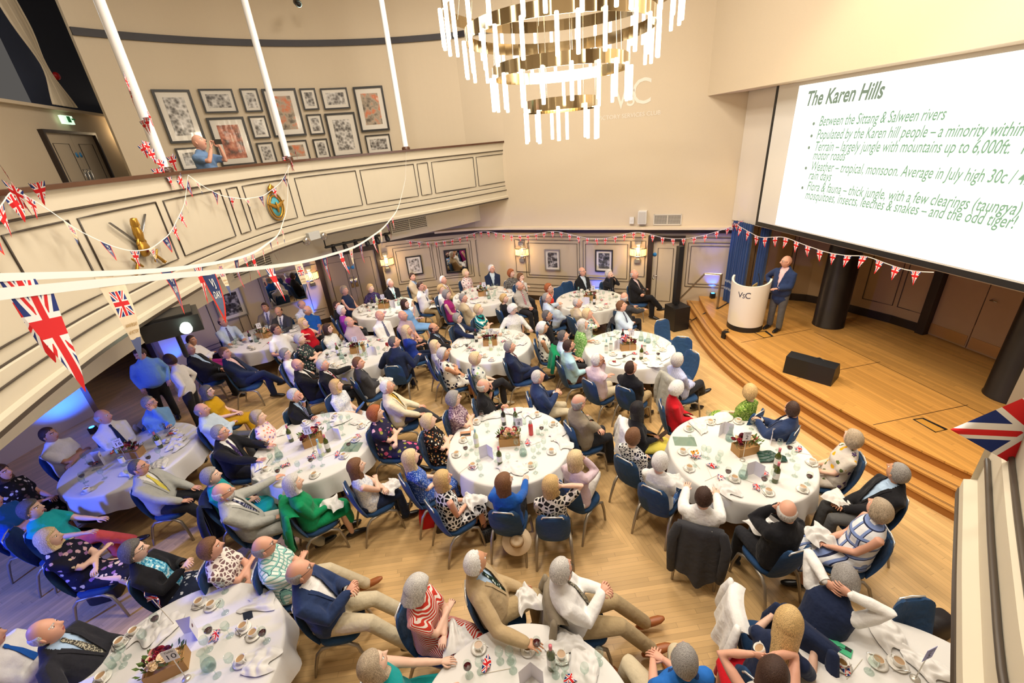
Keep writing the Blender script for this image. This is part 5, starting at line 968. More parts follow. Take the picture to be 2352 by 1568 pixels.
# ------------------------------------------------------------------ tables, chairs and what is laid on them
LINEN = M('table_linen', (226, 223, 218), .8, spec=.2, sheen=.15, bump=.10, bs=60)
TZ = .752
TABLES = dict(two=(2.96, 4.60), eight=(-.18, 5.28), eleven=(-3.26, 5.66), mid=(-.49, 8.80), one=(2.42, 8.04), br=(2.21, 11.08), bc=(-.72, 12.24), ten=(-3.29, 2.38), near=(-.16, 1.67), five=(2.81, 1.48), blue=(-6.24, 5.77), tl=(-3.53, 9.02), mir=(-6.37, 10.44), bl=(-3.59, 11.92))
TNAME = dict(two='table two', eight='table eight', eleven='table eleven', mid='the table behind table eight', one='table one', br='the table by the stage speaker', bc='the table by the end wall sconce', ten='table ten', near='the table between tables ten and five', five='table five', blue='the blue-lit table', tl='the table behind table eleven', mir='the table by the mirror', bl='the table by the double doors')
def cloth_geo(seed):
    r = np.random.RandomState(seed); n = 120; a = np.linspace(0, 2 * math.pi, n, endpoint=False); w_ = np.zeros(n); ph = r.uniform(0, 6.28, 6)
    for k, f_ in enumerate((9, 13, 17, 22, 6, 4)): w_ += np.sin(f_ * a + ph[k]) * (1, 1, .8, .5, .6, .5)[k]
    w_ /= 2.4; drop = .27 + .045 * np.abs(np.sin(2 * a + ph[1]))           # a square cloth hangs lower at its corners
    rows = [(.02, TZ, 0), (.45, TZ, 0), (.80, TZ, 0), (.890, TZ, 0), (.910, TZ - .006, 0), (.918, TZ - .022, .05), (.924, TZ - .07, .3)]
    A = [np.stack([np.cos(a) * (R_ + .022 * w_ * k), np.sin(a) * (R_ + .022 * w_ * k), np.full(n, z)], 1) for R_, z, k in rows]
    for t in (.45, .7, 1.): A.append(np.stack([np.cos(a) * (.926 + .03 * t + .05 * w_ * t), np.sin(a) * (.926 + .03 * t + .05 * w_ * t), TZ - drop * t - .02], 1))
    g = G(); g.grid(np.array(A)[:, ::-1], 0, True); g.add(np.array([(0, 0, TZ)] + [tuple(q) for q in A[0]]), [(0, 1 + i, 1 + (i + 1) % n) for i in range(n)]); return g
CLOTHS = [cloth_geo(k).mesh('tablecloth', LINEN) for k in range(4)]
TOPM = M('table_board', (120, 96, 70), .6); LEGM = M('table_leg_black', (34, 34, 36), .5)
tt = empty('banquet_table', (0, 0, 0)); g = G(); g.lathe([(0, .715), (.90, .715), (.90, .742), (0, .742)], 40); g.obj('tabletop', TOPM, tt, False); legme = None
for k in range(4):
    a = math.pi / 4 + k * math.pi / 2
    if legme is None: g = G(); g.tube([(0, 0, 0), (0, 0, .71)], .018, 8); legme = g.mesh('leg', LEGM)
    l = bpy.data.objects.new('leg', legme); C.objects.link(l); l.parent = tt; l.location = (.55 * math.cos(a), .55 * math.sin(a), 0)
for i, (k, (x, y)) in enumerate(TABLES.items()):
    o = tt if i == 0 else copy_tree(tt); o.location = (x, y, 0); tag(o, 'round folding table beneath the white cloth of ' + TNAME[k], 'table', 'round banquet tables')
    c = bpy.data.objects.new('tablecloth', CLOTHS[i % 4]); C.objects.link(c); c.location = (x, y, 0); c.rotation_euler.z = i * 1.3; tag(c, 'white linen cloth draped over ' + TNAME[k], 'tablecloth', 'white round tablecloths')
# ---- chair
CHB = clothmat('chair_velour', (44, 74, 112)); CHL = M('chair_leg_grey', (160, 150, 134), .4, .55); CHR = M('chair_rail', (226, 226, 222), .25, .6)
def chair_proto():
    o = empty('banquet_chair', (0, 0, 0)); g = G(); A = []
    def rr(w_, d_, n=32, p=3.2): a = np.linspace(0, 2 * math.pi, n, endpoint=False); return np.stack([np.sign(np.cos(a)) * np.abs(np.cos(a)) ** (2 / p) * w_, np.sign(np.sin(a)) * np.abs(np.sin(a)) ** (2 / p) * d_], 1)
    for k, z in ((.93, .405), (1, .418), (1, .445), (.97, .465), (.80, .478), (.4, .483), (.05, .484)): q = rr(.215 * k, .218 * k); A.append(np.c_[q[:, 0], q[:, 1] + .03, np.full(len(q), z)])
    g.grid(np.array(A), 0, True); g.F.append(tuple(range(32))[::-1]); g.M.append(0); g.obj('seat', CHB, o)
    # backrest: rounded shell leaning back, notch below the hand rail
    g = G(); n = 17; rows = []; 
    for t in np.linspace(0, 1, 15):
        z = .43 + .50 * t; w_ = .185 + .022 * math.sin(math.pi * min(1, t * 1.05)); 
        if t > .84: w_ *= math.sqrt(max(0, 1 - ((t - .84) / .19) ** 2)) * .6 + .4
        y = -.195 - .115 * t - .02 * math.sin(math.pi * t); rows.append((z, w_, y))
    for sgn in (1, -1):
        B = []
        for z, w_, y in rows:
            line = []
            for k in range(n):
                u = k / (n - 1) * 2 - 1; th = .026 * math.sqrt(max(0, 1 - abs(u) ** 4)) * (1 if z < .91 else .6); dip = .028 * max(0, 1 - (abs(u) / .62) ** 4) * max(0, (z - .80) / .13); line.append((u * w_, y + .035 * u * u + sgn * th, z - dip))
            B.append(line)
        B = np.array(B); g.grid(B if sgn < 0 else B[:, ::-1])
        if sgn > 0: Bf = B
        else: Bb = B
    g.grid(np.array([Bf[-1], Bb[-1]])); g.grid(np.array([Bb[0], Bf[0]])); g.obj('backrest', CHB, o)
    zt = rows[-1][0]; g = G(); g.tube([(-.125, -.305, zt - .035), (-.11, -.312, zt - .004), (0, -.318, zt + .002), (.11, -.312, zt - .004), (.125, -.305, zt - .035)], (.011, .009), 6); g.obj('hand_rail', CHR, o)
    for s in (-1, 1):
        g = G(); g.tube([(s * .19, -.02, .405), (s * .20, .12, .40), (s * .212, .20, .355), (s * .225, .235, .20), (s * .235, .255, 0)], [(.019, .016), (.021, .018), (.022, .018), (.020, .016), (.016, .013)], 8); g.obj('leg', CHL, o)
        g = G(); g.tube([(s * .19, .0, .40), (s * .205, -.14, .395), (s * .212, -.20, .33), (s * .222, -.26, .15), (s * .228, -.30, 0)], [(.019, .016), (.021, .018), (.022, .018), (.018, .016), (.014, .012)], 8); g.obj('leg', CHL, o)
    return o
CHAIR = chair_proto(); CHN = [0]
def chair(x, y, az, label):
    x += .085 * math.sin(math.radians(az)); y += .085 * math.cos(math.radians(az))
    o = CHAIR if CHN[0] == 0 else copy_tree(CHAIR); CHN[0] += 1; o.location = (x, y, 0); o.rotation_euler.z = -math.radians(az); tag(o, ' '.join(label.replace('-', ' ').split()[:16]), 'chair', 'blue banquet chairs in the hall'); return o
# ---- tableware prototypes
CHINA = M('white_china', (240, 236, 226), .25, coat=.4); COFFEE = M('coffee', (176, 142, 104), .3); TEA = M('black_tea', (96, 66, 20), .2); SPOON = M('cutlery', (190, 186, 178), .2, 1.)
GLS = glass('clear_glass'); WINE = M('red_wine', (70, 8, 18), .15); WATER = glass('water', (232, 240, 240), .2); BOTG = M('bottle_green', (70, 80, 18), .12, coat=.5); BOTD = M('bottle_dark', (28, 34, 26), .12, coat=.5); PALEB = M('bottle_pale', (206, 216, 170), .1, trans=.0, coat=.5)
LBL = M('bottle_label', (232, 230, 224), .6); FOILP = M('bottle_foil_pink', (206, 110, 122), .4); FOILD = M('bottle_foil_dark', (110, 24, 40), .4); CAPT = M('bottle_cap_teal', (150, 200, 200), .4)
def gob(name, prof, mat, parent=None, n=20, m2=None): g = G(); g.lathe(prof, n); return g.obj(name, mat, parent)
PROTO = {}
def proto(k):
    if k in PROTO: return PROTO[k]
    if k == 'cup':
        o = gob('coffee_cup', [(0, .0), (.024, 0), (.027, .006), (.036, .03), (.040, .062), (.038, .062), (.034, .03), (.0, .010)], CHINA); g = G(); g.tube([(.037, 0, .052), (.058, 0, .048), (.056, 0, .022), (.033, 0, .02)], .0045, 6); g.obj('handle', CHINA, o); gob('coffee', [(0, .048), (.036, .048)], COFFEE, o)
    elif k == 'tea': o = gob('tea_cup', [(0, .0), (.024, 0), (.027, .006), (.036, .03), (.040, .062), (.038, .062), (.034, .03), (.0, .010)], CHINA); g = G(); g.tube([(.037, 0, .052), (.058, 0, .048), (.056, 0, .022), (.033, 0, .02)], .0045, 6); g.obj('handle', CHINA, o); gob('tea', [(0, .036), (.034, .036)], TEA, o)
    elif k == 'saucer': o = gob('saucer', [(0, .004), (.03, .004), (.045, .008), (.072, .018), (.073, .020), (.045, .012), (.03, .008), (0, .008)], CHINA)
    elif k == 'plate': o = gob('dinner_plate', [(0, .004), (.07, .004), (.085, .010), (.125, .018), (.126, .021), (.085, .014), (0, .010)], CHINA, n=32)
    elif k == 'spoon': g = G(); g.tube([(0, -.065, .003), (0, .02, .004), (0, .04, .003), (0, .062, .003)], [(.003, .0015), (.003, .0015), (.011, .003), (.006, .002)], 6, ref=(1, 0, 0)); o = g.obj('teaspoon', SPOON)
    elif k in ('glass', 'red', 'white'):
        o = gob('wine_glass', [(0, .002), (.036, .003), (.030, .006), (.005, .012), (.004, .08), (.006, .09), (.028, .108), (.038, .135), (.034, .175), (.031, .185), (.033, .174), (.036, .136), (.026, .110), (0, .093)], GLS)
        if k != 'glass': gob('red_wine' if k == 'red' else 'white_wine', [(0, .095), (.024, .108), (.0335, .13), (.0335, .138), (0, .138)], WINE if k == 'red' else M('white_wine', (226, 210, 130), .2), o)
    elif k == 'tumbler': o = gob('tumbler', [(0, .002), (.030, .002), (.034, .11), (.032, .11), (.028, .008), (0, .008)], GLS)
    elif k in ('bottle', 'dark', 'pale', 'clear'):
        mt = {'bottle': BOTG, 'dark': BOTD, 'pale': PALEB, 'clear': GLS}[k]; o = gob('wine_bottle' if k != 'clear' else 'water_bottle', [(0, .002), (.034, .002), (.037, .01), (.037, .19), (.030, .215), (.016, .235), (.0135, .30), (.015, .302), (.015, .312), (0, .312)], mt)
        gob('label', [(.0375, .07), (.0378, .072), (.0378, .16), (.0375, .162)], LBL, o); gob('foil', [(.0143, .248), (.0146, .25), (.0156, .30), (.0158, .3135), (0, .3138)], {'bottle': FOILP, 'dark': FOILD, 'pale': CAPT, 'clear': CAPT}[k], o)
    elif k == 'carafe': o = gob('water_carafe', [(0, .003), (.048, .003), (.056, .02), (.058, .06), (.040, .13), (.026, .17), (.026, .20), (.036, .235), (.034, .235), (.024, .20), (.024, .17), (.038, .13), (.055, .06), (.05, .012), (0, .010)], GLS); gob('water', [(0, .012), (.05, .014), (.0545, .05), (.050, .085), (0, .085)], WATER, o)
    elif k == 'thermos': o = gob('drinks_bottle', [(0, 0), (.034, 0), (.036, .01), (.036, .17), (.028, .205), (.0, .205)], M('bottle_red', (206, 50, 56), .3, coat=.5)); gob('cap', [(.02, .203), (.022, .205), (.022, .245), (0, .247)], STEEL, o)
    elif k == 'plastic': o = gob('water_bottle', [(0, 0), (.032, 0), (.033, .13), (.015, .18), (.015, .20), (0, .20)], glass('pet_plastic', (180, 206, 226), .3)); gob('cap', [(.0155, .195), (.016, .22), (0, .221)], M('cap_blue', (40, 80, 160), .4), o)
    PROTO[k] = o; PROTO_USED[k] = False; return o
PROTO_USED = {}; ITEMS = []
def put(k, x, y, z=TZ, rz=None, name=None):
    o = proto(k)
    if PROTO_USED[k]: o = copy_tree(o)
    PROTO_USED[k] = True; o.location = (x, y, z); o.rotation_euler.z = RNG.uniform(0, 6.28) if rz is None else rz; return o
WORDS = dict(cup='white coffee cup on its saucer', tea='white cup of black tea', saucer='white china saucer under a cup', plate='white dinner plate', spoon='teaspoon lying by a saucer', glass='empty wine glass', red='glass with a little red wine', white='glass of white wine', tumbler='clear straight water glass', bottle='green wine bottle with pink foil', dark='dark red wine bottle', pale='pale white wine bottle', clear='clear glass water bottle', carafe='glass water carafe', thermos='red metal drinks bottle', plastic='small plastic water bottle')
CATS = dict(cup='cup', tea='cup', saucer='saucer', plate='plate', spoon='spoon', glass='wine glass', red='wine glass', white='wine glass', tumbler='glass', bottle='wine bottle', dark='wine bottle', pale='wine bottle', clear='water bottle', carafe='carafe', thermos='water bottle', plastic='water bottle')
def item(t, k, x, y, z=TZ, rz=None): o = put(k, x, y, z, rz); ITEMS.append((o, t, k, WORDS[k], CATS[k], (x, y))); return o
def cupset(t, x, y, k='cup'):
    rz = RNG.uniform(0, 6.28); item(t, 'saucer', x, y, TZ, rz); item(t, k, x, y, TZ + .008, rz); a = rz + RNG.uniform(1.2, 4.5); item(t, 'spoon', x + .052 * math.cos(a), y + .052 * math.sin(a), TZ + .014, a)
# union flag as a printed pattern over a UV map; the hoist of a pennant runs across the top
def jack_nodes(t, u, v, k=.5):
    """u across, v along (0..1, centre .5): returns the colour"""
    X = t.math('SUBTRACT', u, .5); Y = t.math('SUBTRACT', v, .5); aX, aY = t.math('ABSOLUTE', X), t.math('ABSOLUTE', Y); dd_ = t.math('ABSOLUTE', t.math('SUBTRACT', aX, aY))
    dr = t.math('ABSOLUTE', t.math('ADD', t.math('SUBTRACT', aX, aY), .02)); B_, Wh, R_ = lin((34, 52, 120)), lin((240, 238, 236)), lin((214, 40, 44))
    r = t.mix(t.math('LESS_THAN', dd_, .115), B_, Wh); r = t.mix(t.math('LESS_THAN', dr, .042), r, R_); m_ = t.math('MINIMUM', aX, aY)
    r = t.mix(t.math('LESS_THAN', m_, .13 * k * 2), r, Wh); return t.mix(t.math('LESS_THAN', m_, .08 * k * 2), r, R_)
def jack_mat(name, vs=1., vo=0.):
    if name in MC: return MC[name]
    m, t, b = newmat(name); x = t.xyz(t.node('ShaderNodeTexCoord').outputs['UV']); v = t.math('ADD', t.math('MULTIPLY', x[1], vs), vo); t.put(b.inputs['Base Color'], jack_nodes(t, x[0], v)); b.inputs['Roughness'].default_value = .75; b.inputs['Specular IOR Level'].default_value = .2
    MC[name] = m; return m
JACK = jack_mat('union_flag_paper')
def uvgrid(A, mat, name, parent, two=True, smooth=True):
    h, w_ = A.shape[:2]; g = G(); g.grid(A); o = g.obj(name, mat, parent, smooth); me = o.data; uv = me.uv_layers.new(name='UVMap'); n = len(me.loops); vi = np.empty(n, int); me.loops.foreach_get('vertex_index', vi)
    uv.data.foreach_set('uv', np.stack([(vi % w_) / (w_ - 1), (vi // w_) / (h - 1)], 1).ravel()); return o
FLAGME = []
def paper_flag(t, x, y, rz, stand=False, big=1.):
    """small hand flag: stick and paper cloth, crumpled on the table or standing"""
    if len(FLAGME) < 3:
        s = len(FLAGME); A = np.array([[(.02 + .11 * u + .012 * math.sin(6 * v + s), .075 * (v - .5) + .010 * math.sin(5 * u + s * 2), .012 + .014 * math.sin(7 * u + 3 * v + s * 1.7) + .014) for u in np.linspace(0, 1, 10)] for v in np.linspace(0, 1, 7)])
        e = empty('paper_flag', (0, 0, -50)); g = G(); g.tube([(-.0, -.20, .004), (.015, .06, .006)], .0022, 5); st = g.obj('stick', M('flag_stick', (220, 210, 190), .6), e); uvgrid(A, JACK, 'flag_cloth', e); FLAGME.append(e)
    e = FLAGME[len(ITEMS) % len(FLAGME)] if len(FLAGME) >= 3 else FLAGME[-1]; used = e.location.z > -10; o = copy_tree(e) if used else e
    o.location = (x, y, TZ); o.rotation_euler = (0, 0, rz); o.scale = (big,) * 3
    if stand: o.rotation_euler = (math.radians(86), 0, rz); o.location.z = TZ + .21 * big; 
    ITEMS.append((o, t, 'flag', 'crumpled little union flag on a stick' if not stand else 'little union flag standing upright on a stick', 'flag', (x, y))); return o
def napkin_geo(seed):
    r = np.random.RandomState(seed); n = 22; u, v = np.meshgrid(np.linspace(-1, 1, n), np.linspace(-1, 1, n)); z = np.zeros((n, n))
    for _ in range(7): a = r.uniform(0, math.pi); f_ = r.uniform(2.5, 6); z += np.abs(np.sin(f_ * (u * math.cos(a) + v * math.sin(a)) + r.uniform(0, 6))) * r.uniform(.004, .014)
    e = 1 - np.maximum(np.abs(u), np.abs(v)) ** 4; X = u * .13 * (1 + .25 * np.sin(2.5 * v + seed)) + .02 * np.sin(4 * v); Y = v * .085 * (1 + .3 * np.sin(2 * u + seed * 2)) ; g = G(); A = np.stack([X, Y, .004 + z * (.35 + .65 * e)], 2); g.grid(A); return g
NAPK = [napkin_geo(k).mesh('napkin', LINEN) for k in range(5)]
def napkin(t, x, y, rz, sc=1., z=TZ): o = bpy.data.objects.new('napkin', NAPK[len(ITEMS) % 5]); C.objects.link(o); o.location = (x, y, z); o.rotation_euler.z = rz; o.scale = (sc, sc, 1); ITEMS.append((o, t, 'napkin', 'crumpled white linen napkin', 'napkin', (x, y))); return o
CARD = M('menu_card', (226, 224, 234), .6); CREST = M('menu_crest', (110, 60, 70), .6)
def menu(t, x, y, rz, flat=False):
    e = empty('menu_card', (x, y, TZ), rz); g = G()
    if flat: g.box((0, 0, .004), (.15, .21, .003))
    else:
        for s in (-1, 1): q = np.array([(-.0, 0, .0), (.0, 0, .21), (s * .10, .075, .21), (s * .10, .075, 0)]); g.add(q, [(0, 1, 2, 3) if s > 0 else (3, 2, 1, 0)])
    g.obj('card', CARD, e, False); g = G(); n = 10; c = np.array([0, .05, .0062]) if flat else np.array([.050, .0365, .15])
    if flat: g.add([c + .018 * np.array([math.cos(2 * math.pi * k / n), math.sin(2 * math.pi * k / n), 0]) for k in range(n)], [tuple(range(n))])
    else:
        for s in (-1, 1): d_ = np.array([s * .8, .6, 0]); g.add([np.array([s * .05, .0363, .15]) + .018 * (math.cos(2 * math.pi * k / n) * d_ + math.sin(2 * math.pi * k / n) * np.array([0, 0, 1])) for k in range(n)], [tuple(range(n))])
    g.xf(None, (0, -.002, 0)); g.obj('crest', CREST, e); ITEMS.append((e, t, 'menu', 'white folded menu card with a small crest' if not flat else 'white menu card lying flat', 'menu', (x, y))); return e
# centrepiece: kraft box with roses, dahlias and leaves
KRAFT = M('kraft_box', (182, 138, 84), .75, var=.06, bs=30); ROSEC = [M('rose_cream', (240, 214, 176), .7), M('rose_red', (150, 18, 44), .7), M('dahlia_burgundy', (92, 16, 36), .7), M('rose_pink', (226, 150, 140), .7)]; LEAF = M('leaf_green', (86, 112, 50), .6, var=.3, bs=40); EUC = M('leaf_dark', (70, 66, 50), .6)
def rose_mesh(mat, name, seed):
    r = np.random.RandomState(seed); g = G()
    for ring, (n, R_, h_) in enumerate(((3, .012, .030), (5, .022, .026), (7, .033, .017))):
        for k in range(n):
            a = 2 * math.pi * k / n + ring; w_ = R_ * 1.3; A = np.array([[( (R_ * (.35 + .75 * v)) * math.cos(a + u * w_ / R_ * .55), (R_ * (.35 + .75 * v)) * math.sin(a + u * w_ / R_ * .55), h_ * v ** .6 - .012 * u * u * v) for u in np.linspace(-1, 1, 5)] for v in np.linspace(0, 1, 4)]); g.grid(A)
    g.lathe([(0, -.012), (.02, -.008), (.026, .004), (.012, .012), (0, .014)], 10); return g.mesh(name, mat)
ROSEM = [rose_mesh(m_, 'rose' if k in (0, 1, 3) else 'dahlia', k) for k, m_ in enumerate(ROSEC)]
g = G(); r_ = np.random.RandomState(3)
for k in range(70):
    c = np.array([r_.uniform(-.17, .17), r_.uniform(-.09, .09), r_.uniform(.12, .20)]); d = unit(np.array([c[0] * 3, c[1] * 4, r_.uniform(.3, 1)])); s_ = unit(np.cross(d, (0, 0, 1.)) + .01); L = r_.uniform(.04, .085); g.add([c, c + d * L * .5 + s_ * L * .25, c + d * L, c + d * L * .5 - s_ * L * .25], [(0, 1, 2, 3)])
FOLM = g.mesh('foliage', LEAF); g = G()
for s in (-1, 1): g.box((s * .148, 0, .065), (.012, .17, .13)); g.box((0, s * .082, .065), (.30, .012, .13))
g.box((0, 0, .10), (.29, .16, .01)); BOXM = g.mesh('flower_box', KRAFT, False)
def centrepiece(t, x, y, rz, seed, n=15):
    r = np.random.RandomState(seed); o = bpy.data.objects.new('flower_box', BOXM); C.objects.link(o); o.location = (x, y, TZ); o.rotation_euler.z = rz; tag(o, 'kraft box of roses and burgundy dahlias in the middle of ' + TNAME[t], 'flowers', 'flower boxes on the tables')
    f = bpy.data.objects.new('foliage', FOLM); C.objects.link(f); f.parent = o; f.rotation_euler.z = 3.14 * (seed % 2)
    for k in range(n):
        q = bpy.data.objects.new('rose', ROSEM[r.choice([0, 1, 2, 2, 3, 0])]); C.objects.link(q); q.parent = o; u, v = r.uniform(-1, 1), r.uniform(-1, 1); q.location = (u * .155, v * .08, .155 + .05 * (1 - u * u) + r.uniform(0, .02)); q.rotation_euler = (-v * .7, u * .7, r.uniform(0, 6)); q.scale = (r.uniform(.9, 1.25),) * 3
SIGNC = M('sign_card', (232, 230, 236), .6); SIGNB = M('sign_card_lilac', (150, 152, 206), .6); INK = M('sign_ink', (40, 40, 50), .6)
STAND = M('sign_stand', (206, 200, 188), .35, .5)
def tsign(t, num, x, y, face_az, h=.36, back=False, lil=False, tilt=0.):
    o = empty('table_number', (x, y, TZ), -math.radians(face_az), 'card with a printed number on a thin stand on ' + TNAME[t], 'table number', 'table number cards'); g = G(); g.lathe([(0, .001), (.035, .001), (.032, .012), (0, .016)], 16); g.tube([(0, 0, .01), (0, 0, h)], .004, 6); g.obj('stand', STAND, o)
    g = G(); g.box((0, .005, h), (.105, .002, .14)); cd = g.obj('card', SIGNB if lil else SIGNC, o, False); V, F = text_geo(num, .085, align='CENTER'); V2, F2 = text_geo('Table', .032, .3, 'CENTER')
    g = G(); g.add(np.c_[-V[:, 0], V[:, 0] * 0 + .0072, V[:, 1] + h - .045], F); g.add(np.c_[-V2[:, 0], V2[:, 0] * 0 + .0072, V2[:, 1] + h + .032], F2); g.obj('number', INK, cd, False)
# ---- what the photo shows on the near tables (crop origin, scale, then picture points within the crop)
def crop(ox, oy, s): return lambda p: P(ox + p[0] / s, oy + p[1] / s, TZ)[:2]
def lay(t, f, cups=(), red=(), glass_=(), other=(), flags=(), naps=(), menus=()):
    for p in cups: cupset(t, *f(p))
    for p in red: item(t, 'red', *f(p))
    for p in glass_: item(t, 'glass', *f(p))
    for k, p in other: item(t, k, *f(p))
    for p in flags: paper_flag(t, *f(p), RNG.uniform(0, 6.28))
    for p in naps: napkin(t, *f(p), RNG.uniform(0, 6.28), 1.15)
    for p in menus: menu(t, *f(p), RNG.uniform(-.5, .5) + math.pi)
f2 = crop(1500, 920, 5.6)
lay('two', f2, [(455, 375), (735, 290), (1095, 280), (1385, 350), (1760, 510), (380, 670), (465, 885), (1045, 1020), (2040, 810), (1480, 1190), (1920, 1150)], [(1735, 700), (950, 1010), (1410, 1110), (1985, 1075)], [(1610, 640), (1820, 970), (1790, 770), (640, 720), (850, 790), (700, 740), (1265, 365), (700, 260), (1530, 1040), (530, 840), (480, 460), (820, 850)], [('bottle', (1565, 1045)), ('bottle', (1580, 860)), ('carafe', (1150, 985)), ('carafe', (980, 510))], [(480, 755), (680, 850), (810, 960), (1345, 1075), (1385, 895), (1880, 680)], [(940, 1140), (610, 350), (890, 230)], [(1290, 940), (1510, 510), (900, 420)])
centrepiece('two', *f2((1175, 655)), .2, 2); tsign('two', '2', *f2((1150, 765)), 182, .40)
f8 = crop(1000, 920, 7.127)
lay('eight', f8, [(675, 365), (1665, 240), (1930, 405), (460, 660), (350, 895), (1900, 850), (615, 1085), (1560, 1080)], [(770, 330), (510, 890), (1745, 560)], [(860, 510), (1810, 480), (700, 985), (590, 810), (1330, 800), (1610, 930), (1690, 860), (1780, 790), (750, 1225), (1640, 1180), (1200, 1040), (1000, 990), (1100, 300)], [('dark', (1125, 390)), ('bottle', (1320, 390)), ('bottle', (1060, 1045)), ('pale', (680, 745)), ('carafe', (1440, 890)), ('thermos', (1568, 555)), ('tumbler', (1680, 550)), ('tumbler', (1460, 380)), ('carafe', (1330, 430))], [(1560, 745), (540, 1060)], [(1990, 540), (2080, 690), (900, 260), (1540, 200), (1260, 190), (1330, 1110), (1180, 1060)], [(860, 900)])
centrepiece('eight', *f8((1215, 690)), 0, 8, 17); tsign('eight', '8', *f8((1395, 690)), 178, .38)
f11 = crop(560, 930, 7.127)
lay('eleven', f11, [(1510, 190), (1930, 360), (1830, 580), (1640, 850), (1160, 1165), (370, 1070), (1010, 310)], [(410, 750), (1745, 750), (1130, 1010), (595, 1190)], [(1330, 270), (1410, 280), (1620, 310), (1740, 310), (1630, 490), (920, 1090), (1290, 990), (600, 1020), (480, 960)], [('bottle', (785, 595)), ('bottle', (1390, 755)), ('pale', (1285, 830)), ('carafe', (590, 865)), ('carafe', (1430, 465))], [(770, 960), (1170, 890), (1520, 780), (1840, 490), (1190, 290)], [(620, 430), (1580, 260), (300, 960), (380, 1190), (1930, 280)], [(1490, 550)])
centrepiece('eleven', *f11((1150, 620)), .5, 11, 17); tsign('eleven', '11', *f11((1160, 775)), 165, .42)
f10 = crop(150, 1308, 4.356)
lay('ten', f10, [(1350, 345), (1470, 370), (1790, 590), (1890, 660), (1770, 925), (380, 1095), (560, 745), (700, 640)], [(2015, 715), (1480, 690), (950, 570)], [(1600, 220), (1600, 430), (1650, 660), (620, 880), (830, 740), (1440, 800), (1690, 980), (580, 960), (1520, 1060)], [('carafe', (1450, 980)), ('tumbler', (480, 970))], [(1560, 590)], [(1940, 340), (1950, 930), (830, 610), (1000, 600)], [(1330, 600)])
centrepiece('ten', *f10((1050, 1000)), .45, 10, 17); tsign('ten', '10', *f10((1215, 1090)), 160, .36); paper_flag('ten', *f10((1075, 590)), 2.8, True, 1.6)
ff = crop(960, 1400, 4.704)
lay('near', ff, [(660, 420), (1190, 440), (1550, 520)], [(555, 710)], [(890, 560), (1030, 660), (680, 670), (1490, 710), (1590, 710), (1800, 740), (1955, 570), (1000, 560)], [('bottle', (1445, 625))], [(750, 700), (1560, 770)], [(1610, 350), (1790, 610)], [(1230, 720)])
f5 = crop(1780, 1380, 5.6)
cupset('five', *f5((850, 830)), 'tea'); lay('five', f5, [(1310, 800), (1570, 820)], [], [(1210, 910)], [], [(990, 960)], [(1440, 430), (1900, 840)]); tsign('five', '5', *f5((1800, 1000)), 165, .34, lil=True)
f1 = crop(1320, 740, 9.8)
lay('one', f1, [(500, 470), (1980, 640), (1590, 870), (860, 740)], [(1110, 890), (1320, 960), (1870, 840)], [(900, 340), (960, 370), (770, 310), (1780, 440), (1850, 490), (1800, 570), (650, 430), (1780, 640)], [('dark', (1075, 450)), ('bottle', (1495, 830)), ('clear', (710, 690)), ('clear', (810, 640)), ('clear', (1560, 690)), ('carafe', (1490, 410)), ('carafe', (1650, 460))], [(1260, 720), (1650, 740)], [(1980, 530), (1780, 960), (1080, 740), (1990, 780), (880, 250)], [(960, 590)])
centrepiece('one', *f1((1190, 600)), 0, 1); tsign('one', '1', *f1((1265, 590)), 180, .36); paper_flag('one', *f1((1250, 660)), 3.1, True, 1.5)
item('one', 'plate', *f1((900, 920))); g = G()
for k in range(9): g.add(dirs(5, 6).reshape(-1, 3) * .013 + np.array([RNG.uniform(-.03, .03), RNG.uniform(-.03, .03), .022]), [(j * 6 + i, (j + 1) * 6 + i, (j + 1) * 6 + (i + 1) % 6, j * 6 + (i + 1) % 6) for j in range(4) for i in range(6)])
q = f1((890, 905)); tag(g.obj('berry_dessert', M('berry', (150, 24, 36), .35), loc=(*q, TZ)), 'heap of red berries on the dinner plate on table one', 'dessert')
def scatter(t, seed, ncup=8, ngl=9, nred=3, nb=2, num=None, naz=175, fl=4, nn=5):
    r = np.random.RandomState(seed); x0, y0 = TABLES[t]; pts = []
    def spot(r0, r1):
        for _ in range(60):
            a = r.uniform(0, 6.28); R_ = r.uniform(r0, r1); p = np.array([x0 + R_ * math.cos(a), y0 + R_ * math.sin(a)])
            if all(np.hypot(*(p - q)) > .13 for q in pts): pts.append(p); return p
        return p
    pts.append(np.array([x0, y0])); pts.append(np.array([x0 + .12, y0])); pts.append(np.array([x0 - .12, y0]))
    for k in range(ncup): cupset(t, *spot(.60, .80))
    for k in range(nb): item(t, ['bottle', 'pale', 'dark', 'clear'][(k + seed) % 4], *spot(.2, .45))
    item(t, 'carafe', *spot(.2, .5))
    for k in range(ngl): item(t, 'glass', *spot(.32, .72))
    for k in range(nred): item(t, 'red', *spot(.4, .7))
    for k in range(fl): paper_flag(t, *spot(.35, .7), r.uniform(0, 6.28))
    for k in range(nn): napkin(t, *spot(.5, .75), r.uniform(0, 6.28))
    menu(t, *spot(.25, .5), r.uniform(2.6, 3.6)); centrepiece(t, x0, y0, r.uniform(-.4, .4), seed, 12)
    if num: tsign(t, num, x0 + .05, y0 - .16, naz, .38)
scatter('mid', 21, num='7'); scatter('br', 22, num='4'); scatter('bc', 23, num='6'); scatter('tl', 24, num='12', naz=165); scatter('bl', 25, num='13', naz=160); scatter('mir', 26, num='14', naz=150); scatter('blue', 27, num='16', naz=140)
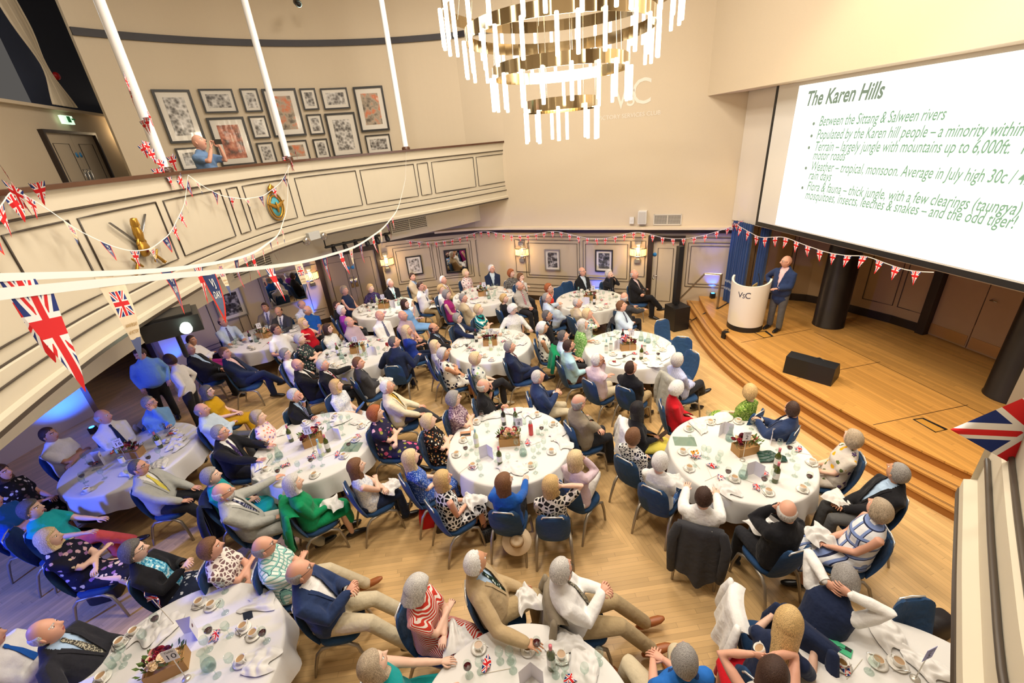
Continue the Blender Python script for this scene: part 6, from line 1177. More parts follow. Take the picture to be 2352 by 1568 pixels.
# singular things on the tables
def thing1(g, name, mat, label, cat, loc, rz=0.): o = g.obj(name, mat, None, False, loc, rz); tag(o, label, cat); return o
g = G(); g.box((0, 0, .006), (.085, .17, .012)); ph = thing1(g, 'mobile_phone', M('phone_green', (70, 176, 126), .4), 'mint green phone lying on table five by the tea cup', 'phone', (*f5((830, 600)), TZ), .75); g = G(); g.box((.022, -.055, .0135), (.03, .045, .004)); g.obj('camera_module', BLK, ph, False); g = G(); g.tube([(-.04, .07, .013), (0, .0, .015), (.01, -.06, .014)], .002, 5); g.obj('lanyard_strap', BLK, ph)
g = G(); g.box((0, 0, .005), (.08, .16, .010)); thing1(g, 'mobile_phone', M('phone_dark', (30, 40, 58), .3), 'dark blue phone half under a napkin on table ten', 'phone', (*f10((1825, 440)), TZ), .6)
g = G(); g.box((0, 0, .006), (.17, .12, .012)); nb_ = thing1(g, 'wallet', M('wallet_tan', (190, 140, 104), .6), 'tan and black wallet case lying open on table eight', 'wallet', (*f8((495, 545)), TZ), .05); g = G(); g.box((0, -.03, .0135), (.15, .05, .003)); g.obj('dark_flap', BLK, nb_, False)
g = G(); g.box((0, 0, .004), (.30, .20, .008)); thing1(g, 'glass_tile', glass('mirror_tile', (226, 240, 234), .5), 'flat clear glass plaque at the edge of table two', 'glass tile', (*f2((405, 525)), TZ), -.2); g = G(); g.box((0, 0, .004), (.30, .22, .008)); thing1(g, 'glass_tile', MC['mirror_tile'], 'flat clear glass plaque on table eleven under a wine glass', 'glass tile', (*f11((1760, 690)), TZ), -.1)
g = G(); r_ = np.random.RandomState(5); n = 16; u, v = np.meshgrid(np.linspace(-1, 1, n), np.linspace(-1, 1, n)); g.grid(np.stack([u * .17, v * .09 * (1 - .4 * u), .008 + .05 * np.abs(np.sin(3 * u + 2 * v)) * (1 - np.abs(u)) + .02 * np.abs(np.sin(7 * v))], 2)); o = g.obj('scarf', M('scarf_green', (14, 60, 48), .35), loc=(*f2((1530, 745)), TZ), rz=-.3); tag(o, 'dark green silky scarf crumpled on table two', 'scarf')
item('two', 'plate', *f2((530, 668))).scale = (.75,) * 3; g = G()
for k in range(6): g.box((RNG.uniform(-.05, .05), RNG.uniform(-.04, .04), .018), (.035, .02, .012), rz=RNG.uniform(0, 3))
tag(g.obj('orange_pieces', M('cheddar', (240, 160, 40), .5), loc=(*f2((530, 668)), TZ)), 'orange food scraps on the small plate on table two', 'food')
g = G(); g.box((0, 0, .05), (.06, .045, .10)); thing1(g, 'table_candle', M('red_candle', (150, 20, 30), .3), 'small red box standing on the table behind table eleven', 'box', (*P(890, 786 + 10, TZ)[:2], TZ))
item('tl', 'plastic', *P(849, 810, TZ)[:2])
# ------------------------------------------------------------------ the guests
WH, SIL, GR, DG, BL, LB, BR, DB, BK, GI, GB = (232, 228, 222), (200, 196, 190), (150, 146, 142), (96, 92, 90), (206, 172, 116), (222, 196, 150), (120, 82, 52), (64, 42, 32), (26, 22, 24), (166, 92, 48), (176, 158, 134)
T2, T8, T11, T10, TN, T5, T1 = 'seated at table two', 'seated at table eight', 'seated at table eleven', 'seated at table ten', 'seated at the table between tables ten and five', 'seated at table five', 'seated at table one'
m_, f_ = dict(sex='m'), dict(sex='f')
p = person
# table two
p(1553, 893, 100, 'C,red,leop', 't,dtrou', ('curly', WH), 'white-haired woman in a red jacket', T2, 'lap', 'n', 'f', 0, .97, 4, ex='glasses down')
p(1464, 940, 92, 'C,black,yellow', 'k,yellow', ('long', BK), 'woman with long black hair and a yellow dress', T2 + ' holding a phone', 'lap', 'n', 'f', 3, .97, 6)
p(1455, 1003, 50, 'T,geo', 't,dtrou', ('puffy', BR), 'brown-haired woman in a black and white dashed top', T2, 'lap', 'n', 'f', 0, .97, 6)
p(1517, 1060, 42, 'T,white', 'k,bdot', ('puffy', WH), 'woman with white hair, white shirt and blue spotted skirt', T2, 'lap', 'n', 'f', 0, .97, 4)
p(1617, 1141, 25, 'S,white', 't,dtrou', ('receding', DB), 'man in a white shirt with his jacket on the chair', T2, 'table', 'n', 'm', 0, 1.0, 8)
p(1808, 1174, -12, 'J,black,white', 't,dtrou', ('fringe', SIL), 'bald man in a black jacket holding his spectacles', T2, 'face', 'n', 'm', 1, 1.0, 2)
p(2018, 1172, -70, 'DN,plaid', 'k,plaid', ('puffy', GB), 'woman in a blue and white plaid sundress', T2, 'lap', 'n', 'f', 1, 1.0, 10, look=(3.4, 6.5))
p(2062, 1087, -74, 'J,black,lblue', 't,gtrou', ('short', GR), 'grey-haired man in a black jacket with a napkin on his knee', T2, 'lap', 'n', 'm', 2, 1.0, 14, look=(3.4, 8.2))
p(1958, 1008, -68, 'T,fyel', 'k,fyel', ('puffy', GB), 'woman in a yellow and violet flowered top', T2, 'lap', 'n', 'f', 0, .97, 10, look=(3.9, 8))
p(1819, 940, -42, 'J,navy2,white', 't,navy', ('thin', DB), 'man in a blue suit with steepled fingers', T2, 'clasp', 'o', 'm', 1, 1.0, 14, look=(4.6, 9.5))
p(1722, 900, -30, 'T,fgreen', 'k,fgreen', ('puffy', BL), 'fair-haired woman in a green flowered dress', T2 + ' by the steps', 'lap', 'n', 'f', 0, .97, 6, look=(5.2, 9.5))
# table eight
p(1329, 924, 72, 'J,tweed,lblue', 't,dtrou', ('fringe', GR), 'bald man in a grey-brown tweed jacket', T8, 'cross', 'n', 'm', 1, 1.04, 6, ex='glasses')
p(1235, 866, 84, 'J,navy2,pale,tie', 't,stone', ('thin', SIL), 'man in a blue blazer and beige trousers with folded hands', T8, 'clasp', 'n', 'm', 1, 1.02, 6)
p(1110, 886, 86, 'J,black,olive', 't,dtrou', ('fringe', SIL), 'bald man in black with his chin on his hand', T8, 'chinL', 'x', 'm', 1, 1.0, 4)
p(1042, 916, 98, 'D,pwh', 'k,pwh', ('curly', GR), 'grey-haired woman in a mottled plum dress with folded arms', T8, 'cross', 'n', 'f', 0, 1.0, 6, ex='glasses')
p(984, 968, 95, 'D,fbk', 'k,fbk', ('puffy', LB), 'fair woman in a black flowered dress with folded arms', T8, 'cross', 'n', 'f', 0, .97, 8)
p(943, 1052, 58, 'D,fblue', 'k,fblue', ('long', LB), 'long-haired woman in a blue speckled dress', T8, 'lap', 'n', 'f', 0, .97, 8)
p(1017, 1101, 56, 'DN,bwleaf', 'k,bwleaf', ('bob', BL), 'blonde woman in glasses and a white dress with black leaf outlines', T8, 'lap', 'n', 'f', 1, .97, 2, ex='glasses')
p(1158, 1108, 12, 'L,blue', 't,dtrou', ('long', BR), 'long-haired woman in a bright blue cardigan', T8, 'table', 'n', 'f', 0, .97, 4, ex='glasses')
p(1266, 1114, 6, 'T,bwk', 't,dtrou', ('bob', BL), 'blonde woman in a black and cream patterned top touching her hair', T8, 'hairR', 'n', 'f', 0, .97, 2)
p(1322, 1055, 44, 'L,lilac', 't,white', ('bob', LB), 'blonde woman in a pale pink cardigan and white trousers', T8, 'face', 'x', 'f', 0, .97, 4, ex='paleshoe')
# table eleven
p(593, 959, 80, 'L,fpink', 't,lgrey', ('puffy', GB), 'woman in a pink and orange flowered blouse', T11, 'lap', 'n', 'f', 0, .97, 8)
p(676, 908, 100, 'J,black,lblue,tie', 't,dtrou', ('short', SIL), 'man in a dark suit resting his chin on his hand', T11, 'chinL', 'n', 'm', 1, 1.0, 2)
p(772, 886, 104, 'D,pale', 'k,pale', ('bob', BL), 'young woman with a headband and a pale flowered dress', T11 + ' with a blue clutch bag', 'lap', 'n', 'f', 0, .95, 4)
p(889, 889, 80, 'J,cream,ly,mustard', 't,charcoal', ('receding', WH), 'white-haired man in a cream jacket and gold tie', T11, 'thigh', 'x', 'm', 1, 1.02, 10)
p(862, 950, 98, 'D,flod', 'k,flod', ('curly', GI), 'auburn curly-haired woman in a dark flowered dress with folded arms', T11, 'cross', 'n', 'f', 0, 1.0, 8)
p(818, 1072, 58, 'N,pale', 't,navy', ('long', BR), 'young woman with long brown hair and a sleeveless top', T11, 'cross', 'n', 'f', 0, .95, 6)
p(673, 1111, 58, 'L,green', 'k,green', ('bob', SIL), 'grey-bobbed woman in an emerald green jacket', T11, 'lap', 'n', 'f', 0, .97, 6)
p(512, 1131, 72, 'J,lgrey,white,tie', 't,lgrey', ('fringe', SIL), 'bearded bald man in a light grey suit', T11, 'outL', 'o', 'm', 1, 1.03, 16, ex='glasses beard')
p(485, 1094, 74, 'T,teal', 'k,teal', ('puffy', GR), 'grey-haired woman in a turquoise top behind the bearded man', T11, 'lap', 'n', 'f', 0, .97, 8)
p(505, 994, 92, 'J,black,white,purpr', 't,dtrou', ('short', GR), 'grey-haired man in a dark suit and purple tie with hands on the cloth', T11, 'table', 'n', 'm', 1, 1.02, 6, ex='glasses')
# blue-lit table
TB = 'seated at the blue-lit table'
p(464, 942, 80, 'S,pblue', 't,gtrou', ('fringe', GR), 'bald man in a pale blue shirt with folded arms', TB, 'cross', 'n', 'm', 1, 1.0, 12)
p(476, 900, 78, 'D,mustard', 'k,mustard', ('bob', DG), 'woman in a mustard yellow dress', TB, 'lap', 'n', 'f', 0, .97, 8, ex='glasses')
p(343, 926, 112, 'S,sky,tie', 't,dtrou', ('short', GR), 'man in a blue shirt and dark tie with his cheek on his hand', TB, 'chinR', 'n', 'm', 1, 1.02, 2, ex='glasses')
p(237, 957, 112, 'S,white,navy', 't,dtrou', ('fringe', SIL), 'bald man in a white shirt and dark tie', TB, 'lap', 'n', 'm', 1, 1.04, 6)
p(112, 999, 92, 's,white', 't,dtrou', ('short', DB), 'dark-haired man in a white polo shirt', TB, 'cross', 'n', 'm', 2, 1.02, 4)
p(2, 1087, 82, 'D,bkflo', 'k,bkflo', ('bob', DB), 'woman in a black flowered dress at the edge of the hall', TB, 'lap', 'n', 'f', 1, 1.0, 8)
p(318, 1074, 86, 'J,lgrey,white,yellow', 't,dtrou', ('thin', DG), 'man in a pale grey jacket and yellow tie', TB, 'thigh', 'o', 'm', 1, 1.0, 10, ex='glasses')
p(72, 1170, 82, 'T,turq', 't,coral', ('puffy', DG), 'woman in a turquoise top and coral trousers', TB, 'fwd', 'x', 'f', 0, 1.0, 12)
p(-22, 1150, 80, 's,blue', 't,dtrou', ('short', DG), 'person in a bright blue shirt cut by the edge of the view', TB, 'cross', 'n', 'm', 1, 1.0, 6)
p(113, 1237, 80, 'D,navyflo', 'k,navyflo', ('bob', LB), 'fair woman in a navy dress with large flowers', TB, 'cross', 'o', 'f', 0, 1.0, 14, ex='sandal')
# table ten
p(308, 1266, 78, 'C,black,bluewh', 'k,bwskirt', ('puffy', DG), 'woman in a black cardigan and a blue and white scarf', T10, 'clasp', 'n', 'f', 0, 1.02, 12, ex='glasses watch')
p(484, 1260, 80, 'T,creampr', 't,stone', ('puffy', BR), 'brown-haired woman in a cream printed blouse with folded arms', T10, 'cross', 'n', 'f', 1, .97, 8)
p(606, 1256, 76, 's,gchk', 't,stone', ('fringe', GR), 'bald man in a green checked shirt and tan shoes', T10, 'cross', 'o', 'm', 1, 1.0, 8, ex='glasses tanshoe')
p(688, 1313, 84, 'J,navy2,white', 't,stone', ('fringe', GR), 'bald man in a navy blazer and cream trousers clasping his hands', T10, 'clasp', 'o', 'm', 1, 1.06, 12, ex='glasses')
p(105, 1451, 74, 'J,dark,lblue,tieP', 't,dtrou', ('fringe', SIL), 'bald man in a dark suit with a wide patterned tie', T10, 'outR', 'n', 'm', 1, 1.04, 14, ex='up')
p(-30, 1466, 70, 'S,white,blue', 't,dtrou', ('short', GR), 'person in a white shirt beside the man in the patterned tie', T10, 'clasp', 'n', 'm', 1, 1.0, 8)
p(858, 1527, 78, 'N,teal', 'k,teal', ('bob', GB), 'woman in a teal dress at the foot of the view', T10 + ', not facing it', 'fwd', 'n', 'f', 0, 1.0, 10, ex='up')
# table between ten and five
p(957, 1350, 104, 'D,redst', 'k,redst', ('bob', SIL), 'woman in a red and white striped dress', TN, 'cross', 'n', 'f', 0, 1.0, 4, ex='down')
p(1092, 1293, 84, 'J,tan,lblue,tieG', 't,khaki', ('receding', WH), 'white-haired man in a tan suit and green tie', TN + ' holding a glass', 'outR', 'x', 'm', 2, 1.06, 12)
p(1289, 1311, 86, 'S,white,tieP', 't,khaki', ('short', SIL), 'bearded man in a white shirt and khaki trousers', TN, 'clasp', 'o', 'm', 1, 1.06, 12, ex='glasses beard tanshoe')
p(1572, 1516, -8, 's,hawaii', 't,stone', ('short', GR), 'grey-haired man in a blue patterned shirt and suede shoes', TN + ' and five', 'lap', 'w', 'm', 1, 1.04, 6, look=(3, 8), ex='tanshoe')
# table five
p(1776, 1548, 6, 'N,white', 'k,red', ('long', DB), 'dark-haired woman raising a cup', T5, 'armsup', 'n', 'f', 1, 1.0, 2)
p(1811, 1432, 52, 'T,navy', 't,dtrou', ('long', BL), 'woman with long straight fair hair in a navy top', T5 + ' leaning on it', 'table', 'n', 'f', 0, 1.0, -16, ex='down')
p(1941, 1333, 64, 'V,navy,white', 't,dtrou', ('puffy', GR), 'grey-haired man in a navy waistcoat leaning on his elbows', T5, 'headE', 'n', 'm', 1, 1.0, -24, ex='down', look=(4.6, 8))
# table behind table eight
TM = 'seated at the table behind table eight'
p(1051, 731, 104, 'C,navy,white', 't,dtrou', ('puffy', GR), 'grey-haired woman in a navy cardigan and glasses', TM, 'table', 'n', 'f', 0, .97, 4, ex='glasses')
p(1099, 711, 110, 'T,tealst', 't,dtrou', ('puffy', LB), 'fair woman in a teal striped wrap top', TM, 'cross', 'n', 'f', 0, .98, 6)
p(1177, 710, 176, 'L,cbl', 't,gtrou', ('curly', WH), 'white-haired woman in a beige jumper facing the gallery', TM, 'sideT', 'n', 'f', 0, 1.0, 8, ex='glasses down')
p(996, 754, 92, 'J,black,lblue,tie', 't,dtrou', ('fringe', DB), 'bearded man in a black suit and light blue shirt', TM, 'cross', 'n', 'm', 2, 1.0, 10, ex='glasses beard')
p(999, 794, 72, 'L,stw', 't,dtrou', ('long', LB), 'woman with straight pale blonde hair and a white striped top', TM, 'lap', 'n', 'f', 0, .95, 4)
p(1018, 813, 70, 'DN,whflo', 'k,whflo', ('puffy', SIL), 'woman with cropped silver hair and a sleeveless white dress', TM, 'cross', 'n', 'f', 2, 1.0, 8)
p(1092, 824, 82, 'T,multi', 't,dtrou', ('curly', LB), 'fair curly-haired woman in a striped leafy top and black trousers', TM, 'lap', 'x', 'f', 0, .97, 8, ex='paleshoe')
p(1170, 797, 84, 'J,navy,white,tieR', 't,navy', ('short', GR), 'grey-haired man in a navy suit and red tie with clasped hands', TM, 'lap', 'x', 'm', 1, 1.0, 12)
p(1246, 753, 92, 'DN,whflo', 'k,whflo', ('curly', WH), 'tanned white-haired woman in a white floral dress', TM + ' and table one', 'lap', 'n', 'f', 2, 1.0, 6)
p(1256, 725, 94, 'J,black,lblue', 't,dtrou', ('short', DG), 'tanned man in a black suit with his hand at his mouth', 'seated beside the floral dress near table one', 'chinL', 'n', 'm', 2, 1.0, 0)
# table one
p(1338, 746, 84, 'DN,lgreen', 'k,lgreen', ('bob', SIL), 'woman in a green dress with her hand to her face', T1, 'chinR', 'n', 'f', 1, .98, -6)
p(1349, 721, 88, 'T,multi', 'k,lgreen', ('puffy', LB), 'fair-haired woman in a pale green top with both hands at her mouth', 'seated behind the green dress by table one', 'face', 'n', 'f', 1, .97, 0)
p(1293, 772, 92, 's,pblue', 't,dtrou', ('short', DG), 'man with sunglasses pushed up on his hair', T1, 'lap', 'n', 'm', 1, .98, 4)
p(1306, 795, 76, 'S,aqua', 't,brown', ('short', DB), 'dark-haired bearded man in an aqua shirt reaching over the cloth', T1, 'outL', 'n', 'm', 1, 1.02, 4, ex='beard glasses')
p(1372, 827, 58, 'S,pinkst', 't,stone', ('receding', WH), 'white-haired man in a pink striped shirt', T1, 'chinR', 'n', 'm', 1, 1.02, 2, ex='glasses')
p(1449, 845, 48, 'J,black,white', 't,khaki', ('receding', DB), 'brown-haired man in a black jacket and khaki trousers', T1, 'lap', 'n', 'm', 1, 1.0, 6)
p(1557, 827, 76, 'S,lilst', 't,dtrou', ('puffy', SIL), 'silver-haired man in a lilac striped shirt', T1, 'lap', 'x', 'm', 1, 1.0, 10)
p(1427, 703, 122, 'S,pblue,tie', 't,dtrou', ('short', BR), 'man in a light blue shirt and dark tie with folded arms', T1, 'cross', 'n', 'm', 1, 1.02, 6)
# table by the stage speaker
TS = 'seated at the table by the stage speaker'
p(1260, 662, 102, 'T,orange', 't,dtrou', ('puffy', GI), 'ginger-haired woman in an orange-red top', TS, 'chinL', 'n', 'f', 0, .98, 2, ex='glasses')
p(1256, 685, 84, 'J,pblue,ly', 't,navy', ('receding', GR), 'man in a pale blue jacket and yellow shirt', TS, 'outL', 'x', 'm', 1, 1.04, 16, ex='glasses', belly=.06)
p(1326, 696, 64, 's,beige', 't,khaki', ('thin', SIL), 'grey-haired man in a beige shirt', TS, 'lap', 'x', 'm', 1, 1.0, 4)
p(1434, 683, 60, 'J,charcoal,white', 't,dtrou', ('fringe', SIL), 'man in a charcoal suit turned towards the wall', TS, 'table', 'n', 'm', 1, 1.0, 4, look=(5, 12))
p(1337, 624, 150, 'J,black,pblue', 't,dtrou', ('fringe', GR), 'bald man in glasses and a black jacket below the card players print', TS, 'lap', 'n', 'm', 1, 1.02, 6, ex='glasses')
p(1399, 629, 150, 'C,black,bwskirt', 'k,bwskirt', ('puffy', SIL), 'silver-haired woman in a black cardigan with hands under her chin', TS, 'face', 'n', 'f', 0, .98, 2)
p(1457, 630, 128, 'J,black,pinkst', 't,black', ('fringe', SIL), 'bald man in a black suit with folded arms and crossed legs', TS, 'cross', 'x', 'm', 1, 1.04, 10)
# table by the end wall sconce
TE = 'seated at the table by the end wall'
p(1129, 617, 172, 'J,navy,pblue', 't,dtrou', ('short', WH), 'white-haired man in a navy suit against the panelled wall', TE, 'lap', 'n', 'm', 1, 1.02, 6, ex='glasses')
p(1174, 628, 150, 'T,greypr', 't,dtrou', ('curly', GI), 'ginger-haired woman in a grey patterned top', TE, 'sideT', 'n', 'f', 0, .97, 4)
p(1196, 637, 146, 'C,white,cream', 't,dtrou', ('puffy', BR), 'brown-haired woman in a white jacket', TE, 'chinR', 'n', 'f', 0, .97, 2)
p(1193, 657, 138, 'S,greyst,tieR', 't,dtrou', ('fringe', GR), 'bald man in a grey shirt and striped red tie', TE, 'lap', 'n', 'm', 1, 1.0, 8)
p(1158, 686, 62, 'L,black', 'k,leop', ('puffy', BL), 'fair woman in a black jumper and leopard skirt', TE, 'lap', 'n', 'f', 0, .96, 4)
p(1070, 627, 130, 'T,magpr', 'k,red', ('puffy', LB), 'woman in a purple flowered dress with a red belt', TE, 'lap', 'n', 'f', 0, .98, 2, ex='up')
p(1018, 643, 112, 'J,tan,white,tieR', 't,dtrou', ('receding', WH), 'man in a tan jacket and red tie by the mirror picture', TE, 'lap', 'n', 'm', 1, 1.0, 10)
p(1013, 664, 102, 'L,white', 't,dtrou', ('puffy', BL), 'fair woman in a white top behind the magenta dress', TE, 'lap', 'n', 'f', 0, .96, 6)
p(1026, 677, 100, 'DN,magenta', 'k,magenta', ('curly', GR), 'curly grey-haired woman in a magenta dress', TE, 'lap', 'n', 'f', 0, 1.0, 8)
p(1064, 685, 62, 'J,beige,white', 't,khaki', ('short', GR), 'grey-haired man in a beige jacket with his back half turned', TE, 'lap', 'n', 'm', 1, 1.0, 6)
# table by the double doors
TD = 'seated at the table by the double doors'
p(947, 636, 112, 'J,beige,lblue,tie', 't,khaki', ('short', DB), 'dark-haired man in a tan jacket and blue tie', TD, 'lap', 'n', 'm', 1, 1.0, 8)
p(966, 658, 110, 'S,white,tie', 't,khaki', ('short', DB), 'dark-haired man in a white shirt covering his mouth', TD, 'chinL', 'n', 'm', 1, 1.03, 6)
p(930, 698, 92, 'D,sky', 'k,sky', ('bob', DB), 'woman in a pale blue dress with a dark cap of hair', TD, 'chinL', 'n', 'f', 0, 1.0, 12)
p(896, 650, 142, 'J,black,white,aqua', 't,dtrou', ('receding', WH), 'white-haired man in a black suit and pale tie', TD, 'lap', 'n', 'm', 1, 1.0, 6)
p(851, 662, 142, 'T,purpr', 't,dtrou', ('puffy', BL), 'fair-haired woman in a dark violet top', TD, 'sideT', 'n', 'f', 0, .97, 4)
p(791, 667, 112, 'DN,navy', 'k,navy', ('puffy', GB), 'woman in a sleeveless navy dress holding a glass', TD, 'lap', 'n', 'f', 1, 1.05, 10)
p(774, 702, 62, 'J,black,white', 't,dtrou', ('short', DB), 'dark-haired person in black partly behind the purple top', TD, 'lap', 'n', 'm', 1, .98, 4)
p(785, 713, 74, 'T,purple', 't,dtrou', ('curly', WH), 'white curly-haired woman in a purple top', TD, 'lap', 'n', 'f', 0, .98, 6)
# table behind table eleven
TL_ = 'seated at the table behind table eleven'
p(802, 739, 112, 'S,mauve', 't,dtrou', ('fringe', GR), 'bald man in a mauve grey shirt', TL_, 'lap', 'n', 'm', 1, 1.02, 12)
p(872, 725, 134, 'S,white,tie', 't,dtrou', ('bald', GR), 'bald man in a white shirt and navy tie', TL_, 'lap', 'n', 'm', 1, 1.02, 10)
p(925, 725, 122, 's,mauve', 't,dtrou', ('bald', GR), 'bald man in a plum short-sleeved shirt', TL_, 'lap', 'n', 'm', 1, 1.02, 10)
p(934, 760, 66, 'T,rblue', 't,navy', ('long', LB), 'long-haired blonde woman in a royal blue dress', TL_, 'chinR', 'n', 'f', 1, 1.0, 4)
p(905, 786, 6, 'J,navy,white', 't,navy', ('thin', DG), 'broad-backed man in a navy suit leaning on the cloth', TL_, 'sideT', 'n', 'm', 1, 1.06, -10)
p(753, 755, 112, 'T,cbl', 't,dtrou', ('bob', DB), 'brown-haired woman in glasses and a cream lace top', TL_, 'lap', 'n', 'f', 0, .98, 8, ex='glasses')
p(689, 779, 92, 'D,dflo', 'k,dflo', ('puffy', SIL), 'silver-haired woman in a dark floral dress with folded arms', TL_, 'cross', 'n', 'f', 0, 1.02, 8)
p(656, 813, 76, 'L,white', 't,dtrou', ('puffy', GR), 'short-haired woman in glasses and a white blouse', TL_, 'lap', 'n', 'f', 0, .97, 8, ex='glasses')
p(683, 838, 70, 'J,black,white', 't,dtrou', ('bald', GR), 'bald man in glasses and a black jacket with crossed wrists', TL_, 'cross', 'n', 'm', 1, 1.02, 12, ex='glasses')
p(741, 838, 80, 'J,black,white,tieR', 't,dtrou', ('short', SIL), 'silver-haired man in a dark suit holding a paper flag', TL_, 'outL', 'n', 'm', 1, 1.02, 12)
p(823, 834, 52, 'J,charcoal,white', 't,white', ('short', BR), 'brown-haired man in a charcoal jacket and white trousers', TL_, 'lap', 'x', 'm', 1, 1.0, 6)
# table by the mirror
TQ = 'seated at the table by the mirror'
p(697, 742, 94, 'N,red', 't,dtrou', ('bob', BL), 'fair woman in a sleeveless red top gazing upwards', TQ, 'hip', 'n', 'f', 0, 1.0, 10, ex='up')
p(706, 713, 142, 's,blue', 't,dtrou', ('fringe', GR), 'man in a bright blue polo shirt looking at his phone', TQ, 'lap', 'n', 'm', 1, 1.04, 4, ex='down')
p(693, 700, 142, 's,pale', 't,dtrou', ('fringe', GR), 'man half hidden behind the blue polo shirt', TQ, 'lap', 'n', 'm', 1, 1.0, 4, ex='down')
p(634, 757, 112, 's,white', 't,dtrou', ('short', DB), 'dark-haired man in a white open-necked shirt', TQ, 'sideT', 'n', 'm', 2, 1.05, 6)
p(512, 739, 132, 'S,pblue,tie', 't,dtrou', ('fringe', DB), 'man in a light blue shirt and black tie below the silver-framed print', TQ, 'table', 'n', 'm', 2, 1.04, 6)
p(640, 715, 178, 'J,charcoal,white,tie', 't,dtrou', ('fringe', DB), 'bald man in a grey jacket bending over the cloth', TQ, 'table', 'n', 'm', 2, 1.02, -4, ex='down', look=(-6, 4))
p(609, 706, 168, 'J,tweed,white,tie', 't,dtrou', ('short', DB), 'man in a tweed jacket mostly behind the hanging pennant', TQ, 'table', 'n', 'm', 2, 1.02, 4, look=(-6, 4))
p(517, 811, 82, 'J,navy,pink', 't,navy', ('short', BR), 'man in a navy suit and pink shirt with crossed legs', TQ, 'lap', 'x', 'm', 1, 1.06, 18)
p(435, 802, 82, 'J,black,lblue', 't,dtrou', ('thin', GR), 'heavy man in a black suit beside the blue uplighter', TQ, 'lap', 'n', 'm', 2, 1.06, 16, belly=.04)
p(440, 782, 82, 'L,white', 't,magenta', ('short', DB), 'dark-haired guest in white behind the black suit', TQ, 'cross', 'n', 'f', 2, 1.0, 10)
# standing
p(391, 828, -100, 'S,white', 't,dtrou', ('puffy', DB), 'waitress in a white shirt and black trousers', 'standing by the corridor opening', 'side', 'n', 'f', 1, .97, -4, pose='stand', look=(-12, 9), ex='down')
p(322, 812, 140, 'S,sky', 't,dtrou', ('short', DB), 'waiter in a light blue shirt behind the hanging pennant', 'standing in the corridor opening', 'side', 'n', 'm', 1, 1.0, -2, pose='stand', look=(-8, 4), ex='down')
spk_ = p(0, 0, -118, 'J,navy2,pink', 't,gtrou', ('bald', GR), 'bald speaker in a blue blazer and pink shirt', 'standing beside the lectern on the stage', 'hip', 'n', 'm', 1, 1.0, 2, pose='stand', z0=.45, xy=(6.02, 8.92), look=(2, 9.5), tz=1.4, ex='glasses')
p(0, 0, 100, 's,denim', 't,dtrou', ('bald', GR), 'bald man in a grey-blue shirt filming with a phone', 'standing on the gallery', 'phone', 'n', 'm', 1, .97, 2, pose='stand', z0=3.7, xy=(-5.05, 8.35), look=(5, 8.6), tz=5.2)
bake_people()
# ---- chairs: under every seated guest, and the empty ones
for d in PEOPLE:
    if d['chair']: c = d['xy'] ; chair(c[0], c[1], d['az'], 'blue banquet chair beneath the ' + d['who'])
for px, py, z, az, lab in ((1516, 745, .80, 165, 'empty blue chair nearest the black subwoofer, at table one'), (1567, 785, .80, 205, 'empty blue chair second along from the subwoofer at table one'), (1596, 820, .80, 250, 'empty blue chair third along from the subwoofer at table one'), (1300, 655, .8, 165, 'empty blue chair against the end wall behind the ginger-haired woman'), (1278, 668, .8, 150, 'empty blue chair overlapping another beside the ginger-haired woman'), (2075, 1400, .72, 180, 'empty blue chair at table five beside the gallery front'), (1672, 1405, .78, 110, 'empty blue chair hung with a white cardigan by table five'), (30, 1260, .7, 60, 'empty blue chair in blue light at the edge of the hall')):
    q = P(px, py, z); a = math.radians(az); chair(q[0] + .25 * math.sin(a), q[1] + .25 * math.cos(a), az, lab.replace('nearest', 'next to'))
# labels for the tableware: by the guest it stands before
used = {}
for o, t, k, w_, cat, xy in ITEMS:
    d = min((d for d in PEOPLE if d['z0'] == 0), key=lambda d: np.hypot(*(d['xy'] - np.array(xy)))); short = ' '.join(d['who'].split()[:9]); short = short.rsplit(' and', 1)[0] if short.endswith(' and') else short
    for e in (' with', ' a', ' the', ' and a', ' in', ' of', ' his', ' her'): 
        if short.endswith(e): short = short[:-len(e)]
    base = w_ if k not in ('saucer',) else 'white china saucer'
    lab = ' '.join((base + ' by the ' + short).split()[:16]); used.setdefault(lab, []).append((o, cat, t))
for lab, L in used.items():
    for o, cat, t in L: tag(o, lab, cat, ('%s set before the %s' % (cat, lab.split(' by the ', 1)[1])) if len(L) > 1 else '%s things on %s' % (cat, TNAME[t]))
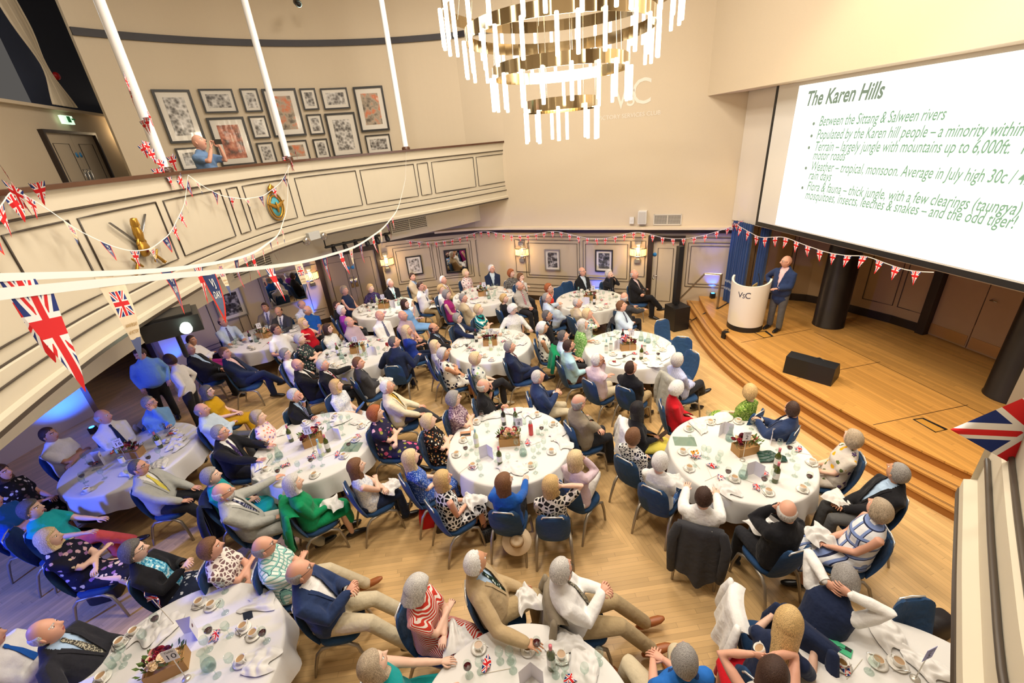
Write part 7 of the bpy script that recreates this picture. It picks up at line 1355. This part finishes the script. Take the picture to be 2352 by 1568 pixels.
# ------------------------------------------------------------------ bunting, flags, coats, bags and other loose things
TAPE = M('bunting_tape', (244, 242, 238), .7); PJ = jack_mat('union_pennant', .95, .17); PTXT = M('pennant_lettering', (240, 238, 236), .7); PGOLD = M('pennant_gold_lettering', (176, 136, 60), .6)
def uvmat(name, kind):
    m, t, b = newmat(name); x = t.xyz(t.node('ShaderNodeTexCoord').outputs['UV']); b.inputs['Roughness'].default_value = .75; b.inputs['Specular IOR Level'].default_value = .2
    if kind == 'vj':
        d = t.math('SUBTRACT', t.math('MULTIPLY', t.math('SUBTRACT', 1., x[1]), .5), t.math('ABSOLUTE', t.math('SUBTRACT', x[0], .5))); n = t.noise(t.obj(), 26, 3.)
        base = t.mix(t.math('LESS_THAN', x[1], .42), t.mix(n, lin((70, 84, 116)), lin((120, 136, 166))), lin((44, 60, 104))); t.put(b.inputs['Base Color'], t.mix(t.math('LESS_THAN', d, .055), base, lin((232, 62, 48))))
    else:
        n = t.noise(t.obj(), 30, 3.); tip = t.math('GREATER_THAN', t.math('ADD', x[1], t.math('MULTIPLY', n, .06)), .74); u = t.math('ADD', t.math('MULTIPLY', t.math('SUBTRACT', x[0], .5), 1.9), .5); v = t.math('ADD', t.math('MULTIPLY', t.math('SUBTRACT', x[1], .27), 3.0), .5)
        inb = t.math('MULTIPLY', t.math('LESS_THAN', t.math('ABSOLUTE', t.math('SUBTRACT', u, .5)), .48), t.math('LESS_THAN', t.math('ABSOLUTE', t.math('SUBTRACT', v, .5)), .46))
        base = t.mix(n, lin((226, 206, 170)), lin((244, 232, 208))); r = t.mix(inb, base, jack_nodes(t, u, v)); t.put(b.inputs['Base Color'], t.mix(tip, r, lin((92, 104, 146))))
    return m
PV, PCR = uvmat('victory_day_pennant', 'vj'), uvmat('cream_pennant', 'cream')
TXT = {k: text_geo(k, s, align='CENTER', bold=.012 * s) for k, s in (('VJ', .30), ('DAY', .27), ('ANNIVERSARY', .085), ('of VICTORY', .085))}
def pennant(o, c, tan, wd, L, design, seed, letter, face=0.):
    r = np.random.RandomState(seed); tan = unit(tan); dn = unit(np.array([0, 0, -1.]) + np.array([*r.uniform(-.12, .12, 2), 0])); nm = unit(np.cross(tan, dn)); cu_, ph, tw = r.uniform(.02, .10) * L, r.uniform(0, 6), r.uniform(-.25, .25)
    def f(x, v): return c + tan * (x - .5) * wd + dn * L * v + nm * (cu_ * math.sin(3.2 * v + ph) * v + tw * (x - .5) * wd * v * 2)
    A = np.array([[f(.5 + u * .5 * (1 - v * .985), v) for u in np.linspace(-1, 1, 7)] for v in np.linspace(0, 1, 11)]); h, w_ = A.shape[:2]
    g = G(); g.grid(A); pn = g.obj('pennant', {'j': PJ, 'v': PV, 'c': PCR}[design], o); me = pn.data; uv = me.uv_layers.new(name='UVMap'); n = len(me.loops); vi = np.empty(n, int); me.loops.foreach_get('vertex_index', vi)
    vv = (vi // w_) / (h - 1); uu = .5 + ((vi % w_) / (w_ - 1) * 2 - 1) * .5 * (1 - vv * .985); uv.data.foreach_set('uv', np.stack([uu, vv], 1).ravel())
    if letter and design in 'vc':
        side = 1 if (np.cross(tan, np.array([0, 0, 1.])) @ (CAMP - c)) > 0 else -1; out = nm * (1 if nm @ (CAMP - c) > 0 else -1) * .0018; mir = 1 if (tan @ np.cross(dn * -1, nm * (1 if nm @ (CAMP - c) > 0 else -1))) > 0 else -1
        g = G()
        for s, v0, k in ((('VJ', .27, 1.), ('DAY', .50, .62)) if design == 'v' else (('ANNIVERSARY', .56, .62), ('of VICTORY', .65, .62))):
            V, F = TXT[s]; g.add([f(.5 + mir * x * k * (1 if design == 'v' else 1.1), v0 - y * .72) + out for x, y, _ in V], F)
        g.obj('lettering', PTXT if design == 'v' else PGOLD, pn, False)
def string(pts, marks, wd, L, label, tape=.012, seed=1, group='bunting strings', letter=99., seq='jcv', face=0.):
    """tape through 3-D points; marks: positions along it (fraction of arc) or a spacing in metres"""
    p = np.array(pts, float); s = np.r_[0, np.cumsum(np.linalg.norm(np.diff(p, axis=0), axis=1))]; q = np.linspace(0, s[-1], 120); y = np.stack([np.interp(q, s, p[:, k]) for k in range(3)], 1)
    for _ in range(20): y[1:-1] = .25 * y[:-2] + .5 * y[1:-1] + .25 * y[2:]
    o = empty('bunting_string', (0, 0, 0), 0, label, 'bunting', group); g = G(); ta = np.gradient(y, axis=0); up = np.array([0, 0, 1.]); A = np.array([y + up * tape / 2, y - up * tape / 2]); g.grid(A); g.grid(A[::-1] + np.array([.001, .001, 0])); g.obj('tape', TAPE, o)
    if not isinstance(marks, (list, tuple)): marks = list(np.arange(marks * .5, s[-1], marks) / s[-1])
    for k, mk in enumerate(marks):
        a = mk * s[-1]; c = np.array([np.interp(a, q, y[:, j]) for j in range(3)]); tn = np.array([np.interp(a, q, ta[:, j]) for j in range(3)]); pennant(o, c, tn, wd, L, seq[k % len(seq)], seed * 50 + k, np.linalg.norm(c - CAMP) < letter, face)
    return o
def D3(px, py, F):
    r = ray(px, py); k = r @ np.array([0, CP, -SP]); return CAMP + r * (F / k)
def frac_at(pts, xs):          # arc fractions where the string passes the given picture columns
    p = np.array([q[3] for q in pts]); s = np.r_[0, np.cumsum(np.linalg.norm(np.diff(p, axis=0), axis=1))]; return [float(np.interp(x, [q[0] for q in pts], s) / s[-1]) for x in xs]
SA_ = [(x, y, f_, D3(x, y, f_)) for x, y, f_ in ((-260, 705, .62), (0, 671, .86), (149, 662, 1.08), (298, 641, 1.42), (446, 629, 1.95), (595, 616, 2.75), (700, 602, 3.6), (817, 568, 5.2), (880, 525, 6.7), (914, 482, 8.0), (932, 410, 9.2))]
SA_.append((938, 345, 9.6, POLES[2]))
string([q[3] for q in SA_], frac_at(SA_, (55, 240, 466, 612, 680, 735, 772, 802, 826, 852, 872, 888, 900)), .165, .25, 'long bunting string nearest the lens running to the farthest white pole'.replace('nearest', 'passing'), .024, 1, letter=6., face=.55)
SB_ = [(x, y, f_, D3(x, y, f_)) for x, y, f_ in ((-260, 650, .8), (0, 635, 1.1), (149, 632, 1.4), (298, 626, 1.85), (387, 620, 2.3), (491, 605, 3.0), (550, 593, 3.7), (589, 578, 4.4), (640, 540, 6.2), (660, 480, 7.8))]
SB_.append((670, 372, 9., POLES[1]))
string([q[3] for q in SB_], frac_at(SB_, (30, 225, 375, 447, 503, 541, 560, 578, 600, 616, 632, 645)), .165, .25, 'bunting string behind the first running up to the middle white pole', .022, 2, letter=6., seq='jcvjcvj', face=.5)
def gf(px, py, out=-.16):
    c = cross(px, py); q = c[1]; d = q - CAMP; return CAMP + d * (1 + out / np.hypot(*d[:2]))
string([gf(*q) for q in ((36, 436), (95, 470), (180, 530), (255, 565), (300, 577), (345, 573), (390, 538), (424, 470), (432, 402))], [.03, .16, .29, .42, .52, .62, .71, .79, .88, .96], .15, .20, 'bunting swag hanging across the lion and swords badge', .012, 3, seq='jcvjcvj')
string([gf(*q) for q in ((432, 402), (470, 430), (510, 450), (560, 457), (605, 450), (645, 420), (666, 380))], [.06, .2, .34, .48, .62, .76, .9], .15, .20, 'bunting swag between the flag-wrapped pole and the eagle badge', .012, 4, seq='cvjcvjv')
string([gf(*q) for q in ((-90, 560), (-30, 520), (20, 445), (36, 436))], [.15, .4, .65, .9], .18, .24, 'short bunting swag at the edge of the view on the gallery rail', .012, 5, seq='cvjj')
def bwp(px, py): q = PY(px, py, BW0 + NS * .30, BW1 + NS * .30) if px > 1010 else PC(px, py, HR - .30); return q
string([bwp(*q) for q in ((932, 552), (965, 556), (1000, 557), (1060, 546), (1108, 527), (1160, 539), (1200, 542), (1240, 536), (1275, 527), (1330, 545), (1375, 550), (1430, 541), (1462, 526), (1510, 545), (1560, 551), (1620, 541), (1686, 518))], .27, .13, .19, 'union bunting looped along the ledge of the end wall', .01, 6, seq='jjj')
def sgp(px, py): r_ = PY(px, py, SA + np.array([-.34, -.03]), SA + SD + np.array([-.34, -.03])); return r_
string([sgp(*q) for q in ((1692, 516), (1745, 546), (1800, 543), (1850, 563), (1900, 580), (1950, 588), (1988, 586), (2040, 607), (2090, 623), (2145, 625))], .30, .16, .22, 'union bunting hung below the projection screen across the stage', .012, 7, seq='jjj')
def clump(q, lab, n=7, sp_=.10, seed=1, h=.25):
    r = np.random.RandomState(seed); o = empty('flag_cluster', q, 0, lab, 'flags')
    for k in range(n): c = np.array(q) + r.normal(size=3) * np.array([sp_, sp_, h * .4]); pennant(o, c, r.normal(size=3) * np.array([1, 1, .5]), .14, .19, 'j', seed * 9 + k, False)
    for c in o.children: c.matrix_parent_inverse = Matrix.Translation(-Vector(q))
n1 = unit(CAMP - POLES[0]); clump(POLES[0] + n1 * .13 + (0, 0, .18), 'union pennants wound around the foot of the first white pole', 9, .07, 3, .5); clump(POLES[0] + n1 * .13 + (0, 0, .75), 'union pennants caught on the first white pole above its foot', 5, .05, 7, .6)
clump(POLES[1] + unit(CAMP - POLES[1]) * .14 + (0, 0, .06), 'union pennants bunched at the foot of the middle white pole', 6, .08, 4, .2); clump(gf(30, 440) + (0, 0, .05), 'red and blue flags gathered on the gallery rail at the edge', 7, .14, 5, .15); clump(bwp(1690, 514) + np.array([*NS * .1, 0]), 'union pennants bunched where the curtain meets the end wall', 6, .07, 6, .15)
tip, b0, b1 = D3(2182, 986, 1.72), D3(2470, 862, 1.60), D3(2440, 1130, 1.66); A = np.array([[tip + ((b0 + (b1 - b0) * u) - tip) * v + unit(CAMP - tip) * .025 * math.sin(5 * v + 2 * u) for u in np.linspace(0, 1, 11)] for v in np.linspace(0, 1, 15)[::-1]])
o = empty('union_flag', tip, 0, 'large union flag pennant flying out at the end of the gallery front', 'flag'); g = G(); g.grid(A); pn = g.obj('flag_cloth', JACK, o); pn.matrix_parent_inverse = Matrix.Translation(-Vector(tip)); me = pn.data; uv = me.uv_layers.new(name='UVMap'); n = len(me.loops); vi = np.empty(n, int); me.loops.foreach_get('vertex_index', vi); vv = (vi // 11) / 14; uv.data.foreach_set('uv', np.stack([(1 - vv) * (.58 + ((vi % 11) / 10 - .5) * .8), (1 - vv) * (.58 - ((vi % 11) / 10 - .5) * .8)], 1).ravel())
# coats and cardigans over chair backs
def who(s): return next(d for d in PEOPLE if s in d['who'])
def coat(x, y, az, mat, label, drop=.62, name='jacket', seed=1):
    a = math.radians(az); x += .085 * math.sin(a); y += .085 * math.cos(a); r = np.random.RandomState(seed); A = []
    for t in np.linspace(0, 1, 16):
        row = []
        for u in np.linspace(-1, 1, 21):
            if t < .16: yy = -.23 - .10 * (t / .16); z = .90 + .055 * math.sin(math.pi * t / .32)
            else: k = (t - .16) / .84; yy = -.345 - .03 * k + .022 * k * math.sin(u * 9 + seed) - .05 * (1 - u * u) * k; z = .955 - drop * k * (1 - .10 * math.sin(u * 4 + seed))
            row.append((u * (.235 + .03 * t) , yy + .05 * u * u, z - .05 * abs(u) ** 3 * (t < .5)))
        A.append(row)
    A = np.array(A); o = empty(name, (x, y, 0), -a, label, 'jacket' if name != 'cardigan' else 'cardigan'); g = G(); g.grid(A); g.grid(A[:, ::-1] + np.array([0, .018, -.006])); g.obj('back', mat, o)
    for s in (-1, 1): g = G(); g.tube([(s * .225, -.30, .90), (s * .275, -.33, .72), (s * .27, -.36, .52), (s * .255, -.35, .955 - drop + .02)], [(.05, .03), (.055, .04), (.05, .038), (.045, .03)], 9); g.obj('sleeve', mat, o)
for s, c, lab, dr in (('his jacket on the chair', 'charcoal', 'charcoal jacket hanging long over the chair of the man in the white shirt', .74), ('bearded man in a white shirt and khaki', 'tweed', 'khaki jacket over the chair of the bearded man in the white shirt', .7), ('navy waistcoat', 'navy', 'navy jacket over the chair of the man in the waistcoat', .6), ('turquoise top behind', 'navy', 'dark navy coat over the chair of the woman in the turquoise top', .8), ('cheek on his hand', 'tweed', 'brown jacket over the chair of the man with his cheek on his hand', .6),
                      ('long black hair', 'white', 'white shawl over the chair of the woman with long black hair', .45), ('covering his mouth', 'khaki', 'khaki jacket over the chair of the man covering his mouth', .7), ('sunglasses', 'green', 'bright green jacket over the chair of the man with sunglasses on his hair', .4), ('lilac striped', 'lgrey', 'pale grey jacket over the chair of the man in the lilac striped shirt', .7), ('emerald', 'green', 'green jacket tail over the chair of the grey-bobbed woman', .55), ('light blue shirt and dark tie with folded', 'dark', 'dark jacket over the chair of the man in light blue with folded arms', .7)):
    d = who(s); coat(*d['xy'], d['az'], cloth(c), lab, dr, seed=len(lab))
q = P(1672, 1405, .78); a = math.radians(110); coat(q[0] + .25 * math.sin(a), q[1] + .25 * math.cos(a), 110, cloth('white'), 'white knitted cardigan draped on the empty chair by table five', .5, 'cardigan', 4)
# napkins on laps
for s in ('black leaf', 'spotted skirt', 'emerald', 'napkin on his knee', 'white-haired man in a tan suit', 'striped dress', 'long brown hair and', 'covering his mouth', 'holding his spectacles', 'blue spotted' , 'brown-haired man in a charcoal', 'plaid sundress'):
    d = who(s); k = d['Rw'] @ (np.array([.06, .34, .66]) * d['s']); o = bpy.data.objects.new('napkin', NAPK[len(s) % 5]); C.objects.link(o); o.location = (d['xy'][0] + k[0], d['xy'][1] + k[1], k[2]); o.rotation_euler.z = -math.radians(d['az']) + .4; o.scale = (1.05, 1.35, 1.6)
    tag(o, ' '.join(('white linen napkin in the lap of the ' + d['who']).split()[:16]), 'napkin', 'napkins on laps')
# bags, hat, phones and the like
d = who('bright blue cardigan'); q = P(1187, 1242, .36); hat = empty('sun_hat', q, 0, 'pale fedora with a tan band hanging behind the chair of the woman in blue', 'hat'); vdir = unit(CAMP - q); B = basis(np.cross(vdir, (1., 0, 0)), vdir); HM = M('felt_cream', (222, 196, 160), .85)
g = G(); a = np.linspace(0, 2 * math.pi, 36, endpoint=False); A = np.array([np.stack([r_ * np.cos(a), r_ * np.sin(a) * .92, np.full(36, z) + .018 * np.cos(2 * a) * (r_ > .1) * r_ / .18], 1) for r_, z in ((.185, .0), (.182, .006), (.10, .012), (.088, .02))]); g.grid(A, 0, True); g.xf(np.stack([B[:, 0], -B[:, 1], B[:, 2]], 1)); br = g.obj('brim', HM, hat)
g = G(); A = np.array([np.stack([r_ * np.cos(a), r_ * .86 * np.sin(a), np.full(36, z) + dz * np.cos(a) ** 2], 1) for r_, z, dz in ((.088, .015, 0), (.082, .06, 0), (.070, .105, 0), (.045, .115, .01), (.02, .098, .0), (.001, .094, 0))]); g.grid(A, 0, True); g.xf(np.stack([B[:, 0], -B[:, 1], B[:, 2]], 1)); g.obj('crown', HM, hat); g = G(); A = np.array([np.stack([r_ * np.cos(a), r_ * .87 * np.sin(a), np.full(36, z)], 1) for r_, z in ((.0895, .018), (.086, .045))]); g.grid(A, 0, True); g.xf(np.stack([B[:, 0], -B[:, 1], B[:, 2]], 1)); g.obj('hat_band', M('hat_band', (196, 150, 84), .7), hat)
def bag(px, py, dim, mat, label, rz=0., handle=True, z=0., name='handbag'):
    q = P(px, py, z); o = empty(name, q, rz, label, 'bag'); g = G(); w_, d_, h_ = dim; A = []
    for z_, k in ((0, .96), (.02, 1.), (h_ * .6, .96), (h_, .80)): t = np.linspace(0, 2 * math.pi, 24, endpoint=False); A.append(np.c_[np.sign(np.cos(t)) * np.abs(np.cos(t)) ** .5 * w_ / 2 * k, np.sign(np.sin(t)) * np.abs(np.sin(t)) ** .5 * d_ / 2 * k, np.full(24, z_)])
    g.grid(np.array(A), 0, True); g.F += [tuple(range(24))[::-1], tuple(range(72, 96))]; g.M += [0, 0]; g.obj('body', mat, o)
    if handle: g = G(); g.tube([(-w_ * .3, 0, h_ * .95), (-w_ * .26, .02, h_ * 1.35), (0, .03, h_ * 1.5), (w_ * .26, .02, h_ * 1.35), (w_ * .3, 0, h_ * .95)], .008, 6); g.obj('strap', M('bag_strap', (60, 40, 34), .5), o)
    return o
bag(1122, 1236, (.20, .14, .18), pat('quilted_black', 'chk', [(30, 30, 32), (70, 68, 66), (20, 20, 22)], 2.2, .4), 'small black quilted handbag with a pearl strap on the floor', .3); bag(990, 1204, (.30, .14, .30), jack_mat('union_bag', 1., 0.), 'union flag tote bag under the chair of the blonde woman', .2); bag(1014, 1218, (.16, .10, .26), M('bag_patent', (34, 20, 22), .2), 'dark patent bag hanging beside the union flag tote', .2)
bag(1224, 722, (.30, .16, .30), BLK, 'black handbag on the floor behind the man in the red tie', .4); bag(250, 1366, (.36, .24, .26), M('bag_black_cloth', (34, 28, 30), .6), 'black handbag on the floor behind the woman in the black cardigan', .3); bag(2140, 1452, (.3, .2, .25), MC['bag_black_cloth'], 'black bag beside the empty chair at table five', .2, False)
d = who('headband'); k = d['Rw'] @ np.array([.0, .36, .67]); g = G(); g.box((0, 0, 0), (.22, .03, .11), R=rot_x(-.6)); o = g.obj('clutch_bag', M('clutch_blue', (30, 84, 160), .5), None, False, (d['xy'][0] + k[0], d['xy'][1] + k[1], k[2] + .06), -math.radians(d['az'])); tag(o, 'royal blue clutch bag held by the young woman with the headband', 'bag')
hbd = d; g = G(); ang = np.linspace(.15, math.pi - .15, 15); g.tube([(.096 * math.cos(q_), .01, .128 * math.sin(q_)) for q_ in ang], (.004, .010), 6); o = g.obj('headband', M('headband_white', (240, 236, 230), .5), d['o']); o.location = (np.linalg.inv(d['Rw']) @ (d['hc'] - np.array([*d['xy'], 0]))) / d['s']
def held(s, off, dim, mat, label, cat, name, rz=0., R=None, hand='R'):
    d = who(s); q = d['w' + hand]; a = -math.radians(d['az']); v = rot_z(a) @ np.array(off); g = G(); g.box((0, 0, 0), dim, R=R); o = g.obj(name, mat, None, False, q + v, a + rz); tag(o, label, cat); return o
held('filming with a phone', (-.09, .09, .07), (.155, .010, .08), M('phone_black', (16, 16, 18), .2), 'black phone held up by the man filming on the gallery', 'phone', 'mobile_phone'); held('long black hair', (-.04, .12, .05), (.08, .012, .15), M('phone_case_brown', (60, 40, 30), .4), 'dark phone in the hands of the woman with long black hair', 'phone', 'mobile_phone', R=rot_x(-.8)); held('blue polo shirt looking', (-.02, .12, .05), (.075, .010, .15), MC['phone_black'], 'phone held by the man in the bright blue polo shirt', 'phone', 'mobile_phone', R=rot_x(-.8))
d = who('raising a cup'); q = d['hc'] + d['Rw'] @ np.array([.0, .16, -.03]); o = copy_tree(proto('cup')); o.location = q; o.rotation_euler = (-.6, 0, 1.); tag(o, 'white coffee cup raised by the dark-haired woman', 'cup', 'cup things on table five')
d = who('holding a paper flag'); o = copy_tree(FLAGME[0]); o.location = d['wL'] + np.array([.05, .05, .04]); o.rotation_euler.z = 1.; tag(o, 'paper union flag in the hand of the silver-haired man', 'flag', 'flag things on the table behind table eleven')
d = who('white-haired man in a tan suit'); q = d['wR'] + d['Rw'] @ np.array([.03, .10, 0]); o = copy_tree(proto('red')); o.location = (q[0], q[1], TZ); tag(o, 'wine glass held on the cloth by the man in the tan suit', 'wine glass', 'wine glass things on the table between ten and five')
d = who('steepled')
k_ = who('blue and white scarf'); 
for e in [x for x in bpy.data.objects if x.location.z < -20 and x.parent is None]:
    for ch_ in list(e.children): bpy.data.objects.remove(ch_)
    bpy.data.objects.remove(e)
for k, o in PROTO.items():
    if not PROTO_USED[k]:
        for ch_ in list(o.children): bpy.data.objects.remove(ch_)
        bpy.data.objects.remove(o)
